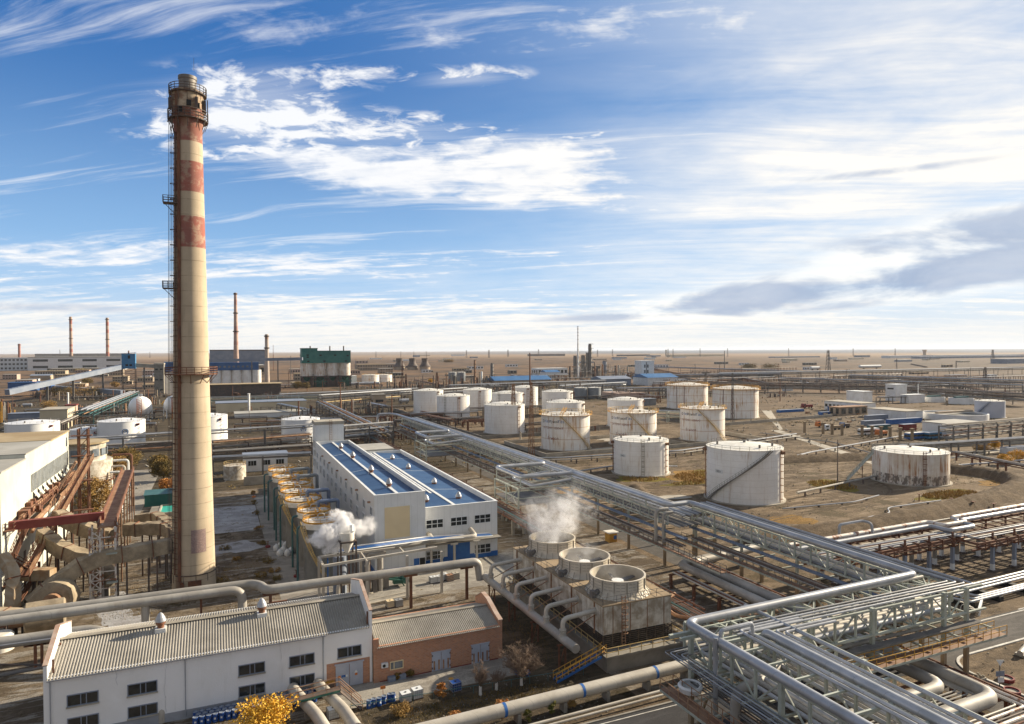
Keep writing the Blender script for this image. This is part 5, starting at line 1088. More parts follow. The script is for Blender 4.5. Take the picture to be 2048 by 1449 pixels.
# low pipes beside the road junction
lp = thing('pipe_loop', 'low silver pipe loop on black blocks beside the right hand road', 'pipe', (112, 69, 0))
for k in range(3): kid_pipe(lp, [(160, 72.6 + k * .9, 1.0), (104.6 + k * 2.0, 70.8 + k * .9, 1.0), (105.6 + k * 1.8, 67.8 + k * .6, 1.0), (160, 69.2 + k * .6, 1.0)], .2, 'silver', .5)
b = MB()
for x in (106, 113, 121): b.box(x - .5, x + .5, 67.6, 74, 0, .8)
b.build('block', 'black', lp)
# ---------------------------------------------------------------- storage tanks
def ladder_cage(B, x, y, qd, r, z0, z1, w=.07, cage=True):
    c, s = math.cos(R(qd)), math.sin(R(qd)); rr = r + .35
    for o in (-.4, .4): B.beam((x + c * rr - s * o, y + s * rr + c * o, z0), (x + c * rr - s * o, y + s * rr + c * o, z1), w)
    for z in np.arange(z0, z1, .7): B.beam((x + c * rr + s * .4, y + s * rr - c * .4, z), (x + c * rr - s * .4, y + s * rr + c * .4, z), w * .8)
    if cage:
        for z in np.arange(z0 + 1.5, z1, 1.6): B.ring(x + c * (rr + .45), y + s * (rr + .45), z, .5, 0, w, 8, 0)
def spiral(t, x, y, r, q0, q1, z0, z1, m, w=.8):
    b = MB(); n = 26
    for k in range(n):
        qa, qb = R(q0 + (q1 - q0) * k / n), R(q0 + (q1 - q0) * (k + 1) / n); za, zb = z0 + (z1 - z0) * k / n, z0 + (z1 - z0) * (k + 1) / n
        for rr in (r + .12, r + .12 + w): b.beam((x + rr * math.cos(qa), y + rr * math.sin(qa), za), (x + rr * math.cos(qb), y + rr * math.sin(qb), zb), .07, .24)
        rr = r + .12 + w
        for h in (.55, 1.05): b.beam((x + rr * math.cos(qa), y + rr * math.sin(qa), za + h), (x + rr * math.cos(qb), y + rr * math.sin(qb), zb + h), .05)
        b.beam((x + rr * math.cos(qa), y + rr * math.sin(qa), za), (x + rr * math.cos(qa), y + rr * math.sin(qa), za + 1.05), .05)
        for e in (0, .33, .66): q = qa + (qb - qa) * e; zz = za + (zb - za) * e; b.beam((x + (r + .12) * math.cos(q), y + (r + .12) * math.sin(q), zz), (x + (r + .12 + w) * math.cos(q), y + (r + .12 + w) * math.sin(q), zz), .26, .03)
    return b.build('spiral_stair', m, t)
def plate_text(txt, x, y, r, qd, z, size, m, t, name='lettering'):
    """letters lying on the curved shell: real text geometry bent round the tank"""
    cu = bpy.data.curves.new(name, 'FONT'); cu.body = txt; cu.size = size; cu.extrude = 0.0; cu.align_x = 'CENTER'
    tmp = bpy.data.objects.new('tmp', cu); COL.objects.link(tmp)
    dg = bpy.context.evaluated_depsgraph_get(); me = bpy.data.meshes.new_from_object(tmp.evaluated_get(dg)); bpy.data.objects.remove(tmp)
    b = MB(); vs = []
    for v in me.vertices: q = R(qd) + v.co.x / r; vs.append((x + (r + .035) * math.cos(q), y + (r + .035) * math.sin(q), z + v.co.y))
    b.add(vs, [tuple(p.vertices) for p in me.polygons]); return b.build(name, m, t)
def face_q(x, y): return math.degrees(math.atan2(-y, -x))            # direction from a tank towards the viewpoint
def storage_tank(lab, x, y, r, h, m='tank_white', dome=.9, group='white storage tanks in the tank farm', rim='mid_steel', stair=None, lads=(), lip=True, railh=1.0, n=56, rustpipe=(), text=None, name='storage_tank'):
    t = thing(name, lab, 'storage tank', (x, y, 0), group)
    b = MB(); b.cyl(x, y, 0.25, h, r, n=n); b.build('shell', m, t)
    b = MB(); b.cyl(x, y, 0, .25, r + .7, n=n); b.build('foundation', 'concrete_pale', t)
    b = MB(); b.lathe(x, y, [(r + .10, h - .12), (r + .10, h + .05), (r - .2, h + .07), (r * .75, h + dome * .35), (r * .5, h + dome * .68), (r * .25, h + dome * .92), (0.01, h + dome)], n, False); b.build('roof', 'cap_white' if m != 'tank_clean' else 'tank_clean', t)
    b = MB(); b.ring(x, y, h + .05, r, railh, .11 if 'yellow' in rim else .06, 26, 1); b.build('railing', rim, t)
    b = MB(); b.cyl(x, y, h + dome - .05, h + dome + .5, .35, n=10)
    for q in (40, 150, 260, 310): b.cyl(x + .72 * r * math.cos(R(q)), y + .72 * r * math.sin(R(q)), h + .2, h + 1.2, .28, n=8)
    b.build('roof_vent', 'mid_steel', t)
    if stair: spiral(t, x, y, r, stair[0], stair[1], .2, h, stair[2])
    for q, mm in lads: b = MB(); ladder_cage(b, x, y, q, r, .3, h + 1, .09); b.build('ladder', mm, t)
    for q, mm in rustpipe:
        b = MB()
        for o in (0, .9): c, s = math.cos(R(q + o * 57 / r)), math.sin(R(q + o * 57 / r)); b.tube([(x + c * (r + .25), y + s * (r + .25), .3), (x + c * (r + .25), y + s * (r + .25), h - .5)], .09, 6)
        for z in np.arange(1, h, 1.8): b.box(x + c * (r + .2) - .35, x + c * (r + .2) + .25, y + s * (r + .2) - .35, y + s * (r + .2) + .25, z, z + .14)
        b.box(x + c * (r + .4) - .5, x + c * (r + .4) + .5, y + s * (r + .4) - .4, y + s * (r + .4) + .4, h - 1.3, h - .5); b.build('foam_pipe', mm, t)
    if text: text(t, x, y, r, h)
    return t
def txt_number(s):
    def f(t, x, y, r, h):
        q = face_q(x, y) - 40; b = MB(); 
        P = [R(q + a / r * 57.3) for a in (-1.3, -.65, 0, .65, 1.3)]
        b.add([(x + (r + .02) * math.cos(p), y + (r + .02) * math.sin(p), z) for z in (h * .56 - .2, h * .56 + .75) for p in P], [(i, i + 1, 6 + i, 5 + i) for i in range(4)]); pl = b.build('number_plate', 'white_box', t)
        plate_text(s, x, y, r, q, h * .56, .75, 'black', pl)
    return f
def txt_company(t, x, y, r, h):
    f = face_q(x, y); q = f - 33
    a, c = MB(), MB()
    qq = q - 4.9 / r * 57.3
    for k in range(14):
        q0, q1 = 2 * math.pi * k / 14, 2 * math.pi * (k + 1) / 14; P = []
        for rr, e in ((.62, q0), (.62, q1), (.4, q1), (.4, q0)): w = R(qq) + rr * math.cos(e) / r; P.append((x + (r + .035) * math.cos(w), y + (r + .035) * math.sin(w), h * .80 + .4 + rr * math.sin(e)))
        a.quad(*P)
    lg = a.build('emblem', 'black', t); [plate_text(w_, x, y, r, q + o_ / r * 57.3, h * .80, 1.5, m_, t) for w_, o_, m_ in (('Каз', -2.5, 'blue_paint'), ('Мунай', .75, 'black'), ('Газ', 4.0, 'blue_paint'))]
    plate_text('20 ТОНН 1000м3', x, y, r, q - 4 / r, h * .62, 1.25, 'red', t); plate_text('Бензол', x, y, r, q + 2, h * .32, 1.5, 'red', t)
def txt_emblem(t, x, y, r, h):
    f = face_q(x, y); q = f + 8
    def arc(R0, R1, e0, e1, m, n=18):
        b = MB()
        for k in range(n):
            q0, q1 = e0 + (e1 - e0) * k / n, e0 + (e1 - e0) * (k + 1) / n; P = []
            for rr, e in ((R1, q0), (R1, q1), (R0, q1), (R0, q0)): w = R(q) + rr * math.cos(e) / r; P.append((x + (r + .035) * math.cos(w), y + (r + .035) * math.sin(w), h * .62 + rr * math.sin(e)))
            b.quad(*P)
        b.build('emblem', m, t)
    arc(.95, 1.25, -.9, math.pi + .9, 'blue_clad'); arc(.45, .75, -.4, math.pi + .4, 'black'); arc(0.02, .28, 0, 6.28, 'blue_clad')
    plate_text('АМСТ', x, y, r, q, h * .62 - 2.6, .9, 'black', t)
    plate_text('АЗОТ', x, y, r, q, h * .25, .8, 'red', t)
storage_tank('largest white tank, with a sloping stair climbing across its front', 129.7, 143.3, 9.8, 14.0, stair=(face_q(129.7, 143.3) - 62, face_q(129.7, 143.3) + 40, 'concrete'), rustpipe=((face_q(129.7, 143.3) + 62, 'rust_pale'), (face_q(129.7, 143.3) - 86, 'rust_pale')), dome=1.0, text=txt_number('0001'))
t_ = storage_tank('squat white tank with a straight caged ladder down the middle of its front', 126.4, 187.2, 8.8, 10.9, lads=((face_q(126.4, 187.2) + 4, 'concrete_pale'),), rustpipe=((face_q(126.4, 187.2) + 58, 'rust_pale'), (face_q(126.4, 187.2) - 84, 'rust')), text=txt_number('0002'))
m = mat('tank_rusty', (0.74, 0.72, 0.68), (0.62, 0.56, 0.47), 0.18, 0.6, streak=(0.34, 0.15, 0.05), sfac=0.95, slo=0.46); t = m.node_tree; b_ = t.nodes['Principled BSDF']; lk = b_.inputs['Base Color'].links[0].from_socket
g = t.nodes.new('ShaderNodeNewGeometry'); x, y, z = xyz(t, g.outputs['Position'])
pl = noise(t, comb(t, x, y, z * .5), .8, 7, .75).step(.44, .55) * (1 - z.step(2.9, 3.05)); t.links.new(mixc(t, pl * .9, lk, (0.13, 0.10, 0.08)), b_.inputs['Base Color'])
t_ = storage_tank('wide low white tank streaked with rust and dark peeling paint round its foot', 192.2, 141.5, 10.2, 9.2, 'tank_rusty', lads=((face_q(192, 141) + 20, 'rust'),), dome=.9)
fq = face_q(130.4, 247.2)
for i, (x, y, r, h, lab) in enumerate([(130.4, 247.2, 9.9, 13.9, 'lettered white tank with rust rings, leftmost of three with yellow stairs'), (162.2, 246.0, 9.8, 13.8, 'lettered white tank, middle one of three with yellow stairs'), (197.9, 245.0, 9.6, 14.1, 'lettered white tank, rightmost of three with yellow stairs')]):
    q = face_q(x, y)
    t_ = storage_tank(lab, x, y, r, h, 'tank_orange', stair=(q + 66, q - 12, 'yellow_pale'), rim='yellow_pale', railh=1.3, text=txt_company, dome=.8)
    b = MB(); b.lathe(x, y, [(r + .02, h - .05), (r + 1.0, h - .05), (r + 1.0, h + .05)], 48, False, R(q - 120), R(q + 120)); b.ring(x, y, h, r + 1.0, 1.2, .07, 22, 1)
    c, s = math.cos(R(q - 12)), math.sin(R(q - 12)); b.rail([(x + c * r, y + s * r, h + .2), (x + c * 2, y + s * 2, h + 2.0)], 1.1, .1, 1.5); b.rail([(x + c * r - s, y + s * r + c, h + .2), (x + c * 2 - s, y + s * 2 + c, h + 2.0)], 1.1, .1, 1.5); b.build('roof_walkway', 'yellow', t_)
for lab, x, y, r, h in (('left one of two big white tanks with yellow top rails at the back', 295, 381, 13.6, 16.0), ('right one of two big white tanks with yellow top rails at the back', 281, 318, 13.0, 17.0)):
    q = face_q(x, y); t_ = storage_tank(lab, x, y, r, h, 'tank_orange', rim='yellow', railh=1.5, dome=1.4)
    b = MB(); b.lathe(x, y, [(r + .02, h - .5), (r + 1.2, h - .5), (r + 1.2, h - .3)], 48, False); b.ring(x, y, h - .3, r + 1.2, 1.3, .09, 30, 1); b.build('ring_walkway', 'yellow', t_)
    b = MB()
    for dq in (-30, -8, 52): c, s = math.cos(R(q + dq)), math.sin(R(q + dq)); b.tube([(x + c * (r + .2), y + s * (r + .2), .3), (x + c * (r + .2), y + s * (r + .2), h)], .14, 6)
    b.build('foam_pipe', 'red_dark', t_)
for lab, x, y, r, h, L, rp in [('plain white tank standing beside the tall lattice mast, with one faint seam across it', 128.6, 307.5, 9.8, 13.7, (), 40), ('white tank with a pointed roof behind the leftmost lettered tank', 163, 309, 9.8, 13.6, (), 60), ('white tank partly behind the middle lettered tank, with a low cone roof', 196.6, 305.3, 9.4, 14.0, (), 70),
        ('white tank with a caged ladder, in the left front of the rear group', 128.8, 387, 9.8, 13.3, (-28,), 15), ('leftmost white tank of the tank farm, with a pale blue pipe down its front', 126.6, 431.6, 9.7, 14.1, (), 35), ('white tank at the very back behind the caged ladder tank', 162, 434.9, 9.7, 13.6, (), 5),
        ('white tank just behind the plain tank beside the lattice mast', 162.4, 383, 9.6, 14.1, (-32,), 70), ('white tank with rusty ladder at the back centre of the tank farm', 197.3, 435.3, 9.4, 14.2, (40,), 10), ('white tank in the rear row left of the pair of small dark tanks', 193.2, 377, 9.6, 14.5, (), 60)]:
    q = face_q(x, y); storage_tank(lab, x, y, r, h, 'tank_white', lads=tuple((q + a, 'concrete_pale') for a in L), rustpipe=((q + rp, 'rust_pale'),), dome=1.3, n=44)
for lab, x, y, r, h in (('small dark grey tank at the back, left one of the close pair', 272, 489, 5.3, 9.2), ('small dark grey tank at the back, right one of the close pair', 283, 486, 5.3, 9.2)):
    storage_tank(lab, x, y, r, h, 'tank_grey', dome=.6, n=28, group='small dark tanks')
for lab, x, y, r, h in (('broad white tank beyond the roof of the cream building at the left edge', -75.6, 362, 10.2, 9.2), ('small white tank with a dark emblem left of the larger emblem tank', -52.5, 341, 5.6, 7.2), ('clean white tank with a round emblem, just left of the great chimney', -37.9, 334, 9.0, 10.9), ('clean white tank with a round emblem, just right of the great chimney', -5.5, 332, 9.4, 11.8), ('clean white tank with an emblem, behind the white stair tower', 33.9, 317, 8.2, 10.0)):
    q = face_q(x, y); t_ = storage_tank(lab, x, y, r, h, 'tank_clean', dome=1.0, group='clean white tanks at the left', text=txt_emblem if r < 10 else None, n=48, lads=((q + 48, 'cap_white'), (q - 70, 'cap_white')))
    b = MB(); c, s = math.cos(R(q + 40)), math.sin(R(q + 40)); b.box(x + c * (r + .3) - .5, x + c * (r + .3) + .5, y + s * (r + .3) - .5, y + s * (r + .3) + .5, h - 1.8, h - 1.0); b.build('foam_box', 'red', t_)
# sphere
def sphere(lab, x, y, r, z, legs=True):
    t = thing('gas_sphere', lab, 'gas sphere', (x, y, 0)); b = MB(); b.lathe(x, y, [(max(.01, r * math.cos(a)), z + r * math.sin(a)) for a in np.linspace(-math.pi / 2, math.pi / 2, 20)], 36, False); b.build('shell', 'tank_clean', t)
    b = MB()
    for k in range(8): q = 2 * math.pi * k / 8; b.beam((x + r * .98 * math.cos(q), y + r * .98 * math.sin(q), 0), (x + r * .98 * math.cos(q), y + r * .98 * math.sin(q), z), .5)
    b.rail([(x - 1, y - 1, z + r), (x + 1, y - 1, z + r), (x + 1, y + 1, z + r), (x - 1, y + 1, z + r)], 1.2, .15, 2, True); b.build('leg', 'white_box', t)
    b = MB(); b.beam((x - 1.2, y - r - .5, 0), (x - 1.2, y - r - .5, z + r * .8), .25); b.beam((x + 1.2, y - r - .5, 0), (x + 1.2, y - r - .5, z + r * .8), .25)
    for k in range(14): b.beam((x - 1.2, y - r - .5, k), (x + 1.2, y - r - .5, k + .9), .18)
    b.build('stair_tower', 'orange', t)
sphere('white spherical gas tank with an orange ladder, left of the great chimney', -42.5, 462, 6.3, 7.4); sphere('second spherical tank half hidden by the great chimney', -24.0, 462, 6.2, 7.6)
# bund walls and earth berms of the tank farm
def wallseg(lab, pts, h, w=.35, m='concrete'):
    b = MB()
    for p, q in zip(pts, pts[1:]): b.beam((p[0], p[1], h / 2), (q[0], q[1], h / 2), w, h)
    return tag(b.build('bund_wall', m), lab, 'wall')
wallseg('low concrete bund wall in front of the lettered tanks', [(112, 228), (218, 228), (218, 262)], 1.5, .4, 'concrete_pale'); wallseg('concrete bund wall round the leftmost lettered tank', [(112, 228), (112, 268), (146, 268)], 1.5, .4, 'concrete_pale')
wallseg('concrete bund wall behind the middle lettered tank', [(146, 266), (178, 266), (178, 230)], 1.4, .4, 'concrete_pale'); wallseg('long concrete wall left of the rear tanks', [(108, 285), (108, 450)], 1.8, .4); wallseg('concrete wall in front of the plain tank by the mast', [(108, 287), (150, 287)], 1.6, .4)
wallseg('pale concrete wall in front of the big yellow railed tanks', [(236, 282), (330, 292)], 1.6, .4, 'concrete_pale'); wallseg('long pale concrete panel fence before the parked buses', [(236, 190), (330, 172), (345, 170)], 2.4, .3, 'concrete_pale')
def berm(lab, pts, h, w):
    b = MB(); pts = [Vector((p[0], p[1], 0)) for p in pts]; P = bend(pts, 6, 6); 
    Q = []
    for p, q in zip(P, P[1:]):
        n = max(1, int((q - p).length / 1.2)); Q += [p.lerp(q, k / n) for k in range(n)]
    Q.append(P[-1]); vs = []; rr = random.Random(len(pts)); sec = [(-1, 0), (-.55, .62), (-.16, 1), (.16, 1), (.55, .6), (1, 0)]
    for i, p in enumerate(Q):
        d = (Q[min(i + 1, len(Q) - 1)] - Q[max(i - 1, 0)]).normalized(); s = Vector((-d.y, d.x, 0)); e = min(1, min(i, len(Q) - 1 - i) / 3 + .1)
        for a, z in sec: vs.append(p + s * (a * w / 2 * (1 + rr.uniform(-.1, .1))) + Vector((0, 0, h * z * e * (1 + rr.uniform(-.13, .13)) - .02)))
    m_ = len(sec); b.add(vs, [(i * m_ + j, i * m_ + j + 1, (i + 1) * m_ + j + 1, (i + 1) * m_ + j) for i in range(len(Q) - 1) for j in range(m_ - 1)], True)
    return tag(b.build('earth_berm', 'berm_soil', ang=60), lab, 'earth bank')
berm('ridged earth bank curving round the front of the rust streaked tank', [(97, 108), (120, 107), (148, 108), (185, 114), (214, 122), (222, 136), (216, 150), (200, 158)], 2.6, 8.5)
berm('earth bank between the zigzag stair tank and the rust streaked tank', [(158, 190), (175, 186), (205, 178), (238, 168)], 2.2, 8)
berm('dark low earth bank left of the zigzag stair tank', [(98, 128), (104, 150), (112, 170)], 1.2, 5)
# pipes on sleepers through the sand
for k, (lab, pts, r, hz) in enumerate([('silver pipe on short posts right of the zigzag stair tank', [(142, 137), (186, 146)], .3, 1.5), ('pair of grey pipes on posts behind the zigzag stair tank', [(144, 168), (204, 190), (300, 214)], .28, 1.3), ('pipe on posts between the ladder tank and the lettered tanks', [(92, 224), (112, 216), (160, 212), (240, 232)], .3, 1.6),
     ('second pipe on posts between the ladder tank and the lettered tanks', [(92, 219), (112, 212), (160, 208), (236, 226)], .22, 1.5), ('silver pipe from the ladder tank towards the zigzag stair tank', [(140, 186), (122, 196), (100, 190)], .25, 1.2), ('long pipe on black blocks beyond the rust streaked tank', [(206, 150), (330, 140)], .3, 1.2), ('white pipe along the sandy track to the right', [(232, 246), (236, 208), (222, 176), (300, 158)], .22, .9),
     ('rusty pipe laid on the sand below the zigzag stair tank', [(118, 111), (148, 114), (152, 118), (172, 118)], .16, .5), ('thin pipe along the foot of the earth bank', [(128, 128), (150, 126), (163, 129)], .16, .5)]):
    P = [(p[0], p[1], hz) for p in pts]; po = []
    for p, q in zip(pts, pts[1:]):
        L = math.hypot(q[0] - p[0], q[1] - p[1]); n = max(1, int(L / 7))
        for i in range(n): po.append((p[0] + (q[0] - p[0]) * (i + .5) / n, p[1] + (q[1] - p[1]) * (i + .5) / n, hz))
    t = thing('pipeline', lab, 'pipe', (*pts[0], 0)); kid_pipe(t, P, r, 'silver' if k % 3 else 'silver_dull', 2, 8); b = MB()
    for x, y, z in po: b.box(x - .18, x + .18, y - .18, y + .18, 0, z - r)
    b.build('support_post', 'dark_steel', t)
for k, (px, py, h) in enumerate([(1838, 1003, 1.9), (1903, 1010, 1.6), (1946, 1020, 2.0), (1987, 1016, 1.0)]):
    x, y = at(px, py); b = MB(); b.beam((x, y, 0), (x, y, h), .2); b.box(x - .4, x + .4, y - .4, y + .4, h, h + .1); tag(b.build('post', 'rust'), ['rusty steel post with a flat cap, leftmost in front of the rust streaked tank', 'second rusty capped post from the left on the bank', 'third rusty capped post, tallest on the bank', 'shortest rusty capped post, farthest right on the bank'][k], 'post', 'rusty capped posts on the earth bank')
t = thing('access_stair', 'long pale sloping stair leaning on the left of the rust streaked tank', 'stairs', (*at(1692, 962), 0)); p0 = Vector((*at(1694, 962), .2)); p1 = Vector((184.5, 147.5, 8.6)); b = MB(); b.beam(p0, p1, .8, .15); b.build('flight', 'frame_pale', t); b = MB()
for o in (-.4, .4): b.rail([p0 + Vector((o, o, 0)), p1 + Vector((o, o, 0))], 1.0, .07, 1.5, False, 1)
b.build('handrail', 'frame_pale', t); q = p0.lerp(p1, .55); b = MB(); [b.beam((q.x + o, q.y + o, 0), (q.x + o * .4, q.y, q.z), .12) for o in (-.6, .6)]; b.build('leg', 'rust', t)
# ---------------------------------------------------------------- boiler house at the left edge
def boiler_house():
    XW = -30.6; YN, YF = 125.5, 178.5
    t = thing('boiler_house', 'tall cream clad industrial building at the left edge of the picture', 'building', (XW, YN, 0))
    b = MB(); b.box(-90, XW, YN, 141.0, 0, 21.6); b.box(-90, XW - .02, 141.0, YF, 0, 22.4); b.build('wall', 'clad_cream', t)
    b = MB(); b.box(-90, XW + .15, YN - .15, 141.1, 21.6, 21.85); b.box(-90, XW + .1, 141.1, 160.2, 22.4, 22.6); b.build('roof', 'roof_grey', t)
    b = MB(); b.box(-90, XW + .15, 160.2, YF + .1, 22.4, 22.7); b.build('roof', 'roof_brown', t)
    b = MB(); b.box(-38, -37.2, 150, 150.8, 22.5, 24.6); b.build('roof_vent', 'rust', t)
    b = MB(); b.box(XW, XW + .06, 145, 177, 15.2, 18.3); w = b.build('window_band', 'glass_pale', t)
    b = MB()
    for i in range(33): y = 145 + i; b.box(XW + .061, XW + .12, y - .06, y + .06, 15.2, 18.3)
    b.build('glazing_bar', 'clad_cream', w)
    for i in range(9): b = MB(); y = 146 + i * 3.5; b.prism([(XW, y, 15.1), (XW, y + 1.8, 15.1), (XW + .8, y + 1.8, 13.9), (XW + .8, y, 13.9)], (0, 0, .08)); b.build('vent_flap', 'clad_cream', t)
    for z, ya, yb, w in ((12.5, 127, 178, 1.4), (4.2, 126, 133, 1.6)):
        b = MB(); b.box(XW, XW + w, ya, yb, z - .12, z); b.build('balcony', 'rust', t)
        b = MB(); b.rail([(XW, ya, z), (XW + w, ya, z), (XW + w, yb, z)], 1.1, .07, 1.4, False, 1); b.build('handrail', 'rust', t)
        b = MB()
        for y in np.arange(ya + 1, yb, 3): b.beam((XW, y, z - 1.4), (XW + w, y, z - .1), .1)
        b.build('bracket', 'dark_steel', t)
    b = MB(); b.tube([(XW + 1.0, 133, 13.2), (XW + 1.0, 178, 13.4)], .35, 8); b.tube([(XW + 1.4, 136, 11.0), (XW + 1.4, 178, 11.4)], .45, 8); b.tube([(XW + .8, 141, 9.0), (XW + 1.8, 176, 16)], .3, 8); b.build('pipe', 'rust_pale', t)
    rr = random.Random(4); b = MB()
    for i in range(26): y = rr.uniform(134, 177); z = rr.choice((11.7, 13.2, 12.6, 10.4)); b.box(XW + .2, XW + rr.uniform(.8, 1.9), y, y + rr.uniform(.6, 1.8), z, z + rr.uniform(.5, 1.3))
    b.build('burner_box', 'rust', t)
    b = MB()
    for i in range(7): y = 139 + i * 5.6; b.box(XW, XW + .08, y, y + 1.3, 4.5, 6.2); b.box(XW, XW + .08, y + 1.8, y + 2.6, 8.3, 9.6)
    b.build('hatch', 'dark_steel', t)
    # inclined gallery down the facade
    g = thing('inclined_gallery', 'rusty sloping conveyor gallery against the cream building', 'conveyor', (-27, 130, 0))
    b = MB(); b.beam((-27.9, 127, 5.2), (-26.0, 175, 16.5), 1.3, .25); b.build('deck', 'rust', g)
    b = MB()
    for o in (-.65, .65): b.rail([(-27.9 + o, 127, 5.3), (-26.0 + o, 175, 16.6)], 1.1, .1, 2.0, False, 2)
    b.build('handrail', 'rust_pale', g)
    b = MB()
    for y, z in ((132, 6), (145, 9), (160, 12.5)): b.beam((-27, y, 0), (-27, y, z), .35); b.beam((-28.5, y, 0), (-27, y, z - 2), .2)
    b.build('leg', 'rust', g)
    st = thing('fire_escape', 'rusty zigzag steel stair at the near corner of the cream building', 'stairs', (-29, 127, 0))
    b = MB()
    for k, (a, c) in enumerate((((-29.6, 126.0, 0), (-27.4, 132, 4)), ((-27.4, 132, 4), (-29.4, 126.5, 8)), ((-29.4, 126.5, 8), (-28.4, 131.5, 12.4)))):
        b.beam(a, c, .9, .14); b.rail([(a[0] - .4, a[1], a[2]), (c[0] - .4, c[1], c[2])], 1.05, .08, 1.2, False, 1); b.rail([(a[0] + .4, a[1], a[2]), (c[0] + .4, c[1], c[2])], 1.05, .08, 1.2, False, 1)
    b.build('flight', 'rust', st)
    ab = thing('lift_mast', 'rusty steel lift mast at the far corner of the cream building', 'mast', (-27, 179, 0))
    b = MB()
    for x in (-28.6, -26.8):
        for y in (177, 179): b.beam((x, y, 0), (x, y, 23), .3)
    for z in np.arange(1, 23, 2.2): b.beam((-28.6, 177, z), (-26.8, 177, z + 2.2), .15); b.beam((-28.6, 177, z), (-26.8, 177, z), .15); b.beam((-26.8, 177, z), (-26.8, 179, z + 2.2), .15)
    for z in (5, 11.5, 17, 21.5): b.box(-29.8, -25.8, 175.8, 177, z, z + .2)
    b.build('frame', 'rust', ab)
boiler_house()
# round white tower behind
t = thing('wash_tower', 'stained white round tower with a brown roof behind the cream building', 'tower', (-31.5, 199, 0))
tx, ty = -31.5, 199.0
b = MB(); b.cyl(tx, ty, 0, 13.2, 6.8, n=40); b.build('shell', 'tile_white', t)
b = MB(); b.cyl(tx, ty, 13.2, 17.4, 5.6, 5.4, 10); b.build('cabin', 'tile_white', t)
b = MB(); b.cyl(tx, ty, 17.4, 17.8, 6.1, n=10); b.build('roof', 'roof_brown', t)
for k in range(6): q = R(-120 + 24 * k); b = MB(); c, s = math.cos(q), math.sin(q); b.beam((tx + 5.62 * c - s * .8, ty + 5.62 * s + c * .8, 15.3), (tx + 5.62 * c + s * .8, ty + 5.62 * s - c * .8, 15.3), .12, 1.8); b.build('window', 'glass_pale', t)
b = MB(); b.lathe(tx, ty, [(6.85, 8.0), (7.3, 8.0), (7.3, 8.3), (6.85, 8.3)], 36, False); b.ring(tx, ty, 8.3, 7.2, 1.0, .07, 24, 1); b.build('gallery', 'rust', t)
for k in range(4): b = MB(); b.tube(bend([(tx + 6.5, ty - 3 + k * 1.8, 10 + k * 1.2), (tx + 9 + k * .6, ty - 3 + k * 1.8, 10 + k * 1.2), (tx + 9 + k * .6, ty - 3 + k * 1.8, 0)], .8), .28, 8); b.build('downpipe', ['white_box', 'pipe_beige', 'white_box', 'rust'][k], t)
# red girder, conveyor trestle and lattice tower
b = MB(); b.beam((-30.2, 128.5, 13.0), (-17.5, 130.4, 12.9), 1.0, 1.3); tag(b.build('footbridge_girder', 'red_dark'), 'dark red boxed girder spanning from the cream building to the trestle', 'girder')
t = thing('conveyor_trestle', 'rusty conveyor trestle on tall legs left of the great chimney', 'conveyor', (-17, 140, 0))
b = MB(); b.beam((-16.5, 125, 12.2), (-19.6, 183, 12.2), 2.3, .25); b.build('deck', 'rust_pale', t)
b = MB()
for o in (-1.2, 1.2): b.beam((-16.5 + o, 125, 12.6), (-19.6 + o, 183, 12.6), .2, .9)
b.build('side_plate', 'rust', t)
b = MB()
for k in range(7):
    f = k / 6; x, y = -16.5 - 3.1 * f, 126.5 + 55 * f
    for o in (-1.3, 1.3): b.beam((x + o, y, 0), (x + o, y, 12), .22)
    for z in (3, 6.5, 10): b.beam((x - 1.3, y, z), (x + 1.3, y, z + (1.6 if z < 9 else 0)), .14)
b.build('leg', 'rust_pale', t)
t = thing('lattice_tower', 'pale rusty lattice tower with crossed bracing under the trestle end', 'tower', (-17, 124, 0))
b = MB(); X0, X1, Y0, Y1 = -18.7, -15.2, 124.0, 126.6
for x in (X0, -17.3, X1):
    for y in (Y0, Y1): b.beam((x, y, 0), (x, y, 12.4), .24)
for z in np.arange(0, 12.1, 1.35):
    b.beam((X0, Y0, z), (-17.3, Y0, z + 1.35), .12); b.beam((-17.3, Y0, z), (X0, Y0, z + 1.35), .12); b.beam((X0, Y0, z), (X1, Y0, z), .13); b.beam((X1, Y0, z), (X1, Y1, z + 1.35), .12)
b.build('frame', 'pipe_rusty', t); b = MB(); b.box(-16.4, X1 + .3, Y0 - .9, Y0, 3.6, 3.75); b.box(-16.4, X1 + .3, Y0 - .9, Y0, 8.2, 8.35); b.build('landing', 'frame_pale', t)
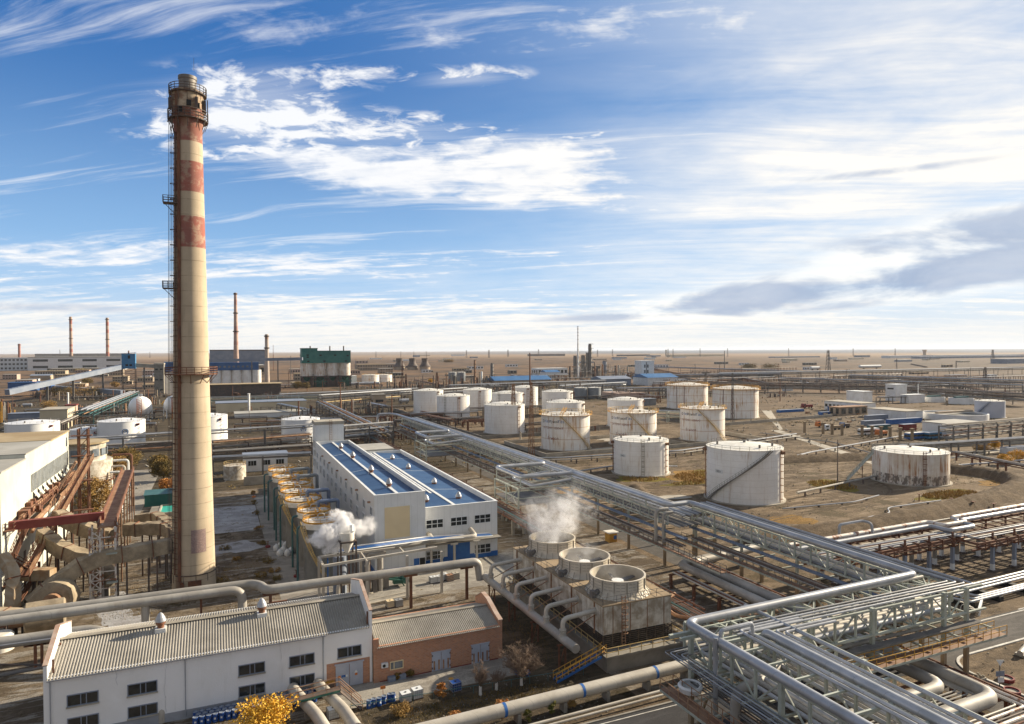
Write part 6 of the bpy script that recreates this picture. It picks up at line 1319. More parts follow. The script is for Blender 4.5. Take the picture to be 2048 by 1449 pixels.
# lagged flue ducts
def duct(lab, pts, w, h, m='insul', jag=.2, seed=1):
    t = thing('flue_duct', lab, 'duct', (pts[0][0], pts[0][1], 0)); rr = random.Random(seed)
    P = bend(pts, 2.5, 4); Q = []
    for p, q in zip(P, P[1:]):
        n = max(1, int((q - p).length / .7)); Q += [p.lerp(q, k / n) for k in range(n)]
    Q.append(P[-1]); w *= .8; h *= .76; b = MB(); vs = []; sec = [(-.5, -.46), (-.46, -.5), (.46, -.5), (.5, -.46), (.5, .46), (.46, .5), (-.46, .5), (-.5, .46)]
    for i, p in enumerate(Q):
        d = (Q[min(i + 1, len(Q) - 1)] - Q[max(i - 1, 0)]).normalized(); s = d.cross(Vector((0, 0, 1))).normalized(); u = s.cross(d)
        for a, c in sec: vs.append(p + s * a * w * (1 + rr.uniform(-jag, jag) * .4) + u * c * h * (1 + rr.uniform(-jag, jag) * .6))
    k = 8; b.add(vs, [(i * k + j, i * k + (j + 1) % k, (i + 1) * k + (j + 1) % k, (i + 1) * k + j) for i in range(len(Q) - 1) for j in range(k)]); b.add(vs[:k], [tuple(range(k))]); b.add(vs[-k:], [tuple(range(k))]); b.build('lagged_shell', m, t)
    b = MB()
    for i in range(3, len(Q) - 2, 6):
        d = (Q[i + 1] - Q[i]).normalized(); s = d.cross(Vector((0, 0, 1))).normalized(); u = s.cross(d)
        c = [Q[i] + s * a * w * 1.06 + u * e * h * 1.06 for a, e in ((-.5, -.5), (.5, -.5), (.5, .5), (-.5, .5))]
        for a_, e_ in zip(c, c[1:] + c[:1]): b.beam(a_, e_, .14)
    b.build('band', 'rust', t)
    b = MB()
    for f in (.3, .6, .85):
        p = Q[int(f * (len(Q) - 1))]
        if p.z - h / 2 > 1: b.beam((p.x - w * .3, p.y, 0), (p.x - w * .3, p.y, p.z - h / 2), .25); b.beam((p.x + w * .3, p.y, 0), (p.x + w * .3, p.y, p.z - h / 2), .25)
    if b.v: b.build('leg', 'dark_steel', t)
duct('long lagged flue duct rising from the fan and entering the great chimney low down', [(-26.0, 121.5, 2.5), (-23.5, 122.5, 4.5), (-19.0, 124.2, 7.4), (-7.2, 125.8, 8.0)], 2.6, 2.9, seed=2)
duct('upper lagged flue duct entering the great chimney beyond the trestle', [(-15.5, 138.5, 8.4), (-9.0, 136.5, 8.6), (-6.4, 129.0, 8.6)], 2.4, 2.8, seed=3)
duct('upper lagged duct bending back from the great chimney towards the green pool', [(-6.6, 131, 8.9), (-11.0, 146, 8.6), (-14.5, 147, 8.2)], 2.2, 2.4, seed=4)
duct('sloping lagged duct dropping from the cream building, upper of two', [(-27, 146, 10.5), (-21.5, 140, 8.6), (-17.5, 138, 7.6)], 2.4, 2.8, seed=5)
duct('sloping lagged duct dropping from the cream building, lower of two', [(-28, 139, 8.8), (-23.5, 133.5, 6.6), (-19.5, 131.5, 5.6)], 2.5, 2.9, seed=6)
duct('short rusty lagged duct low against the cream building', [(-29.5, 131, 4.5), (-24.5, 129, 4.6)], 2.2, 2.2, 'insul_rust', seed=7)
def fan_casing(lab, x, y, z, r, w, rot):
    t = thing('draught_fan', lab, 'fan', (x, y, 0)); d = Vector((math.cos(rot), math.sin(rot), 0)) * w / 2
    b = MB(); b.tube([Vector((x, y, z)) - d * 1.1, Vector((x, y, z)) - d, Vector((x, y, z)) + d, Vector((x, y, z)) + d * 1.1], [r * .85, r, r, r * .85], 20, True, .05); b.build('casing', 'insul', t)
    b = MB(); b.tube([Vector((x, y, z)) - d * 1.9, Vector((x, y, z)) - d], r * .45, 16); b.build('inlet', 'rust_pale', t)
    b = MB(); b.box(x - .8, x + .8, y - .8, y + .8, 0, z - r * .8); b.build('base', 'concrete', t)
fan_casing('big lagged draught fan casing lying nearest the long pale pipes', -22.6, 113.6, 3.0, 2.1, 4.4, R(8)); fan_casing('lagged draught fan casing behind the nearest one', -22.6, 121.5, 3.0, 2.7, 2.4, R(80)); fan_casing('third lagged fan casing, half hidden under the long flue duct', -17.5, 128.5, 3.2, 1.9, 2.2, R(60))
duct('rust stained lagged duct between the cream building and the nearest fan casing', [(-29.6, 115.8, 3.6), (-24.6, 114.2, 3.2)], 2.0, 1.9, 'insul_rust', seed=8)
duct('upright rusty lagged duct against the cream building corner', [(-28.2, 121.0, .2), (-28.0, 121.4, 7.6), (-29.8, 123.4, 9.6)], 1.9, 1.9, 'insul_rust', seed=9)
t = thing('water_tank', 'small white upright cylinder under the rusty duct at the left', 'tank', (-27.4, 112.0, 0)); b = MB(); b.lathe(-27.2, 111.2, [(1.5, 0), (1.5, 2.0), (1.2, 2.3), (.01, 2.4)], 24); b.build('shell', 'cap_white', t); b = MB(); b.rail([(-27.6, 109.6, 1), (-26.4, 109.6, 1)], .6, .06, .6); b.build('rail', 'dark_steel', t)
t = thing('settling_pool', 'small concrete basin of bright green water left of the great chimney', 'pool', (-7.5, 182, 0))
x0, y0 = at(316, 1034); x1 = x0 + 6.0; b = MB(); b.box(x0, x1, y0, y0 + .4, 0, .9); b.box(x0, x1, y0 + 9.6, y0 + 10, 0, .9); b.box(x0, x0 + .4, y0 + .4, y0 + 9.6, 0, .9); b.box(x1 - .4, x1, y0 + .4, y0 + 9.6, 0, .9); b.build('wall', 'concrete_pale', t)
b = MB(); b.box(x0 + .4, x1 - .4, y0 + .4, y0 + 9.6, 0, .55); b.build('water', 'teal', t)
t = thing('green_shed', 'little dark green metal shed beside the green pool', 'shed', (x0, y0 + 12, 0)); b = MB(); b.box(x0 - 4, x1, y0 + 13, y0 + 17, 0, 3.0); b.build('wall', 'green_clad', t); b = MB(); b.prism([(x0 - 4.2, y0 + 12.8, 2.9), (x1 + .2, y0 + 12.8, 2.9), (x1 + .2, y0 + 17.2, 3.5), (x0 - 4.2, y0 + 17.2, 3.5)], (0, 0, .15)); b.build('roof', 'green_pipe', t)
b = MB(); b.box(x0 - 2, x0, y0 - 2, y0 + 9, 0, .8); tag(b.build('walkway_block', 'concrete'), 'stained concrete slab walkway beside the green pool', 'slab')
# yard behind: small building and tank right of the chimney
t = thing('pump_house', 'low white pump house with a pale blue edge right of the great chimney', 'building', (4, 212, 0))
xa, ya = at(487, 945); b = MB(); b.box(xa, xa + 14, ya, ya + 6, 0, 5.2); b.build('wall', 'white_paint', t); b = MB(); b.box(xa - .2, xa + 14.2, ya - .2, ya + 6.2, 5.2, 5.7); b.build('roof', 'blue_grey', t)
for k in range(3): win(t, xa + 1.5 + k * 4.4, xa + 4 + k * 4.4, 2.0, 3.6, y=ya, cols=3)
xa, ya = at(470, 958); t = thing('service_tank', 'small white tank with stairs beside the low white pump house', 'tank', (xa, ya, 0)); b = MB(); b.cyl(xa, ya, 0, 4.4, 3.3, n=32); b.build('shell', 'tile_white', t); b = MB(); b.ring(xa, ya, 4.4, 3.2, 1, .06, 18, 1); b.build('railing', 'yellow_pale', t); b = MB(); b.beam((xa - 3, ya - 4, 0), (xa + 2, ya - 3.6, 4), .6, .1); b.build('stair', 'concrete_pale', t)
b = MB(); xa, ya = at(488, 972); b.box(xa, xa + 9, ya, ya + .3, 0, 2.6); tag(b.build('wall', 'concrete_pale'), 'pale blank concrete wall in front of the pump house', 'wall')
# ---------------------------------------------------------------- loose things in the yards
def drum_proto(x, y, z, lab, grp):
    t = thing('oil_drum', lab, 'drum', (x, y, z), grp); b = MB()
    b.lathe(x, y, [(.29, z), (.29, z + .28), (.305, z + .3), (.29, z + .32), (.29, z + .58), (.305, z + .6), (.29, z + .62), (.29, z + .88)], 14, False); b.build('body', 'blue_drum', t)
    b = MB(); b.lathe(x, y, [(.29, z + .86), (.25, z + .85), (.01, z + .85)], 14, False); b.lathe(x, y, [(.3, z + .88), (.27, z + .9), (.26, z + .85)], 14, False); b.cyl(x + .15, y, z + .85, z + .89, .04, n=6); b.build('lid', 'blue_grey', t)
    b = MB(); q0 = -1.9; P = [(.297 * math.cos(q0 + k * .22), .297 * math.sin(q0 + k * .22)) for k in range(4)]; b.add([(x + p[0], y + p[1], z + h) for h in (.34, .54) for p in P], [(i, i + 1, 5 + i, 4 + i) for i in range(3)]); b.build('paper_label', 'white_box', t); return t
d0 = drum_proto(3.2, 79.9, 0, 'blue oil drum standing in the packed rows along the white wall', 'blue drums along the white wall')
first = True
for row in range(3):
    for k in range(21):
        x, y = -2.6 + k * .65 + (row % 2) * .3, 81.3 - row * .62
        if 9.8 < x: continue
        loc = (x, y, 0)
        if first: d0.location = loc; first = False
        else: copy_tree(d0, loc, random.uniform(0, .6) - .3)
for k, (px, py) in enumerate([(738, 1416), (747, 1413), (758, 1411), (768, 1407), (779, 1403), (786, 1402)]):
    c = copy_tree(d0, (*at(px, py), 0), .2 * k); c['label'] = 'blue oil drum in the short row on the yard near the brick workshop'; c['group'] = 'blue drums in the short row on the yard'
def tote(lab, x, y, fill='plastic_white', rot=0.0):
    t = thing('liquid_tote', lab, 'container', (x, y, 0)); b = MB(); b.box(x - .55, x + .55, y - .47, y + .47, .18, 1.12); b.build('bottle', fill, t)
    b = MB(); b.cyl(x, y, 1.12, 1.17, .12, n=10); b.build('cap', 'black', t)
    b = MB()
    for z in (.2, .5, .8, 1.12): b.rail([(x - .58, y - .5, z - .02), (x + .58, y - .5, z - .02), (x + .58, y + .5, z - .02), (x - .58, y + .5, z - .02)], 0, .035, 9, True, 0, False)
    for k in range(6):
        for s in (-1, 1): b.beam((x - .58 + k * .232, y + s * .5, .15), (x - .58 + k * .232, y + s * .5, 1.14), .03); b.beam((x + s * .58, y - .5 + k * .2, .15), (x + s * .58, y - .5 + k * .2, 1.14), .03)
    b.build('cage', 'cage', t)
    b = MB()
    for o in (-.45, 0, .45): b.box(x - .6, x + .6, y + o - .06, y + o + .06, 0, .15)
    b.build('pallet', 'dark_steel', t); t.rotation_euler = (0, 0, rot); return t
for px, py, f, lab in ((811, 1404, 'plastic_white', 'white caged liquid tote next to the short row of blue drums'), (834, 1396, 'plastic_white', 'second white caged tote, with bluish liquid, right of the first'), (911, 1382, 'blue_drum', 'dark blue wrapped tote standing alone on the verge by the pipe rail'), (666, 1436, 'plastic_white', 'white caged tote with a black cage at the foot of the pale pipes'), (866, 1166, 'plastic_white', 'leftmost pale tote beside the white post in front of the hall'), (879, 1164, 'plastic_white', 'second pale tote in front of the hall'), (888, 1160, 'plastic_white', 'rear pale tote in front of the hall'), (899, 1162, 'rust_pale', 'brown crated tote in front of the hall'), (911, 1158, 'concrete_pale', 'greyish tote nearest the blue gate of the hall'), (780, 1215, 'cream_panel', 'beige tote behind the white building gable'), (797, 1213, 'cage', 'empty wire cage stacked high behind the white building gable')): tote(lab, *at(px, py), f, .1)
# bulk bags by the tanks
for k, (px, py) in enumerate([(553, 1102), (560, 1112), (567, 1105), (575, 1112), (582, 1108), (563, 1095), (572, 1096)]):
    x, y = at(px, py); b = MB(); b.lathe(x, y, [(.5, 0), (.62, .25), (.6, .9), (.35, 1.15), (.15, 1.35)], 10); tag(b.build('bulk_bag', 'plastic_white', ang=70), 'grey-white bulk bag in the huddle at the foot of the nearest round tanks', 'sack', 'bulk bags by the round tanks')
# green scrap machine and planks
x, y = at(790, 1175); t = thing('farm_machine', 'dark green frame of a broken conveyor lying on the yard', 'machine', (x, y, 0)); b = MB()
for o in (0, 1.2): b.beam((x - 2, y + o, 1.7), (x + 2.4, y + o - .4, .9), .25); b.beam((x - 1.8, y + o, 0), (x - 1.8, y + o, 1.7), .2); b.beam((x + 1.6, y + o, 0), (x + 1.0, y + o, 1.2), .2)
b.build('frame', 'green_dark', t); b = MB(); b.tube([(x + 1.8, y - .6, 1.1), (x + 1.8, y + 1.2, 1.1)], .6, 12); b.box(x - .2, x + 1.2, y, y + 1, .5, 1.1); b.build('drum', 'green_dark', t)
x, y = at(738, 1186); b = MB(); b.cyl(x, y, 0, .18, .75, n=18); tag(b.build('manhole_ring', 'concrete_pale'), 'pale round manhole ring on the dirt behind the white gable', 'manhole')
for k, (px, py, lab) in enumerate([(593, 1154, 'orange-red valve stand on the slab by the round tanks'), (536, 1095, 'small dark red bollard by the path'), (508, 995, 'bright orange box by the strip of shrubs')]):
    x, y = at(px, py); t = thing('hydrant', lab, 'hydrant', (x, y, 0)); b = MB(); b.cyl(x, y, 0, .35, .5, n=12); b.build('base', 'red' if k < 2 else 'orange', t); b = MB(); b.cyl(x, y, .3, 1.2, .09, n=8); b.tube([(x - .25, y, 1.2), (x + .25, y, 1.2)], .07, 6); b.build('valve', 'rust', t)
# two fat pipes, footbridge and skip near the yellow tree
for k, (xa, lab) in enumerate(((7.7, 'left one of two fat pale pipes coming down from the white wall'), (10.5, 'right one of two fat pale pipes coming down from the white wall'))):
    t = thing('fat_pipe', lab, 'pipe', (xa, 80, 0)); b = MB(); b.tube(bend([(xa - .1, 82.0, 1.1), (xa, 80.6, 1.25), (xa + 1.6, 74.2, 1.3), (xa + 2.2, 70, 1.3)], 1.0), .62, 16); b.build('pipe', 'pipe_beige', t); b = MB(); b.box(xa + .6, xa + 1.6, 76.4, 77.2, 0, .8); b.box(xa + 1.4, xa + 2.4, 72, 72.8, 0, .8); b.build('saddle', 'concrete', t)
t = thing('footbridge', 'little green railed footbridge over the two fat pale pipes', 'footbridge', (10, 77, 0)); b = MB(); b.beam((6.2, 76.8, 2.1), (12.2, 77.6, 2.1), 1.0, .12); b.beam((12.2, 77.6, 2.1), (14.4, 76.2, .1), .9, .1); b.build('deck', 'dark_steel', t); b = MB(); b.beam((6.2, 76.28, 2.05), (12.2, 77.08, 2.05), .06, .2); b.build('edge_strip', 'green_dark', t); b = MB()
for o in (-.5, .5): b.rail([(6.2, 76.8 + o, 2.1), (12.2, 77.6 + o, 2.1), (14.4, 76.2 + o, .1)], 1.05, .055, 1.4)
b.build('handrail', 'rust_pale', t)
x, y = at(657, 1380); t = thing('waste_skip', 'dark bin with a yellow lid against the white wall', 'bin', (x, y, 0)); b = MB(); b.box(x - .6, x + .6, y - .45, y + .45, 0, 1.0); b.build('body', 'dark_steel', t); b = MB(); b.box(x - .65, x + .65, y - .5, y + .5, 1.0, 1.1); b.build('lid', 'yellow', t)
for k, (px, py) in enumerate(((63, 0), (304, 1447), (324, 1444))):
    if not k: continue
    x, y = at(px, py); b = MB(); b.tube(bend([(x, y, 0), (x, y, 1.5), (x, y + 1.6, 1.5)], .7), .45 - .1 * (k == 1), 12); tag(b.build('vent_pipe', 'pipe_beige'), ['', 'smaller bent vent pipe at the foot of the white wall', 'larger bent vent pipe at the foot of the white wall'][k], 'pipe')
for k, (px, py) in enumerate(((783, 1362), (804, 1357))): x, y = at(px, py); b = MB(); b.box(x - .45, x + .45, y - .3, y + .3, 0, .55); tag(b.build('crate', 'blue_grey'), ['left of two blue-grey boxes by the brick wall', 'right of two blue-grey boxes by the brick wall'][k], 'box')
x, y = at(766, 1392); b = MB(); b.beam((x, y, 0), (x, y, .8), .05); b.box(x - .3, x + .3, y - .02, y + .02, .8, 1.15); tag(b.build('warning_sign', 'orange'), 'small orange warning sign standing behind the short row of drums', 'sign')
x, y = at(902, 1358); b = MB(); b.cyl(x, y, .01, .05, .32, n=16); tag(b.build('hatch_cover', 'yellow'), 'round yellow hatch cover on the concrete yard', 'hatch')
# valves, sign and hydrant at the road corner
for k, (px, py) in enumerate([(2012, 1361), (2024, 1386)]):
    x, y = at(px, py); t = thing('well_ring', ['dark red round well kerb by the road, the farther one', 'dark red round well kerb by the road, the nearer one'][k], 'well', (x, y, 0)); b = MB(); b.lathe(x, y, [(.85, 0), (.85, .4), (.7, .4), (.7, .05)], 22, False); b.build('ring', 'red', t); b = MB(); b.cyl(x, y, 0, .22, .7, n=20); b.build('fill', 'concrete_pale', t)
x, y = at(1999, 1378); t = thing('road_sign', 'road sign post with a white triangle above two white plates', 'sign', (x, y, 0)); b = MB(); b.beam((x, y, 0), (x, y, 3.0), .08); b.build('post', 'mid_steel', t)
d = Vector((rt0[0], rt0[1], 0)); n_ = Vector((fw[0], fw[1], 0)).normalized() * -.06; c = Vector((x, y, 2.7)) + n_
b = MB(); b.prism([c + d * -.45 + Vector((0, 0, .75)), c + d * .45 + Vector((0, 0, .75)), c], n_ * .5); b.build('triangle_plate', 'white_box', t)
for o, z in ((-.26, 1.5), (.26, 1.55), (.1, .8)): b = MB(); c = Vector((x, y, z)) + n_; w = .24 if z > 1 else .36; b.prism([c + d * (o - w), c + d * (o + w), c + d * (o + w) + Vector((0, 0, .62)), c + d * (o - w) + Vector((0, 0, .62))], n_ * .5); b.build('plate', 'blue_grey' if z > 1 else 'white_box', t)
x, y = at(1957, 1360); b = MB(); b.box(x - .7, x + .7, y - .5, y + .5, 0, .35); 
for k in range(7): b.box(x - .6 + k * .17, x - .5 + k * .17, y - .4 + (k % 3) * .2, y - .1 + (k % 3) * .25, .35, .6 + .1 * (k % 2))
tag(b.build('valve_box', 'concrete_pale'), 'small pale valve block on the dirt by the road corner', 'valve')
x, y = at(2040, 1315); b = MB(); b.tube([(x, y, .5), (x + 5, y + 1.6, .5)], .35, 12); b.box(x + .2, x + 1, y - .4, y + .8, 0, .3); tag(b.build('pipe_stub', 'pipe_beige'), 'short white pipe stub lying at the right edge', 'pipe')
x, y = at(1958, 1232); t = thing('pipe_manifold', 'pale row of short pipes and bent hoses at the edge of the road', 'pipe', (x, y, 0)); b = MB()
for k in range(9): b.beam((x + k * .75, y + k * .42, 0), (x + k * .75, y + k * .42, .8), .22)
b.beam((x - .4, y - .2, .9), (x + 7, y + 3.8, .9), .3); b.build('rail', 'white_box', t); b = MB()
for k in range(4): b.tube(bend([(x - 3, y + k * .5, 0), (x - 2.6, y + k * .5, 1.6 + .2 * k), (x - .4, y + k * .4, 1.0 + .1 * k), (x, y + k * .3, .3)], 1.0), .06, 5)
b.build('hose', 'pipe_beige', t)
x, y = at(1222, 1083); t = thing('guard_booth', 'little yellow booth with a white roof beside the road under the rack', 'booth', (x, y, 0)); b = MB(); b.box(x - .9, x + .9, y - .9, y + .9, 0, 1.9); b.build('wall', 'yellow', t); b = MB(); b.box(x - 1.2, x + 1.2, y - 1.2, y + 1.2, 1.9, 2.1); b.build('roof', 'cap_white', t); b = MB(); b.box(x + .1, x + .8, y - .93, y - .9, .6, 1.4); b.build('panel', 'blue_paint', t)
# ---------------------------------------------------------------- trees and shrubs
def leaves(b, c, r, n, s, rr, flat=.6):
    for _ in range(n):
        while True:
            p = Vector((rr.uniform(-1, 1), rr.uniform(-1, 1), rr.uniform(-1, 1)))
            if .15 < p.length < 1: break
        p = Vector((p.x * r[0], p.y * r[1], p.z * r[2])) + Vector(c); u = Vector((rr.uniform(-1, 1), rr.uniform(-1, 1), rr.uniform(-.6, .6))).normalized(); v = u.cross(Vector((rr.uniform(-1, 1), rr.uniform(-1, 1), rr.uniform(-1, 1)))).normalized(); k = s * rr.uniform(.6, 1.3)
        b.add([p - u * k, p + v * k * flat, p + u * k, p - v * k * flat], [(0, 1, 2, 3)])
def tree(lab, x, y, h, rad, leafm, cat='tree', trunk='bark', clumps=26, per=60, ls=.16, seed=0, crown_lo=.3, group=None, name='tree', bare=False):
    rr = random.Random(seed); t = thing(name, lab, cat, (x, y, 0), group); b = MB(); tips = []
    def branch(p, d, L, r, depth):
        q = p + d * L * .5 + Vector((rr.uniform(-.1, .1), rr.uniform(-.1, .1), 0)) * L; e = p + d * L; b.tube([p, q, e], [r, r * .8, r * .55], 5, False); tips.append((q, depth)); tips.append((e, depth))
        if depth <= 0: return
        for _ in range(rr.choice((2, 3, 3))):
            nd = (d * .75 + Vector((rr.uniform(-1, 1), rr.uniform(-1, 1), rr.uniform(-.15, .7)))).normalized(); branch(e if rr.random() < .6 else q, nd, L * rr.uniform(.6, .85), r * .55, depth - 1)
    for _ in range(1 if cat == 'tree' else 4):
        branch(Vector((x, y, 0)), Vector((rr.uniform(-.15, .15), rr.uniform(-.15, .15), 1)).normalized() if cat == 'tree' else Vector((rr.uniform(-.7, .7), rr.uniform(-.7, .7), 1)).normalized(), h * (.36 if cat == 'tree' else .34), h * (.026 if cat == 'tree' else .015), 5 if bare else 3)
    b.build('trunk', trunk, t)
    if bare: return t
    l = MB(); T = [p for p, dd in tips if p.z > h * crown_lo * .7] or [p for p, _ in tips]
    for k in range(clumps):
        a = rr.choice(T); q = rr.uniform(0, 6.28); rho = rad * math.sqrt(rr.random()); z = h * (crown_lo + (1 - crown_lo) * rr.random()); pr = math.sin(math.pi * min(1, max(.12, (z / h - crown_lo * .8) / (1.05 - crown_lo * .8)))) ** .6
        c = Vector((x + rho * math.cos(q) * pr, y + rho * math.sin(q) * pr, z)).lerp(a, .3); s = rad * rr.uniform(.18, .34); leaves(l, c, (s, s, s * .75), per, ls, rr)
    l.build('crown', leafm, t); return t
x, y = at(527, 1448 + 60); tree('big golden yellow autumn tree at the bottom edge', x, y, 5.3, 4.3, 'leaf_gold', clumps=70, per=90, ls=.14, seed=3, crown_lo=.22)
def bare_tree(lab, x, y, h, rad, n, seed):
    rr = random.Random(seed); t = thing('bare_tree', lab, 'tree', (x, y, 0)); b = MB(); b.tube([(x, y, 0), (x + .1, y, h * .17), (x, y, h * .32)], [.18, .15, .12], 7); 
    w = MB(); w.cyl(x, y, 0, 1.0, .2, .17, 8); w.build('whitewash', 'whitewash', t); tw = MB()
    for k in range(n):
        q = rr.uniform(0, 6.28); s = rr.uniform(.25, 1); e = Vector((x + rad * s * math.cos(q), y + rad * s * math.sin(q), h * rr.uniform(.55, 1) * (1 - .28 * s * s))); p = Vector((x, y, h * rr.uniform(.18, .4))); m_ = p.lerp(e, .5) + Vector((0, 0, h * .05)); b.tube([p, m_, e], [.055, .03, .012], 4, False)
        for j in range(16):
            f = rr.uniform(.35, 1); a = p.lerp(e, f); d = Vector((rr.uniform(-1, 1), rr.uniform(-1, 1), rr.uniform(-.1, 1.1))).normalized() * rr.uniform(.3, .75); tw.beam(a, a + d, .022)
            if rr.random() < .6: d2 = Vector((rr.uniform(-1, 1), rr.uniform(-1, 1), rr.uniform(-.2, .8))).normalized() * .35; tw.beam(a + d * .6, a + d * .6 + d2, .018)
    b.build('trunk', 'bark', t); tw.build('twigs', 'twig', t)
bare_tree('bushy leafless tree with a whitewashed trunk by the brick workshop', *at(1043, 1371), 5.2, 2.9, 120, 5)
bare_tree('thin leafless sapling with a white trunk beside the pipe rail', *at(961, 1390), 4.2, 1.0, 26, 6); bare_tree('low leafless twiggy sapling leaning near the thin sapling', *at(993, 1380), 2.6, 1.2, 14, 8)
SH = [(883, 1405, 2.4, 1.0, 'leaf_orange', 'small orange shrub by the pipe rail'), (1005, 1442, 2.4, 1.2, 'leaf_orange', 'orange shrub in front of the banded pipe, right of the pair'), (905, 1452, 1.6, 1.3, 'leaf_orange', 'orange shrub at the bottom edge left of the banded pipe middle'), (1142, 1420, 2.0, 1.0, 'leaf_brown', 'brown shrub between the thin pipes and the road'), (1103, 1434, 1.9, .6, 'leaf_green', 'narrow yellow green shrub by the thin pipes'), (1056, 1447, 1.8, .6, 'leaf_green', 'small green shrub by the bottom pipes'), (805, 1430, 1.2, 1.6, 'leaf_brown', 'low brown scrub at the verge corner by the drums'), (795, 1358, .8, .7, 'leaf_olive', 'tiny weed at the brick wall'), (820, 1352, .9, .8, 'leaf_olive', 'second tiny weed at the brick wall')]
for k, (px, py, h, r, m, lab) in enumerate(SH): tree(lab, *at(px, py), h, r, m, 'shrub', clumps=26, per=46, ls=.09, seed=20 + k, crown_lo=.12, name='shrub')
LTS = [(195, 1045, 11.0, 4.6, 'leaf_brown', 'brown autumn tree between the round white tower and the trestle'), (250, 950, 9.5, 5.5, 'leaf_olive', 'olive tree behind the trestle end'), (228, 960, 8, 4, 'leaf_brown', 'second brown tree by the white downpipes'), (330, 962, 7, 4.2, 'leaf_olive', 'bushy tree left of the great chimney by the path'), (335, 990, 4.5, 2.6, 'leaf_orange', 'yellow orange bush beside the path left of the great chimney'), (322, 945, 6, 4, 'leaf_olive', 'rear olive bush at the end of the path')]
for k, (px, py, h, r, m, lab) in enumerate(LTS): tree(lab, *at(px, py), h, r * 1.2, m, clumps=85, per=75, ls=.2, seed=40 + k, crown_lo=.15)
for k, (px, py, h, r) in enumerate([(505, 990, 1.2, 1.1), (508, 1010, 1.3, 1.2), (511, 1030, 1.1, 1.2), (517, 1060, .9, 1.5), (525, 1090, .8, 1.5), (537, 1125, .9, 1.8), (549, 1145, .8, 1.6), (557, 1160, .8, 1.6), (450, 1100, .7, 1.6), (475, 1120, .6, 1.4), (445, 1165, .8, 2.0), (520, 1155, .8, 1.8), (500, 1172, .9, 1.8)]):
    tree('low dry weed in the dusty strip between the great chimney and the round tanks', *at(px, py), h, r, 'leaf_olive' if k % 3 else 'leaf_brown', 'shrub', clumps=16, per=34, ls=.10, seed=60 + k, crown_lo=.05, name='weed', group='dry weeds in the strip by the round tanks')
b = MB(); rr = random.Random(9)
for cx, cy, rx, ry, n in ((26, 72, 11, 2.2, 2600), (34, 70, 5, 1.6, 900), (20, 65, 8, 1.0, 700), (39, 90, 2.4, 12, 900), (8, 100, 7, 1.4, 900), (-12, 124, 7, 8, 1300), (4, 128, 4, 14, 1200)):
    for _ in range(n):
        q, k = rr.uniform(0, 6.28), math.sqrt(rr.random()); x, y = cx + rx * k * math.cos(q), cy + ry * k * math.sin(q); h = rr.uniform(.08, .3); a = rr.uniform(0, 3.14); w = .035; d = Vector((math.cos(a) * w, math.sin(a) * w, 0)); p = Vector((x, y, 0)); b.add([p - d, p + d, p + Vector((rr.uniform(-.1, .1), rr.uniform(-.1, .1), h))], [(0, 1, 2)])
b.build('dry_grass', 'leaf_olive', kind='stuff')
b = MB()
for cx, cy, rx, ry, n in ((142, 172, 12, 9, 2600), (120, 178, 6, 5, 700), (183, 123, 10, 4, 1500), (165, 146, 6, 7, 900), (131, 166, 8, 3, 500)):
    for _ in range(n):
        q, k = rr.uniform(0, 6.28), math.sqrt(rr.random()); x, y = cx + rx * k * math.cos(q), cy + ry * k * math.sin(q); h = rr.uniform(.2, .75); a = rr.uniform(0, 3.14); w = .12; d = Vector((math.cos(a) * w, math.sin(a) * w, 0)); p = Vector((x, y, 0)); b.add([p - d, p + d, p + Vector((rr.uniform(-.25, .25), rr.uniform(-.2, .2), h))], [(0, 1, 2)])
b.build('tall_grass', 'leaf_brown', kind='stuff')
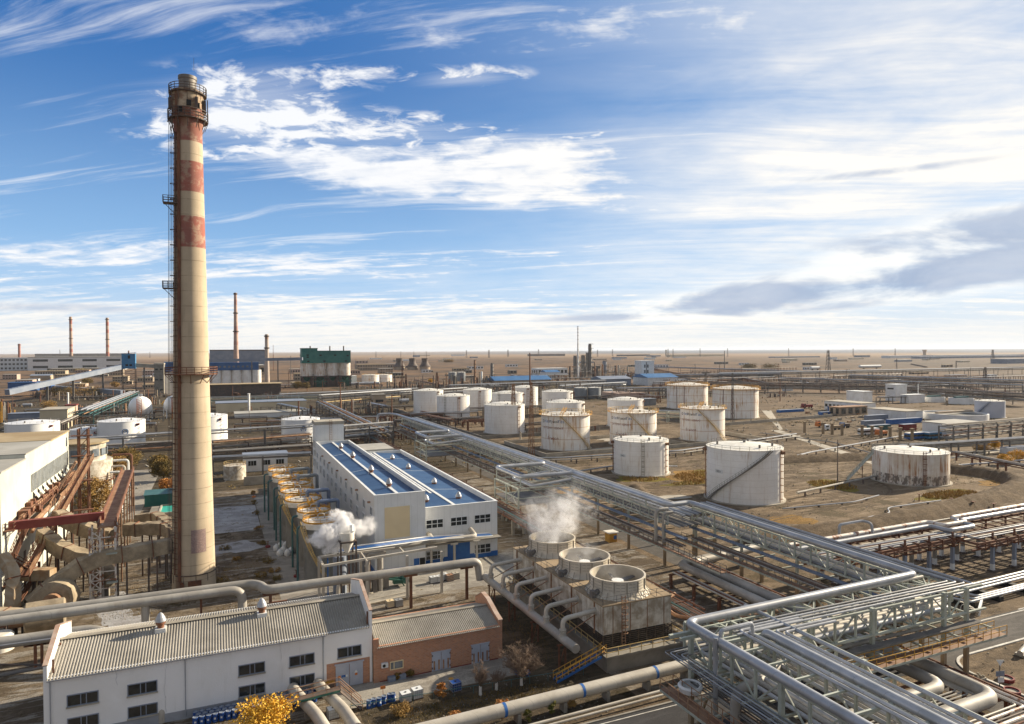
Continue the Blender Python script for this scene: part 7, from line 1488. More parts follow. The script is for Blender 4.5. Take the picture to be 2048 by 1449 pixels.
# two crouching workers by the bare tree
def worker(lab, x, y, face, cloth, seed):
    """crouching figure: one skinned body with clothes, head and cap as parts"""
    t = thing('person', lab, 'person', (x, y, 0)); c, s = math.cos(face), math.sin(face)
    def W(f, l, z): return (x + c * f - s * l, y + s * f + c * l, z)
    J = {'pel': ((-.10, 0, .36), .17), 'che': ((.10, 0, .72), .18), 'nec': ((.16, 0, .90), .075), 'hed': ((.20, 0, 1.04), .10)}
    E_ = [('pel', 'che'), ('che', 'nec'), ('nec', 'hed')]
    for k, l in (('L', 1), ('R', -1)):
        J['hip' + k] = ((-.08, .12 * l, .34), .12); J['kne' + k] = ((.34, .17 * l, .50), .085); J['ank' + k] = ((.12, .16 * l, .10), .055); J['toe' + k] = ((.30, .18 * l, .05), .05)
        J['sho' + k] = ((.12, .21 * l, .80), .075); J['elb' + k] = ((.30, .25 * l, .60), .055); J['wri' + k] = ((.52, .12 * l, .46), .04); J['han' + k] = ((.60, .09 * l, .40), .035)
        E_ += [('pel', 'hip' + k), ('hip' + k, 'kne' + k), ('kne' + k, 'ank' + k), ('ank' + k, 'toe' + k), ('che', 'sho' + k), ('sho' + k, 'elb' + k), ('elb' + k, 'wri' + k), ('wri' + k, 'han' + k)]
    ks = list(J); me = bpy.data.meshes.new('body'); me.from_pydata([Vector(W(*J[k][0])) - Vector((x, y, 0)) for k in ks], [(ks.index(a), ks.index(e)) for a, e in E_], [])
    o = bpy.data.objects.new('body', me); COL.objects.link(o); o.parent = t; md = o.modifiers.new('skin', 'SKIN'); 
    for i, k in enumerate(ks): me.skin_vertices[0].data[i].radius = (J[k][1],) * 2
    me.skin_vertices[0].data[0].use_root = True; o.modifiers.new('sub', 'SUBSURF').levels = 1; o.modifiers['sub'].render_levels = 2; me.materials.append(M(cloth))
    b = MB(); q = W(.21, 0, 1.06); b.lathe(q[0], q[1], [(.02, q[2] - .13), (.085, q[2] - .09), (.105, q[2]), (.10, q[2] + .07), (.06, q[2] + .12), (.01, q[2] + .13)], 14, False); b.build('face', 'skin', t)
    b = MB(); b.lathe(q[0], q[1], [(.118, q[2] + .04), (.115, q[2] + .10), (.07, q[2] + .15), (.01, q[2] + .165)], 14, False); b.build('cap', cloth, t)
    for l in (-1, 1):
        b = MB(); h = Vector(W(.60, .09 * l, .40)); d = Vector((c, s, -.4)).normalized(); sd = Vector((-s, c, 0)); b.beam(h - d * .03, h + d * .07, .08, .03)
        for k, L in enumerate((.06, .075, .08, .07)): p = h + d * .07 + sd * (.028 - k * .019); b.tube([p, p + d * L * .6, p + d * L + Vector((0, 0, -.02))], .009, 5)
        b.tube([h + sd * .04 * l, h + sd * .06 * l + d * .05], .011, 5); b.build('hand', 'skin', t)
worker('worker in dark blue overalls crouching left of the bare tree trunk', *at(1032, 1353), R(0), 'blue_clad', 1); worker('worker in bright blue jacket crouching right of the bare tree trunk', *at(1057, 1352), R(200), 'blue_paint', 2)
b = MB(); rr = random.Random(15)                 # low scrub over the bare ground
for x0, x1, y0, y1, n, sz in ((92, 260, 95, 240, 900, .28), (-20, 76, 66, 205, 420, .16), (-140, 112, 214, 520, 900, .5), (215, 520, 180, 460, 1100, .6), (112, 420, 460, 900, 700, .9), (20, 110, 20, 80, 240, .14)):
    cl_ = [(rr.uniform(x0, x1), rr.uniform(y0, y1)) for _ in range(n // 12)]
    for _ in range(n):
        c = rr.choice(cl_); x, y = c[0] + rr.gauss(0, 12 * sz), c[1] + rr.gauss(0, 5 * sz); s_ = sz * rr.uniform(.5, 1.5)
        for _k in range(7):
            p = Vector((x + rr.gauss(0, s_), y + rr.gauss(0, s_), s_ * rr.uniform(.1, .7))); u_ = Vector((rr.uniform(-1, 1), rr.uniform(-1, 1), rr.uniform(-.2, .8))) * s_ * .6; v_ = Vector((-u_.y, u_.x, s_ * .3)); b.add([p - u_, p + v_ * .4, p + u_, p - v_ * .4], [(0, 1, 2, 3)])
b.build('scrub', 'leaf_olive', kind='stuff')
b = MB(); rr = random.Random(18)                 # stones and rubble on the bare ground
for x0, x1, y0, y1, n, sz in ((92, 240, 95, 220, 700, .16), (-20, 8, 96, 200, 500, .09), (84, 112, 30, 57, 160, .10), (215, 420, 190, 420, 700, .4), (-140, 110, 214, 480, 900, .35), (12, 42, 64, 76, 260, .07)):
    for _ in range(n): x, y, h = rr.uniform(x0, x1), rr.uniform(y0, y1), sz * rr.uniform(.3, 1.6); b.beam((x, y, 0), (x + rr.gauss(0, h), y + rr.gauss(0, h), h), h, h * .8)
b.build('rubble', 'concrete', kind='stuff')
# ---------------------------------------------------------------- middle distance and background
def frontbox(px0, px1, pyb, pyt, dp):
    x0, y = at(px0, pyb); x1 = xat(px1, y); return x0, x1, y, y + dp, zat(px0, pyt, x0, y)
def house(name, lab, px0, px1, pyb, pyt, dp, wm, rm, cat='building', gable=0.0, win_rows=0, wcols=6, over=.3, group=None, wh=.45, wgm='glass', z0=0.0, px2=None):
    x0, x1, y0, y1, h = frontbox(px0, px1, pyb, pyt, dp)
    if px2:                                  # long face turned to the left, near corner at px1
        x0, y0 = at(px1, pyb); d = ray(px0, 700); y1 = x0 * d[1] / d[0]; x1 = xat(px2, y0); h = zat(px1, pyt, x0, y0)
    t = thing(name, lab, cat, ((x0 + x1) / 2, y0, 0), group)
    b = MB(); b.box(x0, x1, y0, y1, z0, h); b.build('wall', wm, t); b = MB()
    if gable: b.prism([(x0 - over, y0 - over, h + .02), (x0 - over, (y0 + y1) / 2, h + gable), (x0 - over, y1 + over, h + .02)], (x1 - x0 + 2 * over, 0, 0))
    else: b.box(x0 - over, x1 + over, y0 - over, y1 + over, h, h + max(.3, h * .05))
    b.build('roof', rm, t)
    if win_rows:
        W_ = ((y1 - y0) if px2 else (x1 - x0)) / wcols
        for r in range(win_rows):
            b = MB(); zc = h * (r + .55) / win_rows; hh = h / win_rows * wh / 2
            for k in range(wcols):
                if px2: b.box(x0 - .12, x0 - .02, y0 + W_ * (k + .2), y0 + W_ * (k + .8), zc - hh, zc + hh)
                else: b.box(x0 + W_ * (k + .2), x0 + W_ * (k + .8), y0 - .12, y0 - .02, zc - hh, zc + hh)
            k = 0 if px2 else min(8, max(2, int((y1 - y0) / W_)))
            for j in range(k): ya = y0 + (y1 - y0) * (j + .25) / k; b.box(x0 - .12, x0 - .02, ya, ya + (y1 - y0) * .5 / k, zc - hh, zc + hh)
            b.build('window_row', wgm, t)
    return t
def far_chimney(lab, px, pyb, pyt, hwb, hwt, cuts, mname, base=(.45, .33, .26), red=(.33, .09, .07), rings=()):
    x, y = at(px, pyb); d = dep(x, y); h = zat(px, pyt, x, y); d *= d / math.hypot(x, y); rb, r1 = hwb * d / F, hwt * d / F
    stripe_mat(mname, [(a * h, c * h) for a, c in cuts], base, red)
    t = thing('chimney', lab, 'chimney', (x, y, 0), 'distant factory chimneys'); b = MB(); b.lathe(x, y, [(rb + (r1 - rb) * min(1, (f * 1.02)) ** .8, h * f) for f in np.linspace(0, 1, 16)], 24); b.build('shaft', mname, t)
    b = MB()
    for f in rings: rr = (rb + (r1 - rb) * f ** .8) * 1.4; b.lathe(x, y, [(rr * .6, h * f), (rr, h * f), (rr, h * f + 1.5), (rr * .6, h * f + 1.5)], 20, False)
    if rings: b.build('platform', 'dark_steel', t)
far_chimney('left of the two tall red ringed chimneys above the long white hall', 143, 738, 634, 4.0, 3.0, [(.0, .02), (.32, .38), (.43, .47), (.72, .78), (.86, .95)], 'far_shaft_a', rings=(.24, .58, .94))
far_chimney('right of the two tall red ringed chimneys above the long white hall', 216, 738, 636, 4.0, 3.0, [(.25, .33), (.42, .47), (.70, .77), (.84, .92)], 'far_shaft_b', rings=(.57, .96))
far_chimney('short plain brick chimney at the far left', 39.5, 738, 688, 3.0, 2.6, [(0, 1)], 'far_shaft_c', rings=(.94,))
far_chimney('tall slender pinkish chimney right behind the great chimney', 473, 760, 586, 6.6, 3.0, [(.40, .44), (.52, .62), (.86, .92)], 'far_shaft_d', (.50, .36, .30), (.40, .22, .19), rings=(.55, .76, .98))
far_chimney('shorter flared concrete chimney with a brown top beside the blue banded silos', 534.5, 772, 669, 5.5, 3.6, [(.90, .97)], 'far_shaft_e', (.50, .42, .36), (.34, .19, .12), rings=(.95, .72))
house('power_hall', 'very long white hall with dark window strips below the two ringed chimneys', 56, 250, 742, 716, 90, 'white_box', 'roof_grey', win_rows=2, wcols=4, wh=.35)
house('power_hall', 'grey upper turbine hall behind the long white hall', 70, 246, 724, 709, 60, 'roof_grey', 'dark_steel')
house('office_block', 'white office block with rows of small windows at the far left', 0, 55, 742, 717, 40, 'white_box', 'white_box', win_rows=3, wcols=7)
house('power_hall', 'far grey boiler hall behind the slender pinkish chimney', 420, 535, 742, 702, 140, 'blue_grey', 'dark_steel', win_rows=0); house('power_hall', 'lower brown hall in front of the far grey boiler hall', 420, 530, 752, 733, 80, 'tan_wall', 'roof_grey', win_rows=1, wcols=9)
# inclined conveyor, transfer tower
def gallery(lab, p, q, w, m, legs=(), name='conveyor_gallery'):
    t = thing(name, lab, 'conveyor', (p[0], p[1], 0)); b = MB(); b.beam(p, q, w, w); b.build('gallery', m, t); b = MB()
    for f in legs: c = Vector(p).lerp(Vector(q), f); b.beam((c.x, c.y, 0), (c.x, c.y, c.z), w * .35)
    if b.v: b.build('leg', 'mid_steel', t)
    b = MB(); n = 24
    for k in range(1, n): c = Vector(p).lerp(Vector(q), k / n); b.box(c.x - .15, c.x + .15, c.y - w * .52, c.y + w * .52, c.z - w * .3, c.z + w * .53)
    b.build('rib', m, t); return t
xt, yt = at(258, 790); zt0, zt1 = zat(258, 738, xt, yt), zat(258, 708, xt, yt); wt = 24 * dep(xt, yt) / F
t = thing('transfer_tower', 'bright blue clad transfer tower standing on dark steel legs', 'tower', (xt, yt, 0)); b = MB(); b.box(xt - wt / 2, xt + wt / 2, yt, yt + 9, zt0, zt1); b.build('cladding', 'blue_tower', t); b = MB(); b.prism([(xt - wt / 2 - .3, yt - .3, zt1), (xt + wt / 2 + .3, yt - .3, zt1 + .8), (xt + wt / 2 + .3, yt - .3, zt1 + 1.2), (xt - wt / 2 - .3, yt - .3, zt1 + .4)], (0, 9.6, 0)); b.build('roof', 'blue_clad', t)
b = MB()
for x in (-.48, .48):
    for y in (.3, 8.5): b.beam((xt + x * wt, yt + y, 0), (xt + x * wt, yt + y, zt0), .5)
for z in np.arange(0, zt0 - 3, 4): b.beam((xt - wt * .48, yt + .3, z), (xt + wt * .48, yt + .3, z + 4), .3); b.beam((xt - wt * .48, yt + .3, z), (xt + wt * .48, yt + .3, z), .3)
b.build('leg', 'dark_steel', t); b = MB(); b.box(xt - .5, xt + 1.5, yt - .1, yt - .02, zt1 - 4.6, zt1 - 1.5); b.box(xt - 2.5, xt - .3, yt - .1, yt - .02, zt0 + 2.5, zt0 + 4.3); b.box(xt + .8, xt + 3, yt - .1, yt - .02, zt0 + 2.5, zt0 + 4.3); b.build('window', 'black', t); b = MB(); b.cyl(xt, yt + 3, zt1, zt1 + 3, .6, n=8); b.build('roof_vent', 'rust', t)
pL = (*at(15, 812), 0); pL = (pL[0], pL[1], zat(15, 785, pL[0], pL[1]))
gallery('long blue-grey covered conveyor rising to the blue transfer tower', pL, (xt - wt / 2, yt + 3, zat(245, 734, xt, yt)), 4.2, 'blue_grey', (.3, .52, .8))
gallery('short grey conveyor gallery from the blue transfer tower to the grey silo house', (xt + wt / 2, yt + 4, zat(258, 731, xt, yt)), (xat(312, yt), yt + 4, zat(258, 734, xt, yt)), 3.5, 'concrete_pale', (.4,))
house('silo_house', 'tall grey concrete silo house left of the great chimney', 309, 327, 792, 730, 16, 'concrete', 'concrete_pale', win_rows=3, wcols=2, wh=.15)
t = house('silo_block', 'white walled silo block with a blue top left of the great chimney', 324, 352, 790, 744, 30, 'white_paint', 'blue_clad'); house('conveyor_house', 'blue clad head house left of the great chimney', 329, 352, 775, 727, 14, 'blue_clad', 'blue_roof_far')
house('conveyor_shed', 'long dark blue shed on steel legs at the far left', 16, 72, 795, 767, 14, 'blue_clad', 'blue_clad', z0=5); house('conveyor_shed', 'small second blue shed beside the dark blue shed', 72, 102, 792, 766, 14, 'blue_paint', 'blue_clad', z0=5)
gallery('low grey conveyor running right from the blue sheds', (*at(100, 790)[:2], 7), (*at(246, 797)[:2], 5), 4, 'blue_grey', (.1, .3, .5, .7, .9))
# blue banded silos and green topped silos
xs0, xs1, ysl, _, hs = frontbox(402, 523, 779, 742, 10); n = 6; r = (xs1 - xs0) / n / 2
t = thing('silo_row', 'row of white concrete silos under a long dark blue head house', 'silos', ((xs0 + xs1) / 2, ysl, 0))
for k in range(n): b = MB(); b.cyl(xs0 + r * (2 * k + 1), ysl + r, 0, hs, r * .97, n=24); b.build('silo', 'white_paint', t)
b = MB(); b.box(xs0, xs1 - 3, ysl + .5, ysl + 2 * r, hs, zat(402, 726, xs0, ysl)); hd = b.build('head_house', 'blue_clad', t); b = MB(); zb = hs + 3
for k in range(11): b.box(xs0 + 4 + k * 4.6, xs0 + 6.4 + k * 4.6, ysl + .38, ysl + .48, zb, zb + 2)
b.build('window_row', 'glass_pale', hd)
house('loading_shed', 'long brown open loading shed in front of the blue banded silos', 420, 561, 793, 771, 22, 'dark_steel', 'roof_brown', over=1.5)
gallery('long grey conveyor gallery linking the blue banded silos to the green topped silos', (*at(420, 779)[:2], zat(420, 722, *at(420, 779))), (*at(606, 777)[:2], zat(606, 718, *at(606, 777))), 3.2, 'blue_grey', (.45, .73))
xs0, xs1, ysl, _, h0 = frontbox(602, 703, 776, 753, 10); h1, h2, h3 = zat(602, 727, xs0, ysl), zat(602, 703, xs0, ysl), zat(602, 698, xs0, ysl); r = (xs1 - xs0) / 8
t = thing('silo_row', 'four white silos on dark legs under a two step green clad head house', 'silos', ((xs0 + xs1) / 2, ysl, 0))
for k in range(4):
    b = MB(); b.cyl(xs0 + r * (2 * k + 1), ysl + r, h0, h1, r * .96, n=28); b.build('silo', 'tank_rusty', t)
    b = MB(); b.lathe(xs0 + r * (2 * k + 1), ysl + r, [(r * .25, h0 - 8), (r * .8, h0)], 16, False); b.build('hopper', 'green_dark', t)
    b = MB()
    for o in (.25, 1.75): b.beam((xs0 + r * (2 * k + o), ysl + .5, 0), (xs0 + r * (2 * k + o), ysl + .5, h0), 1.8); b.beam((xs0 + r * (2 * k + o), ysl + 2 * r, 0), (xs0 + r * (2 * k + o), ysl + 2 * r, h0), .9)
    b.box(xs0 + r * 2 * k, xs0 + r * (2 * k + 2), ysl - .4, ysl + 2 * r, h0 - 1, h0); b.build('leg', 'dark_steel', t)
    b = MB(); b.box(xs0 + r * (2 * k + .3), xs0 + r * (2 * k + 1.7), ysl + r * .7, ysl + 2 * r, 0, h0 - 1); b.beam((xs0 + r * 2 * k, ysl, 1), (xs0 + r * (2 * k + 2), ysl, h0 - 2), .8); b.beam((xs0 + r * 2 * k, ysl, h0 - 2), (xs0 + r * (2 * k + 2), ysl, 1), .8); b.beam((xs0 + r * 2 * k, ysl, h0 * .5), (xs0 + r * (2 * k + 2), ysl, h0 * .5), 1.0); b.build('loading_bay', 'green_dark' if k % 2 else 'dark_steel', t)
b = MB(); b.box(xs0 + 1, xs0 + r * 2.6, ysl - .3, ysl + 2 * r, h1, h3); b.box(xs0 + r * 2.6, xs1 - 1, ysl - .25, ysl + 2 * r, h1, h2); hd = b.build('head_house', 'green_clad', t); b = MB(); b.box(xs0 + .6, xs0 + r * 2.65, ysl - .8, ysl + 2 * r, h3, h3 + .7); b.box(xs0 + r * 2.6, xs1 - .6, ysl - .8, ysl + 2 * r, h2, h2 + .6); b.build('roof', 'green_dark', hd)
b = MB()
for f, zf in ((.9, .62), (.9, .45), (2.9, .6), (5.2, .6), (7.2, .55), (1, .1), (3.5, .1), (6.9, .1)): b.box(xs0 + r * f, xs0 + r * f + 2.4, ysl - .42, ysl - .31, h1 + (h2 - h1) * zf, h1 + (h2 - h1) * zf + 1.4)
b.build('window', 'black', hd); b = MB()
for f in (1.6, 4.7, 6.9): b.cyl(xs0 + r * f, ysl + r, h2, h3 + 3, .7, n=8)
b.build('roof_vent', 'dark_steel', hd)
house('shed', 'small white box shed right of the green topped silos', 703, 713, 772, 753, 12, 'white_paint', 'white_box')
for px, lab in ((741, 'left of two far white tanks right of the green topped silos'), (767, 'right of two far white tanks right of the green topped silos')):
    x, y = at(px, 768 if px < 750 else 764); storage_tank(lab, x, y, 17 * dep(x, y) / F, zat(px, 750, x, y), 'tank_orange', rim='yellow', n=28, group='far tanks right of the green silos')
for k, px in enumerate((799, 825, 850)):
    x, y = at(px, 740); sc = dep(x, y) / F; t = thing('hyperbolic_tower', ['leftmost', 'middle', 'rightmost'][k] + ' of three dark waisted cooling towers on the steppe', 'cooling tower', (x, y, 0), 'three dark cooling towers'); h = 23 * sc
    b = MB(); b.lathe(x, y, [(12 * sc, h * .28), (9 * sc, h * .42), (6.8 * sc, h * .6), (6.2 * sc, h * .75), (6.8 * sc, h), (6.3 * sc, h), (5.8 * sc, h * .75)], 24, False); b.build('shell', 'dark_steel', t); b = MB(); b.cyl(x, y, 0, h * .3, 10.5 * sc, n=16); b.build('base', 'tan_wall', t); b = MB(); b.beam((x + 3 * sc, y, h), (x + 3 * sc, y, h * 1.6), .6); b.build('mast', 'dark_steel', t)
# low ruins and houses, left and centre
rr = random.Random(21)
for k, (px, py, w, h) in enumerate([(70, 752, 60, 9), (30, 768, 34, 7), (110, 760, 40, 10), (100, 745, 90, 7), (150, 752, 28, 11), (215, 752, 30, 12), (225, 765, 30, 11), (285, 752, 40, 10), (275, 765, 30, 9), (60, 780, 40, 6), (140, 775, 30, 6), (190, 745, 30, 8), (285, 778, 26, 8), (5, 760, 28, 10),
    (715, 742, 60, 12), (760, 748, 26, 10), (700, 750, 20, 9), (765, 738, 36, 9), (590, 762, 30, 14), (580, 748, 40, 9), (585, 775, 24, 9), (640, 745, 40, 8), (712, 728, 24, 6)]):
    house('ruined_block' if k % 3 else 'low_house', ['tan flat roofed ruined block out on the steppe beyond the plant', 'low pinkish house out on the steppe beyond the plant', 'long tan walled shed out on the steppe beyond the plant'][k % 3], px, px + w, py, py - h, 12 + w * .3, ['tan_wall', 'pink_wall', 'tan_wall'][k % 3], 'roof_grey' if k % 2 else 'roof_brown', win_rows=1 + (h > 9), wcols=max(3, w // 5), group=['ruined blocks on the steppe', 'pinkish houses on the steppe', 'tan sheds on the steppe'][k % 3], wh=.4)
house('shed', 'low shed with a pale blue roof among the ruins at the left', 60, 100, 760, 752, 20, 'tan_wall', 'blue_grey', gable=2)
for k in range(34):
    px = rr.uniform(560, 2040); py = rr.uniform(712, 727); w = rr.uniform(5, 26)
    house('far_building', 'tiny pale building far out on the plain', px, px + w, py, py - rr.uniform(2, 4), 20, ['white_box', 'cream_wall', 'blue_grey', 'tan_wall'][k % 4], ['white_box', 'roof_grey', 'blue_grey'][k % 3], group='tiny far buildings on the plain', over=.5)
for px0, px1, py, pt, m, lab in ((1780, 1855, 717, 712, 'white_box', 'long white far shed at the right horizon, left part'), (1842, 2048, 718, 714, 'blue_grey', 'very long dark far train shed at the right horizon'), (1866, 2048, 714, 711, 'white_box', 'long white wall far behind the dark train shed'), (2014, 2060, 728, 719, 'blue_grey', 'pale blue-grey far hall at the right edge'), (1240, 1300, 713, 710, 'dark_steel', 'dark far hedge of buildings behind the refinery, left part'), (1340, 1450, 714, 710, 'cream_wall', 'yellowish far village strip on the plain'), (1550, 1640, 716, 714, 'blue_grey', 'thin pale far shed on the plain'), (1060, 1130, 713, 709, 'dark_steel', 'dark thin far row of trees and sheds at the horizon')): house('far_shed', lab, px0, px1, py, pt, 40, m, m, over=.5)
x, y = at(1849, 712); b = MB(); h = zat(1849, 700, x, y); b.cyl(x, y, 0, h * .75, 3 * dep(x, y) / F, n=8); b.cyl(x, y, h * .75, h, 4 * dep(x, y) / F, n=8); tag(b.build('water_tower', 'tan_wall'), 'far brown water tower on the right horizon', 'tower')
x, y = at(1332, 712); b = MB(); b.cyl(x, y, 0, zat(1332, 700, x, y), 1.4 * dep(x, y) / F, n=8); tag(b.build('water_tower', 'concrete'), 'thin far stack above the yellowish village', 'stack')
# refinery beyond the tank farm
x, y = at(1156, 748); sc = dep(x, y) / F; h = zat(1156, 653, x, y)
t = thing('flare_stack', 'tall thin white flare stack in front of the refinery columns', 'flare stack', (x, y, 0)); b = MB(); b.lathe(x, y, [(2.6 * sc, 0), (1.9 * sc, h * .35), (1.2 * sc, h * .65), (.9 * sc, h)], 14); b.build('stack', 'white_paint', t); b = MB()
for f in (.35, .5, .62, .72, .8, .87, .94, .99): b.cyl(x, y, h * f, h * f + .5 * sc, (1.5 + f * .7) * sc, n=10)
b.build('platform', 'dark_steel', t)
def tower_col(lab, px, pyb, pyt, hw, m, plats=5, name='distillation_column'):
    x, y = at(px, pyb); sc = dep(x, y) / F; h = zat(px, pyt, x, y); t = thing(name, lab, 'column', (x, y, 0)); b = MB(); b.lathe(x, y, [(hw * sc, 0), (hw * sc, h * .94), (hw * .6 * sc, h)], 16); b.build('shell', m, t); b = MB()
    for k in range(plats): z = h * (.25 + .74 * k / max(1, plats - 1)) - .3; b.cyl(x + hw * .5 * sc, y, z, z + .4 * sc, hw * 1.5 * sc, n=8); b.ring(x + hw * .5 * sc, y, z, hw * 1.5 * sc, 1.2 * sc, .2 * sc, 8, 0)
    b.build('platform', 'mid_steel', t)
for a in ((('tallest grey refinery column right of the flare stack', 1180, 748, 688, 3.6, 'mid_steel', 6)), ('second grey refinery column right of the flare stack', 1174, 748, 706, 2.6, 'concrete', 4), ('thick refinery column left of the flare stack', 1166, 748, 711, 4.0, 'concrete', 3), ('short refinery column behind the flare stack', 1150, 748, 712, 3.4, 'mid_steel', 3), ('brown column between the dark tanks and the blue shed', 950, 775, 720, 2.0, 'rust_pale', 6), ('stubby brown column with platforms left of the blue shed', 984, 768, 727, 3.0, 'mid_steel', 5), ('slim white column left of the blue shed', 963.5, 770, 743, 1.8, 'white_box', 1), ('refinery column at the right end of the refinery', 1209, 748, 722, 4, 'blue_grey', 3), ('slender grey pole column right of the refinery', 1278, 755, 728, 3.4, 'concrete_pale', 3)): tower_col(*a)
x, y = at(1060, 790); h = zat(1060, 706, x, y); sc = dep(x, y) / F; b = MB(); b.lathe(x, y, [(1.6 * sc, 0), (1.1 * sc, h)], 10); tag(b.build('rust_stack', 'rust'), 'thin rust brown stack rising above the blue roofed shed', 'stack')
rr = random.Random(33)
def clutter(lab, px0, px1, pyb, top, n, seed, ms, group=None, name='process_unit'):
    rr = random.Random(seed); x0, y0 = at(px0, pyb); x1 = xat(px1, y0); sc = dep((x0 + x1) / 2, y0) / F
    t = thing(name, lab, 'process unit', ((x0 + x1) / 2, y0, 0), group)
    for k in range(min(n, 80)):
        m = rr.choice(ms); b = MB(); x = rr.uniform(x0, x1); y = y0 + rr.uniform(0, 40 * sc); h = zat(px0, pyb - (pyb - top) * rr.random() ** 1.6, x0, y0); q = rr.random(); w = rr.uniform(.5, 2.2) * sc
        if q < .45: b.cyl(x, y, 0, h, w * .8, n=8)
        elif q < .7: b.box(x - w, x + w, y, y + 2 * w, 0, h * .7)
        else: b.tube([(x - 9 * sc * rr.random(), y, h * .8), (x + 9 * sc * rr.random(), y, h * .8)], .5 * sc, 6)
        b.build('column' if q < .45 else 'equipment_box' if q < .7 else 'pipe', m, t)
    F_ = max(4, n // 6)
    for k in range(min(F_, 20)):
        f = MB(); x = x0 + (x1 - x0) * k / F_; h = zat(px0, pyb - (pyb - top) * rr.uniform(.4, .8), x0, y0); y = y0 + rr.uniform(0, 20 * sc); W_ = 6 * sc
        for o in (0, W_): f.beam((x + o, y, 0), (x + o, y, h), .35 * sc)
        for z in (h * .4, h * .7, h): f.beam((x, y, z), (x + W_, y, z), .35 * sc)
        f.beam((x, y, h * .4), (x + W_, y, h * .7), .2 * sc); f.build('frame', 'mid_steel', t)
MS = ['mid_steel', 'concrete', 'silver_dull', 'dark_steel', 'white_paint', 'rust_pale']
clutter('dense grey refinery pipework and frames round the flare stack', 1150, 1232, 758, 722, 130, 1, MS); clutter('low refinery equipment between the refinery and the white lift building', 1232, 1282, 760, 728, 60, 2, MS); clutter('brown process equipment behind the dark tanks', 890, 1000, 775, 745, 90, 3, ['dark_steel', 'rust', 'mid_steel', 'concrete'])
clutter('low dark process equipment left of the dark tanks', 775, 900, 785, 752, 90, 4, ['dark_steel', 'rust', 'mid_steel', 'tan_wall']); clutter('steel process structure with yellow floors at the left edge', -40, 24, 848, 786, 60, 5, ['mid_steel', 'yellow', 'rust', 'silver_dull', 'yellow']); clutter('low brown process pipes behind the rear tanks', 1000, 1220, 800, 768, 120, 6, ['dark_steel', 'rust', 'mid_steel', 'silver_dull'])
clutter('low process pipes in front of the cream building', 620, 780, 835, 800, 120, 7, ['dark_steel', 'rust', 'mid_steel', 'silver_dull', 'rust_pale']); clutter('grey low process units left of the round sphere tank', 100, 250, 835, 805, 90, 8, ['mid_steel', 'silver_dull', 'rust_pale', 'dark_steel', 'green_pipe']); clutter('brown low pipes behind the emblem tanks', 60, 340, 805, 785, 90, 9, ['dark_steel', 'rust', 'mid_steel', 'tan_wall'])
clutter('mixed low pipework between the far racks at the right', 1230, 1340, 800, 775, 60, 10, ['mid_steel', 'silver_dull', 'rust_pale', 'white_paint']); clutter('low dark pipework at the foot of the leftmost tank', 800, 960, 858, 838, 60, 11, ['dark_steel', 'rust', 'mid_steel', 'rust_pale']); clutter('rusty valves and pipes between the rear tanks and the lettered tanks', 1050, 1230, 872, 855, 40, 12, ['dark_steel', 'rust', 'mid_steel'])
clutter('dark valves and pipework below the racks left of the white tower', 430, 620, 908, 880, 50, 13, ['dark_steel', 'rust', 'mid_steel', 'tan_wall']); clutter('tangled rusty pipes right of the white tower', 690, 800, 885, 850, 80, 14, ['dark_steel', 'rust', 'mid_steel', 'rust_pale', 'silver_dull'])
for lab, px0, px1, pb, pt, m in (('pair of dark grey tanks at the edge of the steppe, left', 897, 913, 762, 745, 0), ('pair of dark grey tanks at the edge of the steppe, right', 914, 931, 763, 745, 0)):
    x, y = at((px0 + px1) / 2, pb); storage_tank(lab, x, y, (px1 - px0) / 2 * dep(x, y) / F, zat(px0, pt, x, y), 'tank_grey', n=24, group='dark grey tanks at the steppe edge', dome=.6)
house('shed', 'long low shed with a bright blue roof behind the tank farm', 990, 1102, 773, 762, 24, 'tan_wall', 'blue_roof_far', gable=4.5, over=.8); house('shed', 'white and blue plant building left of the flare stack, front', 1092, 1120, 757, 745, 20, 'white_box', 'blue_roof_far', gable=3); house('shed', 'white flat plant building left of the flare stack, rear', 1076, 1135, 752, 738, 25, 'white_box', 'white_box', win_rows=1, wcols=8)
house('shed', 'shed with a bright blue gabled roof right of the refinery', 1296, 1355, 772, 756, 30, 'white_box', 'blue_roof_far', gable=4, over=1); house('shed', 'broad pale blue-grey roofed shed below the refinery', 1205, 1262, 773, 759, 26, 'blue_grey', 'blue_grey', gable=3, over=1); house('shed', 'low pinkish roof behind the rear tanks', 1236, 1290, 800, 788, 25, 'pink_wall', 'pink_wall')
t = house('lift_building', 'tall white block with four dark windows right of the refinery', 1283, 1308, 768, 724, 14, 'white_box', 'white_box'); x0, x1, y0, _, h = frontbox(1283, 1308, 768, 724, 14)
for i in (0, 1):
    for j in (0, 1): win(t, x0 + 3.6 + i * 4.2, x0 + 5.6 + i * 4.2, h * (.48 + .25 * j), h * (.62 + .25 * j), y=y0, cols=2, rows=2)
b = MB(); b.box(x0 + 6.4, x0 + 7.4, y0 - .2, y0 - .02, h * .2, h * .98); b.build('duct', 'mid_steel', t)
house('shed', 'blue banded lower wing under the tall white block', 1283, 1345, 768, 750, 16, 'white_box', 'blue_roof_far'); house('shed', 'small dark shed between the white tanks', 1290, 1312, 812, 799, 8, 'tank_grey', 'tank_grey')
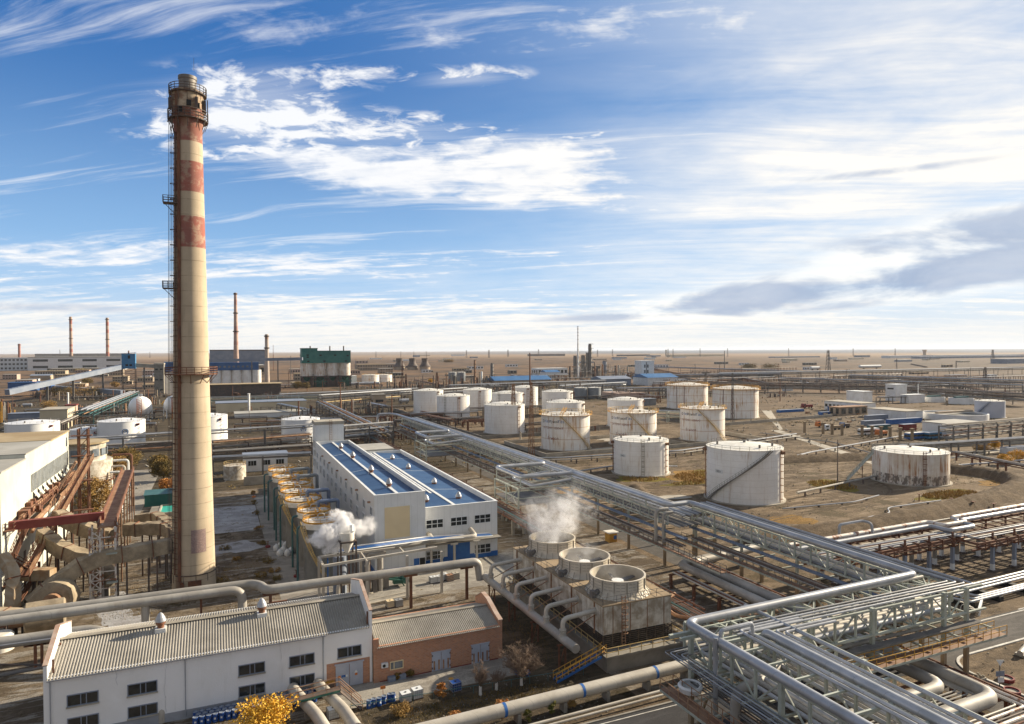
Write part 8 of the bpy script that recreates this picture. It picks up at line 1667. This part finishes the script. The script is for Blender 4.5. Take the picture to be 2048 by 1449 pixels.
# long racks of pipes across the middle distance
def far_rack(lab, px0, py0, px1, py1, z, n, mp, mf='mid_steel', step=14, tiers=2, wid=5, r=.35, name='pipe_rack', group=None):
    p = Vector((*at(px0, py0, z), z)); q = Vector((*at(px1, py1, z), z)); d = (q - p).normalized(); s = Vector((-d.y, d.x, 0)); L = (q - p).length; t = thing(name, lab, 'pipe rack', (p.x, p.y, 0), group); b = MB(); N = max(2, int(L / step))
    for k in range(N + 1):
        c = p.lerp(q, k / N)
        for o in (-wid / 2, wid / 2): e = c + s * o; b.beam((e.x, e.y, 0), (e.x, e.y, z - .2), .45)
        for i in range(tiers): b.beam(c - s * wid / 2 + Vector((0, 0, -.4 - i * 2.2)), c + s * wid / 2 + Vector((0, 0, -.4 - i * 2.2)), .3)
    for i in range(tiers):
        for o in (-wid / 2, wid / 2): b.beam(p + s * o + Vector((0, 0, -.5 - i * 2.2)), q + s * o + Vector((0, 0, -.5 - i * 2.2)), .28)
    b.build('frame', mf, t)
    for k in range(n): b = MB(); o = s * ((k + .5) / n - .5) * wid + Vector((0, 0, -2.2 * (k % tiers) + r)); b.tube([p + o, q + o], r * (.6 + .4 * ((k * 7) % 3) / 2), 6, True); b.build('pipe', mp[k % len(mp)], t)
    return t
SV = ['silver', 'silver_dark', 'silver', 'silver_dull']; DK = ['mid_steel', 'dark_steel', 'silver_dull', 'rust']
for a in (('silver pipe rack crossing in front of the emblem tanks, left of the great chimney', 132, 882, 352, 868, 9.5, 2, SV, 'mid_steel', 16, 1, 1.6, .55), ('silver pipe rack crossing from the great chimney to the white tower', 418, 865, 632, 851, 9.5, 2, SV, 'mid_steel', 16, 1, 1.6, .55), ('silver pipe rack running right from the white tower', 684, 854, 782, 846, 9.5, 6, SV, 'mid_steel', 12, 3, 4, .45),
    ('fat tan pipe rack low behind the round tanks', 425, 888, 620, 872, 4.5, 4, ['rust_pale', 'silver_dull', 'dark_steel'], 'dark_steel', 12, 2, 4, .7), ('dark low rack behind the low white pump house', 425, 905, 622, 892, 3.5, 5, DK, 'dark_steel', 10, 2, 4, .4), ('thin pipe rack passing over the low white pump house', 425, 917, 622, 908, 6.0, 3, SV, 'mid_steel', 14, 1, 2, .35),
    ('dark low rack behind the cream building at the left', 190, 895, 345, 886, 3, 4, ['dark_steel', 'rust_pale', 'silver_dull'], 'dark_steel', 12, 2, 4, .5),
    ('green trimmed pipe rack left of the cream long building', 170, 822, 268, 784, 8, 6, ['silver', 'green_pipe', 'silver', 'rust_pale'], 'green_pipe', 12, 2, 8, .5), ('rack behind the long cream building', 422, 796, 640, 791, 8, 5, ['silver', 'green_pipe', 'mid_steel'], 'frame_pale', 14, 2, 4, .4), ('silver rack from the long cream building to the right', 640, 792, 820, 780, 9, 6, SV, 'mid_steel', 14, 2, 5, .5), ('silver rack right of the green topped silos', 560, 790, 835, 778, 7, 5, SV, 'mid_steel', 16, 2, 4, .5),
    ('diagonal rack descending from the cream building to the white tower', 642, 804, 770, 864, 7, 6, ['silver', 'silver_dull', 'rust_pale', 'yellow_pale'], 'mid_steel', 14, 2, 6, .4), ('yellowish pipe line crossing left of the lamp mast', 650, 806, 800, 794, 6, 2, ['yellow_pale'], 'mid_steel', 16, 1, 2, .4), ('dark rack in front of the rear tanks', 790, 842, 960, 836, 3.5, 5, DK, 'dark_steel', 10, 1, 4, .35), ('rusty rack behind the blue roofed hall', 690, 868, 800, 862, 4, 5, DK, 'rust', 10, 2, 5, .35),
    ('thin dark rack in front of the rear row of tanks', 900, 818, 975, 816, 4, 3, DK, 'dark_steel', 10, 1, 3, .3), ('silver trimmed rack at the left tanks', 800, 785, 935, 777, 7, 4, SV, 'dark_steel', 14, 2, 4, .5), ('silver rack behind the blue roofed far shed', 900, 772, 1210, 762, 8, 5, SV, 'mid_steel', 18, 2, 5, .6), ('pale blue topped rack right of the blue roofed far shed', 1120, 773, 1250, 766, 8, 4, ['blue_grey', 'silver'], 'mid_steel', 16, 2, 5, .6),
    ('dark cable rack low between the tanks at the middle', 1000, 852, 1095, 846, 3, 3, DK, 'dark_steel', 10, 1, 3, .3), ('frame rack below the pair of yellow railed tanks', 1310, 822, 1362, 824, 6, 4, SV, 'frame_pale', 8, 2, 4, .3),
    ('long silver pipe line across the plain behind the lift building', 1312, 735, 1600, 744, 9, 4, SV, 'mid_steel', 30, 1, 5, .9), ('bright silver pipe line across the plain, upper right', 1440, 748, 2048, 736, 10, 5, SV, 'mid_steel', 30, 2, 6, .9), ('second bright silver pipe line across the plain, right', 1310, 752, 1560, 748, 9, 5, SV, 'mid_steel', 26, 2, 6, .8), ('third silver pipe line across the plain behind the white works', 1700, 752, 2048, 763, 10, 4, SV, 'mid_steel', 26, 2, 6, .8),
    ('pale pipe line above the dark rack at the right', 1560, 757, 2048, 772, 9, 4, SV, 'mid_steel', 24, 2, 5, .6), ('broad dark pipe rack behind the yellow railed tanks', 1340, 765, 1790, 770, 8, 8, DK, 'mid_steel', 14, 3, 9, .6), ('broad dark pipe rack behind the white works at the right', 1800, 775, 2060, 790, 8, 8, DK, 'mid_steel', 14, 3, 9, .6), ('grey rack behind the pair of yellow railed tanks', 1235, 778, 1350, 776, 8, 5, SV, 'mid_steel', 12, 2, 6, .5),
    ('grey pipe rack with dark cabling in front of the lilac walled shed', 1892, 852, 2060, 838, 8, 8, ['mid_steel', 'rust', 'silver_dull', 'dark_steel'], 'mid_steel', 9, 3, 6, .3), ('pipe line on posts right of the rust streaked tank', 1800, 893, 2060, 876, 5, 4, SV, 'mid_steel', 12, 1, 3, .35), ('lower dark pipe line right of the rust streaked tank', 1905, 905, 2060, 935, 3, 3, DK, 'rust', 10, 1, 3, .3)): far_rack(*a)
# buildings in the middle left
house('cream_hall', 'long cream wall building with a pale blue roof edge right of the great chimney', 432, 612, 826, 808, 22, 'cream_wall', 'blue_grey'); house('cream_hall', 'grey metal roofed low hall in front of the long cream wall building', 470, 632, 838, 829, 18, 'panel_white', 'roof_grey')
for px, pb, pt, w in ((498, 826, 788, 2.2), (452, 815, 803, 1), (524, 815, 808, .9), (597, 838, 803, 1.4), (137, 812, 786, 1.6)):
    x, y = at(px, pb); sc = dep(x, y) / F; b = MB(); h = zat(px, pt, x, y); b.cyl(x, y - 1, 0, h, w * sc, n=10); b.cyl(x, y - 1, h, h + 1 * sc, w * 1.7 * sc, w * .4 * sc, 10); tag(b.build('flue_pipe', 'white_paint' if px != 597 else 'rust'), 'slim upright flue pipe near column %s' % {498: 'in front of the middle of the long cream wall', 452: 'at the left end of the long cream wall', 524: 'right of the tall flue on the long cream wall', 597: 'with rusty skin at the right end of the long cream wall', 137: 'of the beige building left of the great chimney'}[px] if 0 else {498: 'tall white flue pipe in front of the long cream wall', 452: 'short flue pipe at the left end of the long cream wall', 524: 'short flue pipe right of the tall white one', 597: 'rusty flue pipe at the right end of the long cream wall', 137: 'white flue pipe behind the beige building at the left'}[px], 'flue')
t = house('beige_building', 'beige two storey building with windows and a pink edged roof at the left', 80, 133, 860, 822, 20, 'cream_wall', 'concrete_pale'); x0, x1, y0, y1, h = frontbox(80, 133, 860, 822, 20)
for k in range(5):
    for z in (.3, .68): win(t, 0, 0, h * z, h * (z + .16), x=x1, y0=y0 + 1 + k * 3.8, y1=y0 + 3 + k * 3.8, cols=2, facing=1)
b = MB(); b.box(x0 + 8, x1 + .5, y1, y1 + 6, 0, h + .8); b.build('pink_wing', 'pink_wall', t); b = MB(); b.box(x0 + 7.6, x1 + .9, y1 - .3, y1 + 6.4, h + .8, h + 1.4); b.build('wing_roof', 'red_dark', t)
house('brick_tower', 'small brown pump tower with an outside stair right of the lamp mast', 746, 771, 817, 791, 9, 'tan_wall', 'concrete', win_rows=1, wcols=1, wh=.2); house('shed', 'blue roofed shelter beside the rack at the left', 16, 78, 848, 829, 8, 'blue_grey', 'blue_grey')
for px, py, L, r, lab in ((808, 808, 20, 4, 'silver horizontal vessel on legs left of the rear tanks'), (775, 800, 14, 3, 'dull horizontal vessel behind the silver one'), (55, 815, 16, 3, 'green horizontal vessel at the left'), (1630, 741, 24, 3, 'white row of tank wagons on the plain'), (1740, 738, 60, 3, 'long white row of tank wagons on the plain'), (980, 776, 40, 3, 'white train of tank wagons behind the tank farm'), (1215, 786, 20, 3, 'tank wagon behind the refinery shed'), (730, 772, 60, 3, 'grey pipe vessel row beneath the far white tanks')):
    x, y = at(px, py); sc = dep(x, y) / F; t = thing('horizontal_vessel', lab, 'vessel', (x, y, 0)); b = MB(); b.tube([(x - L * sc * .5, y, r * sc * 1.6), (x - L * sc * .48, y, r * sc * 1.6), (x + L * sc * .48, y, r * sc * 1.6), (x + L * sc * .5, y, r * sc * 1.6)], [r * sc * .6, r * sc, r * sc, r * sc * .6], 12); b.build('shell', 'silver' if px < 900 else 'white_box', t); b = MB()
    for f in (-.3, .3): b.box(x + L * sc * f - .5, x + L * sc * f + .5, y - r * sc * .6, y + r * sc * .6, 0, r * sc)
    b.build('saddle', 'concrete', t)
# white works at the right with basins, containers, buses
house('works_building', 'long white works building with a row of dark windows and a blue awning', 1649, 1722, 827, 808, 0, 'white_paint', 'concrete_pale', win_rows=1, wcols=9, wh=.3, px2=1752); house('works_building', 'small white cube above the long works building roof', 1693, 1726, 815, 785, 0, 'white_paint', 'white_box', px2=1745); house('works_building', 'taller white two storey works block with strip windows', 1771, 1791, 803, 771, 0, 'white_paint', 'white_box', win_rows=2, wcols=1, wh=.18, px2=1814); house('works_building', 'low white annex right of the taller works block', 1800, 1818, 807, 791, 0, 'white_paint', 'white_box', px2=1850)
house('works_building', 'stained white blank wall building before the round basins', 1736, 1812, 841, 824, 0, 'white_paint', 'concrete_pale', px2=1846); house('works_building', 'lilac panelled shed with white roof vents at the right', 1845, 1893, 878, 849, 0, 'panel_white', 'roof_grey', px2=1960)
house('awning', 'dark blue awning along the window face of the long works building', 1655, 1700, 829, 818, 0, 'blue_clad', 'blue_clad', px2=1704)
house('works_building', 'low tan colonnade in front of the long works building', 1680, 1735, 832, 816, 8, 'tan_wall', 'rust_pale', win_rows=1, wcols=4, wh=.7)
for cx, py, hw, pt, lab in ((1908, 838, 58, 826, 'wide shallow white round basin'), (1867, 804, 20, 794, 'small round white basin behind the works, left'), (1922, 808, 22, 796, 'small round white basin behind the works, right')):
    x, y = at(cx, py); sc = dep(x, y) / F; h = zat(cx, pt, x, y); t = thing('round_basin', lab, 'basin', (x, y, 0)); b = MB(); b.lathe(x, y, [(hw * sc, 0), (hw * sc, h), (hw * sc * .95, h), (hw * sc * .95, h * .6)], 40, False); b.build('wall', 'white_paint', t); b = MB(); b.cyl(x, y, 0, h * .75, hw * sc * .94, n=36); b.build('water', 'concrete', t); b = MB(); b.beam((x - hw * sc * .9, y, h + .6), (x + hw * sc * .9, y, h + .6), 2, 1); b.build('bridge', 'green_pipe' if hw < 50 else 'tan_wall', t)
storage_tank('plain blue-grey tank at the right edge of the works', 409, 252, 7.4, 9.6, 'tank_bluegrey', dome=.7, n=40, group='blue-grey tank', stair=(face_q(409, 250) - 60, face_q(409, 250) + 5, 'blue_grey'))
def container(lab, px0, px1, pb, pt, m, dp=3.0, grp=None): 
    x0, x1, y0, y1, h = frontbox(px0, px1, pb, pt, dp); t = thing('shipping_container', lab, 'container', (x0, y0, 0), grp); b = MB(); b.box(x0, x1, y0, y1, .1, h); b.build('body', m, t); b = MB()
    n = max(3, int((x1 - x0) / .6))
    for k in range(n): xx = x0 + (x1 - x0) * (k + .5) / n; b.box(xx - .1, xx + .1, y0 - .06, y0 - .005, .3, h - .2)
    b.build('rib', m, t); b = MB(); b.box(x0 - .05, x1 + .05, y0 - .05, y1 + .05, h, h + .08); b.build('roof', 'blue_grey', t)
for a in (('blue-grey container, upper of the pair behind the truck', 1737, 1777, 842, 832, 'blue_grey'), ('blue-grey container, lower front one of the pair', 1731, 1770, 853, 843, 'blue_grey'), ('bright blue cabin container with a window', 1781, 1845, 850, 840, 'blue_paint'), ('bright blue container beside the rubble heap', 1644, 1680, 831, 825, 'blue_paint'), ('small blue container at the left of the rubble', 1600, 1609, 824, 821, 'blue_paint'), ('green topped long container behind the buses', 1744, 1783, 862, 852, 'green_pipe'), ('dull red container rack right of the green topped one', 1808, 1834, 862, 850, 'red'), ('blue low tank tray on the bare ground behind the yellow railed tanks', 1560, 1608, 826, 821, 'blue_paint'), ('white site cabin left of the works', 1569, 1586, 783, 776, 'white_box'), ('white site hut at the right edge by the yellow bushes', 2016, 2060, 909, 897, 'white_box')): container(*a)
def bus(lab, px0, px1, pb, pt, m):
    x0, x1, y0, _, h = frontbox(px0, px1, pb, pt, 3); t = thing('bus', lab, 'bus', ((x0 + x1) / 2, y0, 0)); h = max(h, 2.9); L = x1 - x0; b = MB(); b.box(x0, x1, y0, y0 + 2.5, .45, 1.3); b.box(x0 + .1, x1 - .1, y0 + .05, y0 + 2.45, 2.2, h); b.build('body', m, t); b = MB(); b.box(x0 + .06, x1 - .06, y0 + .03, y0 + 2.47, 1.3, 2.2); b.build('window', 'glass', t); b = MB(); b.box(x0 + .2, x1 - .2, y0 + .1, y0 + 2.4, h, h + .12); b.build('roof', 'white_box', t)
    for f in (.18, .78): b = MB(); b.tube([(x0 + L * f, y0 - .05, .5), (x0 + L * f, y0 + .3, .5)], .5, 12); b.build('wheel', 'black', t)
bus('white and blue bus parked behind the concrete fence, left', 1724, 1760, 872, 861, 'white_box'); bus('dark blue bus parked behind the concrete fence, right', 1818, 1862, 881, 868, 'blue_paint'); bus('second blue bus parked behind the dark blue one', 1858, 1885, 880, 870, 'blue_tower')
def truck(lab, px0, px1, pb, pt, mc, mb):
    x0, x1, y0, _, h = frontbox(px0, px1, pb, pt, 3); t = thing('truck', lab, 'truck', ((x0 + x1) / 2, y0, 0)); h = max(2.8, h); L = x1 - x0; b = MB(); b.prism([(x0, y0, .6), (x0 + L * .28, y0, .6), (x0 + L * .28, y0, h), (x0 + L * .08, y0, h), (x0, y0, h * .6)], (0, 2.4, 0)); b.build('cab', mc, t); b = MB(); b.box(x0 + L * .02, x0 + L * .2, y0 - .03, y0 - .005, h * .6, h * .85); b.build('window', 'glass', t); b = MB(); b.box(x0 + L * .32, x1, y0, y0 + 2.4, 1.0, h * .75); b.build('load_bed', mb, t)
    for f in (.14, .6, .85): b = MB(); b.tube([(x0 + L * f, y0 - .08, .5), (x0 + L * f, y0 + .35, .5)], .5, 12); b.build('wheel', 'black', t)
truck('white cab dump truck parked behind the concrete fence', 1651, 1684, 862, 851, 'white_box', 'concrete_tan'); truck('orange cab truck between the buses', 1758, 1776, 873, 862, 'orange', 'orange'); truck('orange cab mixer truck left of the white dump truck', 1637, 1652, 856, 846, 'orange', 'rust'); truck('small red digger at the left of the works', 1607, 1626, 818, 808, 'red', 'red'); truck('blue pickup truck right of the white dump truck', 1686, 1700, 857, 850, 'blue_clad', 'dark_steel')
rr = random.Random(5)
for k in range(16):
    px, py = rr.uniform(1600, 1730), rr.uniform(828, 846); x, y = at(px, py); b = MB(); b.box(x - 1.2, x + 1.2, y, y + 1.2, 0, rr.uniform(.5, 1.6)); tag(b.build('pallet_stack', rr.choice(['concrete_pale', 'rust_pale', 'white_box', 'tan_wall'])), 'small stack of building material in the open store before the works', 'stack', 'material stacks before the works')
# fence posts with concrete uprights before the buses
for k, px in enumerate((1609, 1646, 1664, 1684, 1724, 1744, 1762, 1780, 1800, 1824)):
    x, y = at(px, 866 + (px - 1609) * .075); b = MB(); b.box(x - .45, x + .45, y - .45, y + .45, 0, 5.0); b.box(x - 1, x + 1, y - .5, y + .5, 5.0, 5.4); tag(b.build('pier', 'concrete_tan'), 'bare concrete pier of the unfinished row along the fence before the buses', 'pier', 'bare concrete piers along the fence')
# masts, poles, pylons
def mast(lab, px, pb, pt, w, m='mid_steel', lattice=True, cat='mast', name='lattice_mast', group=None, lamp=False):
    x, y = at(px, pb); sc = dep(x, y) / F; h = zat(px, pt, x, y); w *= sc; t = MB()
    if lattice:
        n = max(6, int(h / (2.2 * w + .8)))
        for i, (a, c) in enumerate(((-1, -1), (1, -1), (1, 1), (-1, 1))): t.beam((x + a * w, y + c * w, 0), (x + a * w * .35, y + c * w * .35, h), w * .22)
        for k in range(n):
            f0, f1 = k / n, (k + 1) / n; w0, w1 = w * (1 - .65 * f0), w * (1 - .65 * f1)
            t.beam((x - w0, y - w0, h * f0), (x + w1, y - w1, h * f1), w * .14); t.beam((x + w0, y - w0, h * f0), (x - w1, y - w1, h * f1), w * .14); t.beam((x - w0, y - w0, h * f0), (x + w0, y - w0, h * f0), w * .14); t.beam((x - w0, y + w0, h * f0), (x - w1, y - w1, h * f1), w * .14)
    else: t.lathe(x, y, [(w, 0), (w * .6, h)], 8)
    if lamp: t.box(x - 3.2 * max(w, .3), x + 3.2 * max(w, .3), y - .3, y + .3, h - .5, h + .5)
    return tag(t.build(name, m), lab, cat, group)
for a in (('tall rusty lattice mast in front of the plain white tank', 1027, 868, 768, 5.0, 'rust_pale'), ('pale thin lattice mast left of the lettered tank', 1063, 912, 765, 4.5, 'rust_pale'), ('pale lattice mast before the right yellow railed tank', 1465, 850, 746, 2.6, 'mid_steel'), ('lattice floodlight mast before the left yellow railed tank', 1411, 812, 746, 3.0, 'mid_steel'), ('dark lattice mast behind the works at the right', 1970, 772, 735, 3.2, 'dark_steel'), ('rusty lattice mast behind the leftmost tank', 874, 785, 745, 3, 'rust'), ('rusty lattice mast left of the leftmost tank', 805, 790, 722, 1.8, 'rust'), ('rusty twin mast behind the first tank', 812, 785, 748, 2.4, 'rust')): mast(*a[:5], a[5], lamp='flood' in a[0])
for a in (('rusty steel lamp mast right of the long cream wall', 681, 822, 766, 1.5, 'rust'), ('thin dark pole before the rust streaked tank', 1675, 975, 880, 1.3, 'dark_steel'), ('thin dark lightning rod at the right end of the zigzag stair tank', 1532, 900, 866, .5, 'dark_steel'), ('brown pole right of the rear tanks', 784, 850, 790, 1.4, 'rust'), ('slim grey mast left of the green silos', 582, 760, 712, .8, 'mid_steel'), ('slim far mast between the chimney and the green silos', 547, 742, 690, .6, 'rust'), ('thin tall far pole on the plain', 1449, 738, 702, 1.0, 'mid_steel'), ('pole with box beside the far road', 1390, 755, 728, .8, 'mid_steel'), ('brown pole left of the right works', 1560, 803, 758, 1.0, 'rust'), ('short dark stack left of the right works', 1530, 788, 768, 1.5, 'dark_steel'), ('white pole behind the works', 1836, 800, 768, 1.2, 'white_box'), ('rusty stack at the right works', 2010, 800, 776, 1.6, 'rust'), ('rusty thin stack behind the cream wall', 762, 805, 755, 1.0, 'dark_steel'), ('concrete post with a yellow cap at the bund wall', 1041, 886, 864, 2.6, 'concrete_pale')): mast(*a[:5], a[5], False, 'pole', 'pole', lamp='lamp' in a[0])
for k, (px, pb, pt, w) in enumerate([(1656, 746, 701, 3.4), (1985, 722, 700, 2.4), (978, 716, 700, 1.5), (1016, 714, 700, 1.4), (933, 716, 701, 1.2), (1077, 712, 699, 1.2), (1195, 714, 700, 1), (1225, 713, 699, 1), (1336, 716, 698, 1), (1346, 716, 698, 1), (1400, 714, 697, 1), (1455, 714, 697, 1), (1577, 714, 697, 1), (1706, 712, 697, 1), (1790, 715, 697, 1), (752, 716, 703, .8), (1912, 745, 722, 1.2), (1793, 742, 718, 1.0), (300, 716, 704, 1), (270, 716, 705, 1), (120, 712, 700, 1)]): mast(['large grey power pylon out on the plain at the right', 'second power pylon near the right edge of the horizon'][k] if k < 2 else 'thin far power pylon standing on the horizon', px, pb, pt, w, 'mid_steel', True, 'pylon', 'power_pylon', None if k < 2 else 'far pylons on the horizon')
rr = random.Random(77)
for k in range(46):
    px = rr.uniform(430, 1330) if k < 30 else rr.uniform(1340, 2040); py = rr.uniform(775, 860) if k < 30 else rr.uniform(752, 800)
    mast('thin pole standing among the pipe racks of the middle distance', px, py, py - rr.uniform(14, 34), .6, rr.choice(['rust', 'mid_steel', 'dark_steel']), False, 'pole', 'pole', 'thin poles among the pipe racks')
# brush and trees in the distance
for k, (px, py, h, r, m) in enumerate([(105, 795, 9, 12, 'leaf_olive'), (130, 797, 11, 13, 'leaf_olive'), (160, 797, 12, 13, 'leaf_brown'), (188, 796, 10, 12, 'leaf_olive'), (175, 770, 9, 9, 'leaf_olive'), (230, 775, 6, 7, 'leaf_brown'), (98, 820, 7, 7, 'leaf_brown'), (160, 745, 7, 16, 'leaf_olive'), (205, 748, 7, 10, 'leaf_olive'), (140, 882, 4, 4, 'leaf_brown'), (595, 778, 8, 8, 'leaf_olive'), (612, 778, 7, 6, 'leaf_olive'), (862, 766, 5, 5, 'leaf_gold'), (1540, 738, 8, 30, 'leaf_olive'), (1500, 736, 6, 24, 'leaf_olive'), (1080, 770, 5, 6, 'leaf_brown'), (898, 725, 8, 22, 'leaf_brown'), (2010, 930, 4, 3, 'leaf_gold'), (2035, 925, 4.5, 4, 'leaf_gold'), (1990, 898, 3.5, 3, 'leaf_gold'), (1965, 905, 3, 4, 'leaf_brown'), (1995, 800, 6, 6, 'leaf_brown'), (1855, 765, 4, 30, 'leaf_brown'), (1900, 770, 4, 30, 'leaf_brown'), (1750, 762, 4, 20, 'leaf_brown'), (335, 815, 5, 5, 'leaf_gold')]):
    x, y = at(px, py); sc = dep(x, y) / F; tree('%s brush clump in the middle distance among the plant' % {'leaf_olive': 'dark olive', 'leaf_brown': 'brown', 'leaf_gold': 'yellow'}[m], x, y, h, r, m, 'shrub', clumps=44, per=50, ls=max(.18, .7 * sc), seed=100 + k, crown_lo=.1, name='brush', group={'leaf_olive': 'dark olive brush', 'leaf_brown': 'brown brush', 'leaf_gold': 'yellow bushes'}[m])
rr = random.Random(40)
for k in range(52):
    px0 = rr.uniform(420, 1000) if k < 24 else rr.uniform(0, 330) if k < 34 else rr.uniform(1000, 1600) if k < 44 else rr.uniform(1600, 1960); pyb = rr.uniform(770, 860) if k < 24 else rr.uniform(795, 850) if k < 34 else rr.uniform(758, 800) if k < 44 else rr.uniform(745, 795)
    clutter('low jumble of dark pipes and valves between the racks', px0, px0 + rr.uniform(40, 90), pyb, pyb - rr.uniform(9, 17), 34, 200 + k, ['dark_steel', 'rust', 'mid_steel', 'silver_dull', 'rust_pale'], 'jumbles of pipes between the racks')
rr = random.Random(91)
for k in range(104):
    a = k % 4; px = rr.uniform(430, 1000) if k < 30 else rr.uniform(20, 330) if k < 40 else rr.uniform(1000, 1340) if k < 54 else rr.uniform(1350, 2000) if k < 78 else rr.uniform(1000, 1950); py = rr.uniform(770, 875) if k < 30 else rr.uniform(785, 860) if k < 40 else rr.uniform(752, 800) if k < 54 else rr.uniform(736, 796) if k < 78 else rr.uniform(732, 772); L = rr.uniform(60, 190)
    far_rack('low pipe run on short posts between the bigger racks', px, py, px + (L if a else -L * .5), py - (L * .03 if a else -L * .22 if px < 435 else L * .1), rr.uniform(2, 5.5), rr.choice((2, 3, 4)), rr.choice((SV, DK, ['rust', 'rust_pale', 'dark_steel'])), rr.choice(('mid_steel', 'rust', 'dark_steel')), 9, 1, rr.uniform(1.5, 4), rr.uniform(.22, .4), group='low pipe runs between the racks')
rr = random.Random(63)
for k in range(54):
    px = rr.uniform(560, 1340) if k < 24 else rr.uniform(1340, 2000) if k < 42 else rr.uniform(0, 330); py = rr.uniform(734, 764) if k < 24 else rr.uniform(728, 790) if k < 42 else rr.uniform(738, 790); w = rr.uniform(8, 34); a = k % 3
    house('shed', ['low tan shed scattered among the racks of the middle distance', 'low grey roofed shed scattered among the racks of the middle distance', 'small white shed scattered among the racks of the middle distance'][a], px, px + w, py, py - rr.uniform(3, 8), 10, ['tan_wall', 'concrete', 'white_paint'][a], ['roof_brown', 'roof_grey', 'blue_grey'][a], win_rows=1, wcols=max(2, int(w / 5)), group=['scattered tan sheds', 'scattered grey sheds', 'scattered white sheds'][a])
# ---------------------------------------------------------------- thin air haze
hm = bpy.data.materials.new('haze'); hm.use_nodes = True; hm.node_tree.nodes.clear(); ho = hm.node_tree.nodes.new('ShaderNodeOutputMaterial'); hv = hm.node_tree.nodes.new('ShaderNodeVolumePrincipled')
hv.inputs['Color'].default_value = (0.80, 0.88, 1.0, 1); hv.inputs['Density'].default_value = 0.000028; hv.inputs['Anisotropy'].default_value = 0.2; hm.node_tree.links.new(hv.outputs[0], ho.inputs['Volume']); MATS['haze'] = hm
b = MB(); b.box(-31000, 31000, -260, 31000, -1.0, 96.0); b.build('haze', 'haze', kind='stuff')
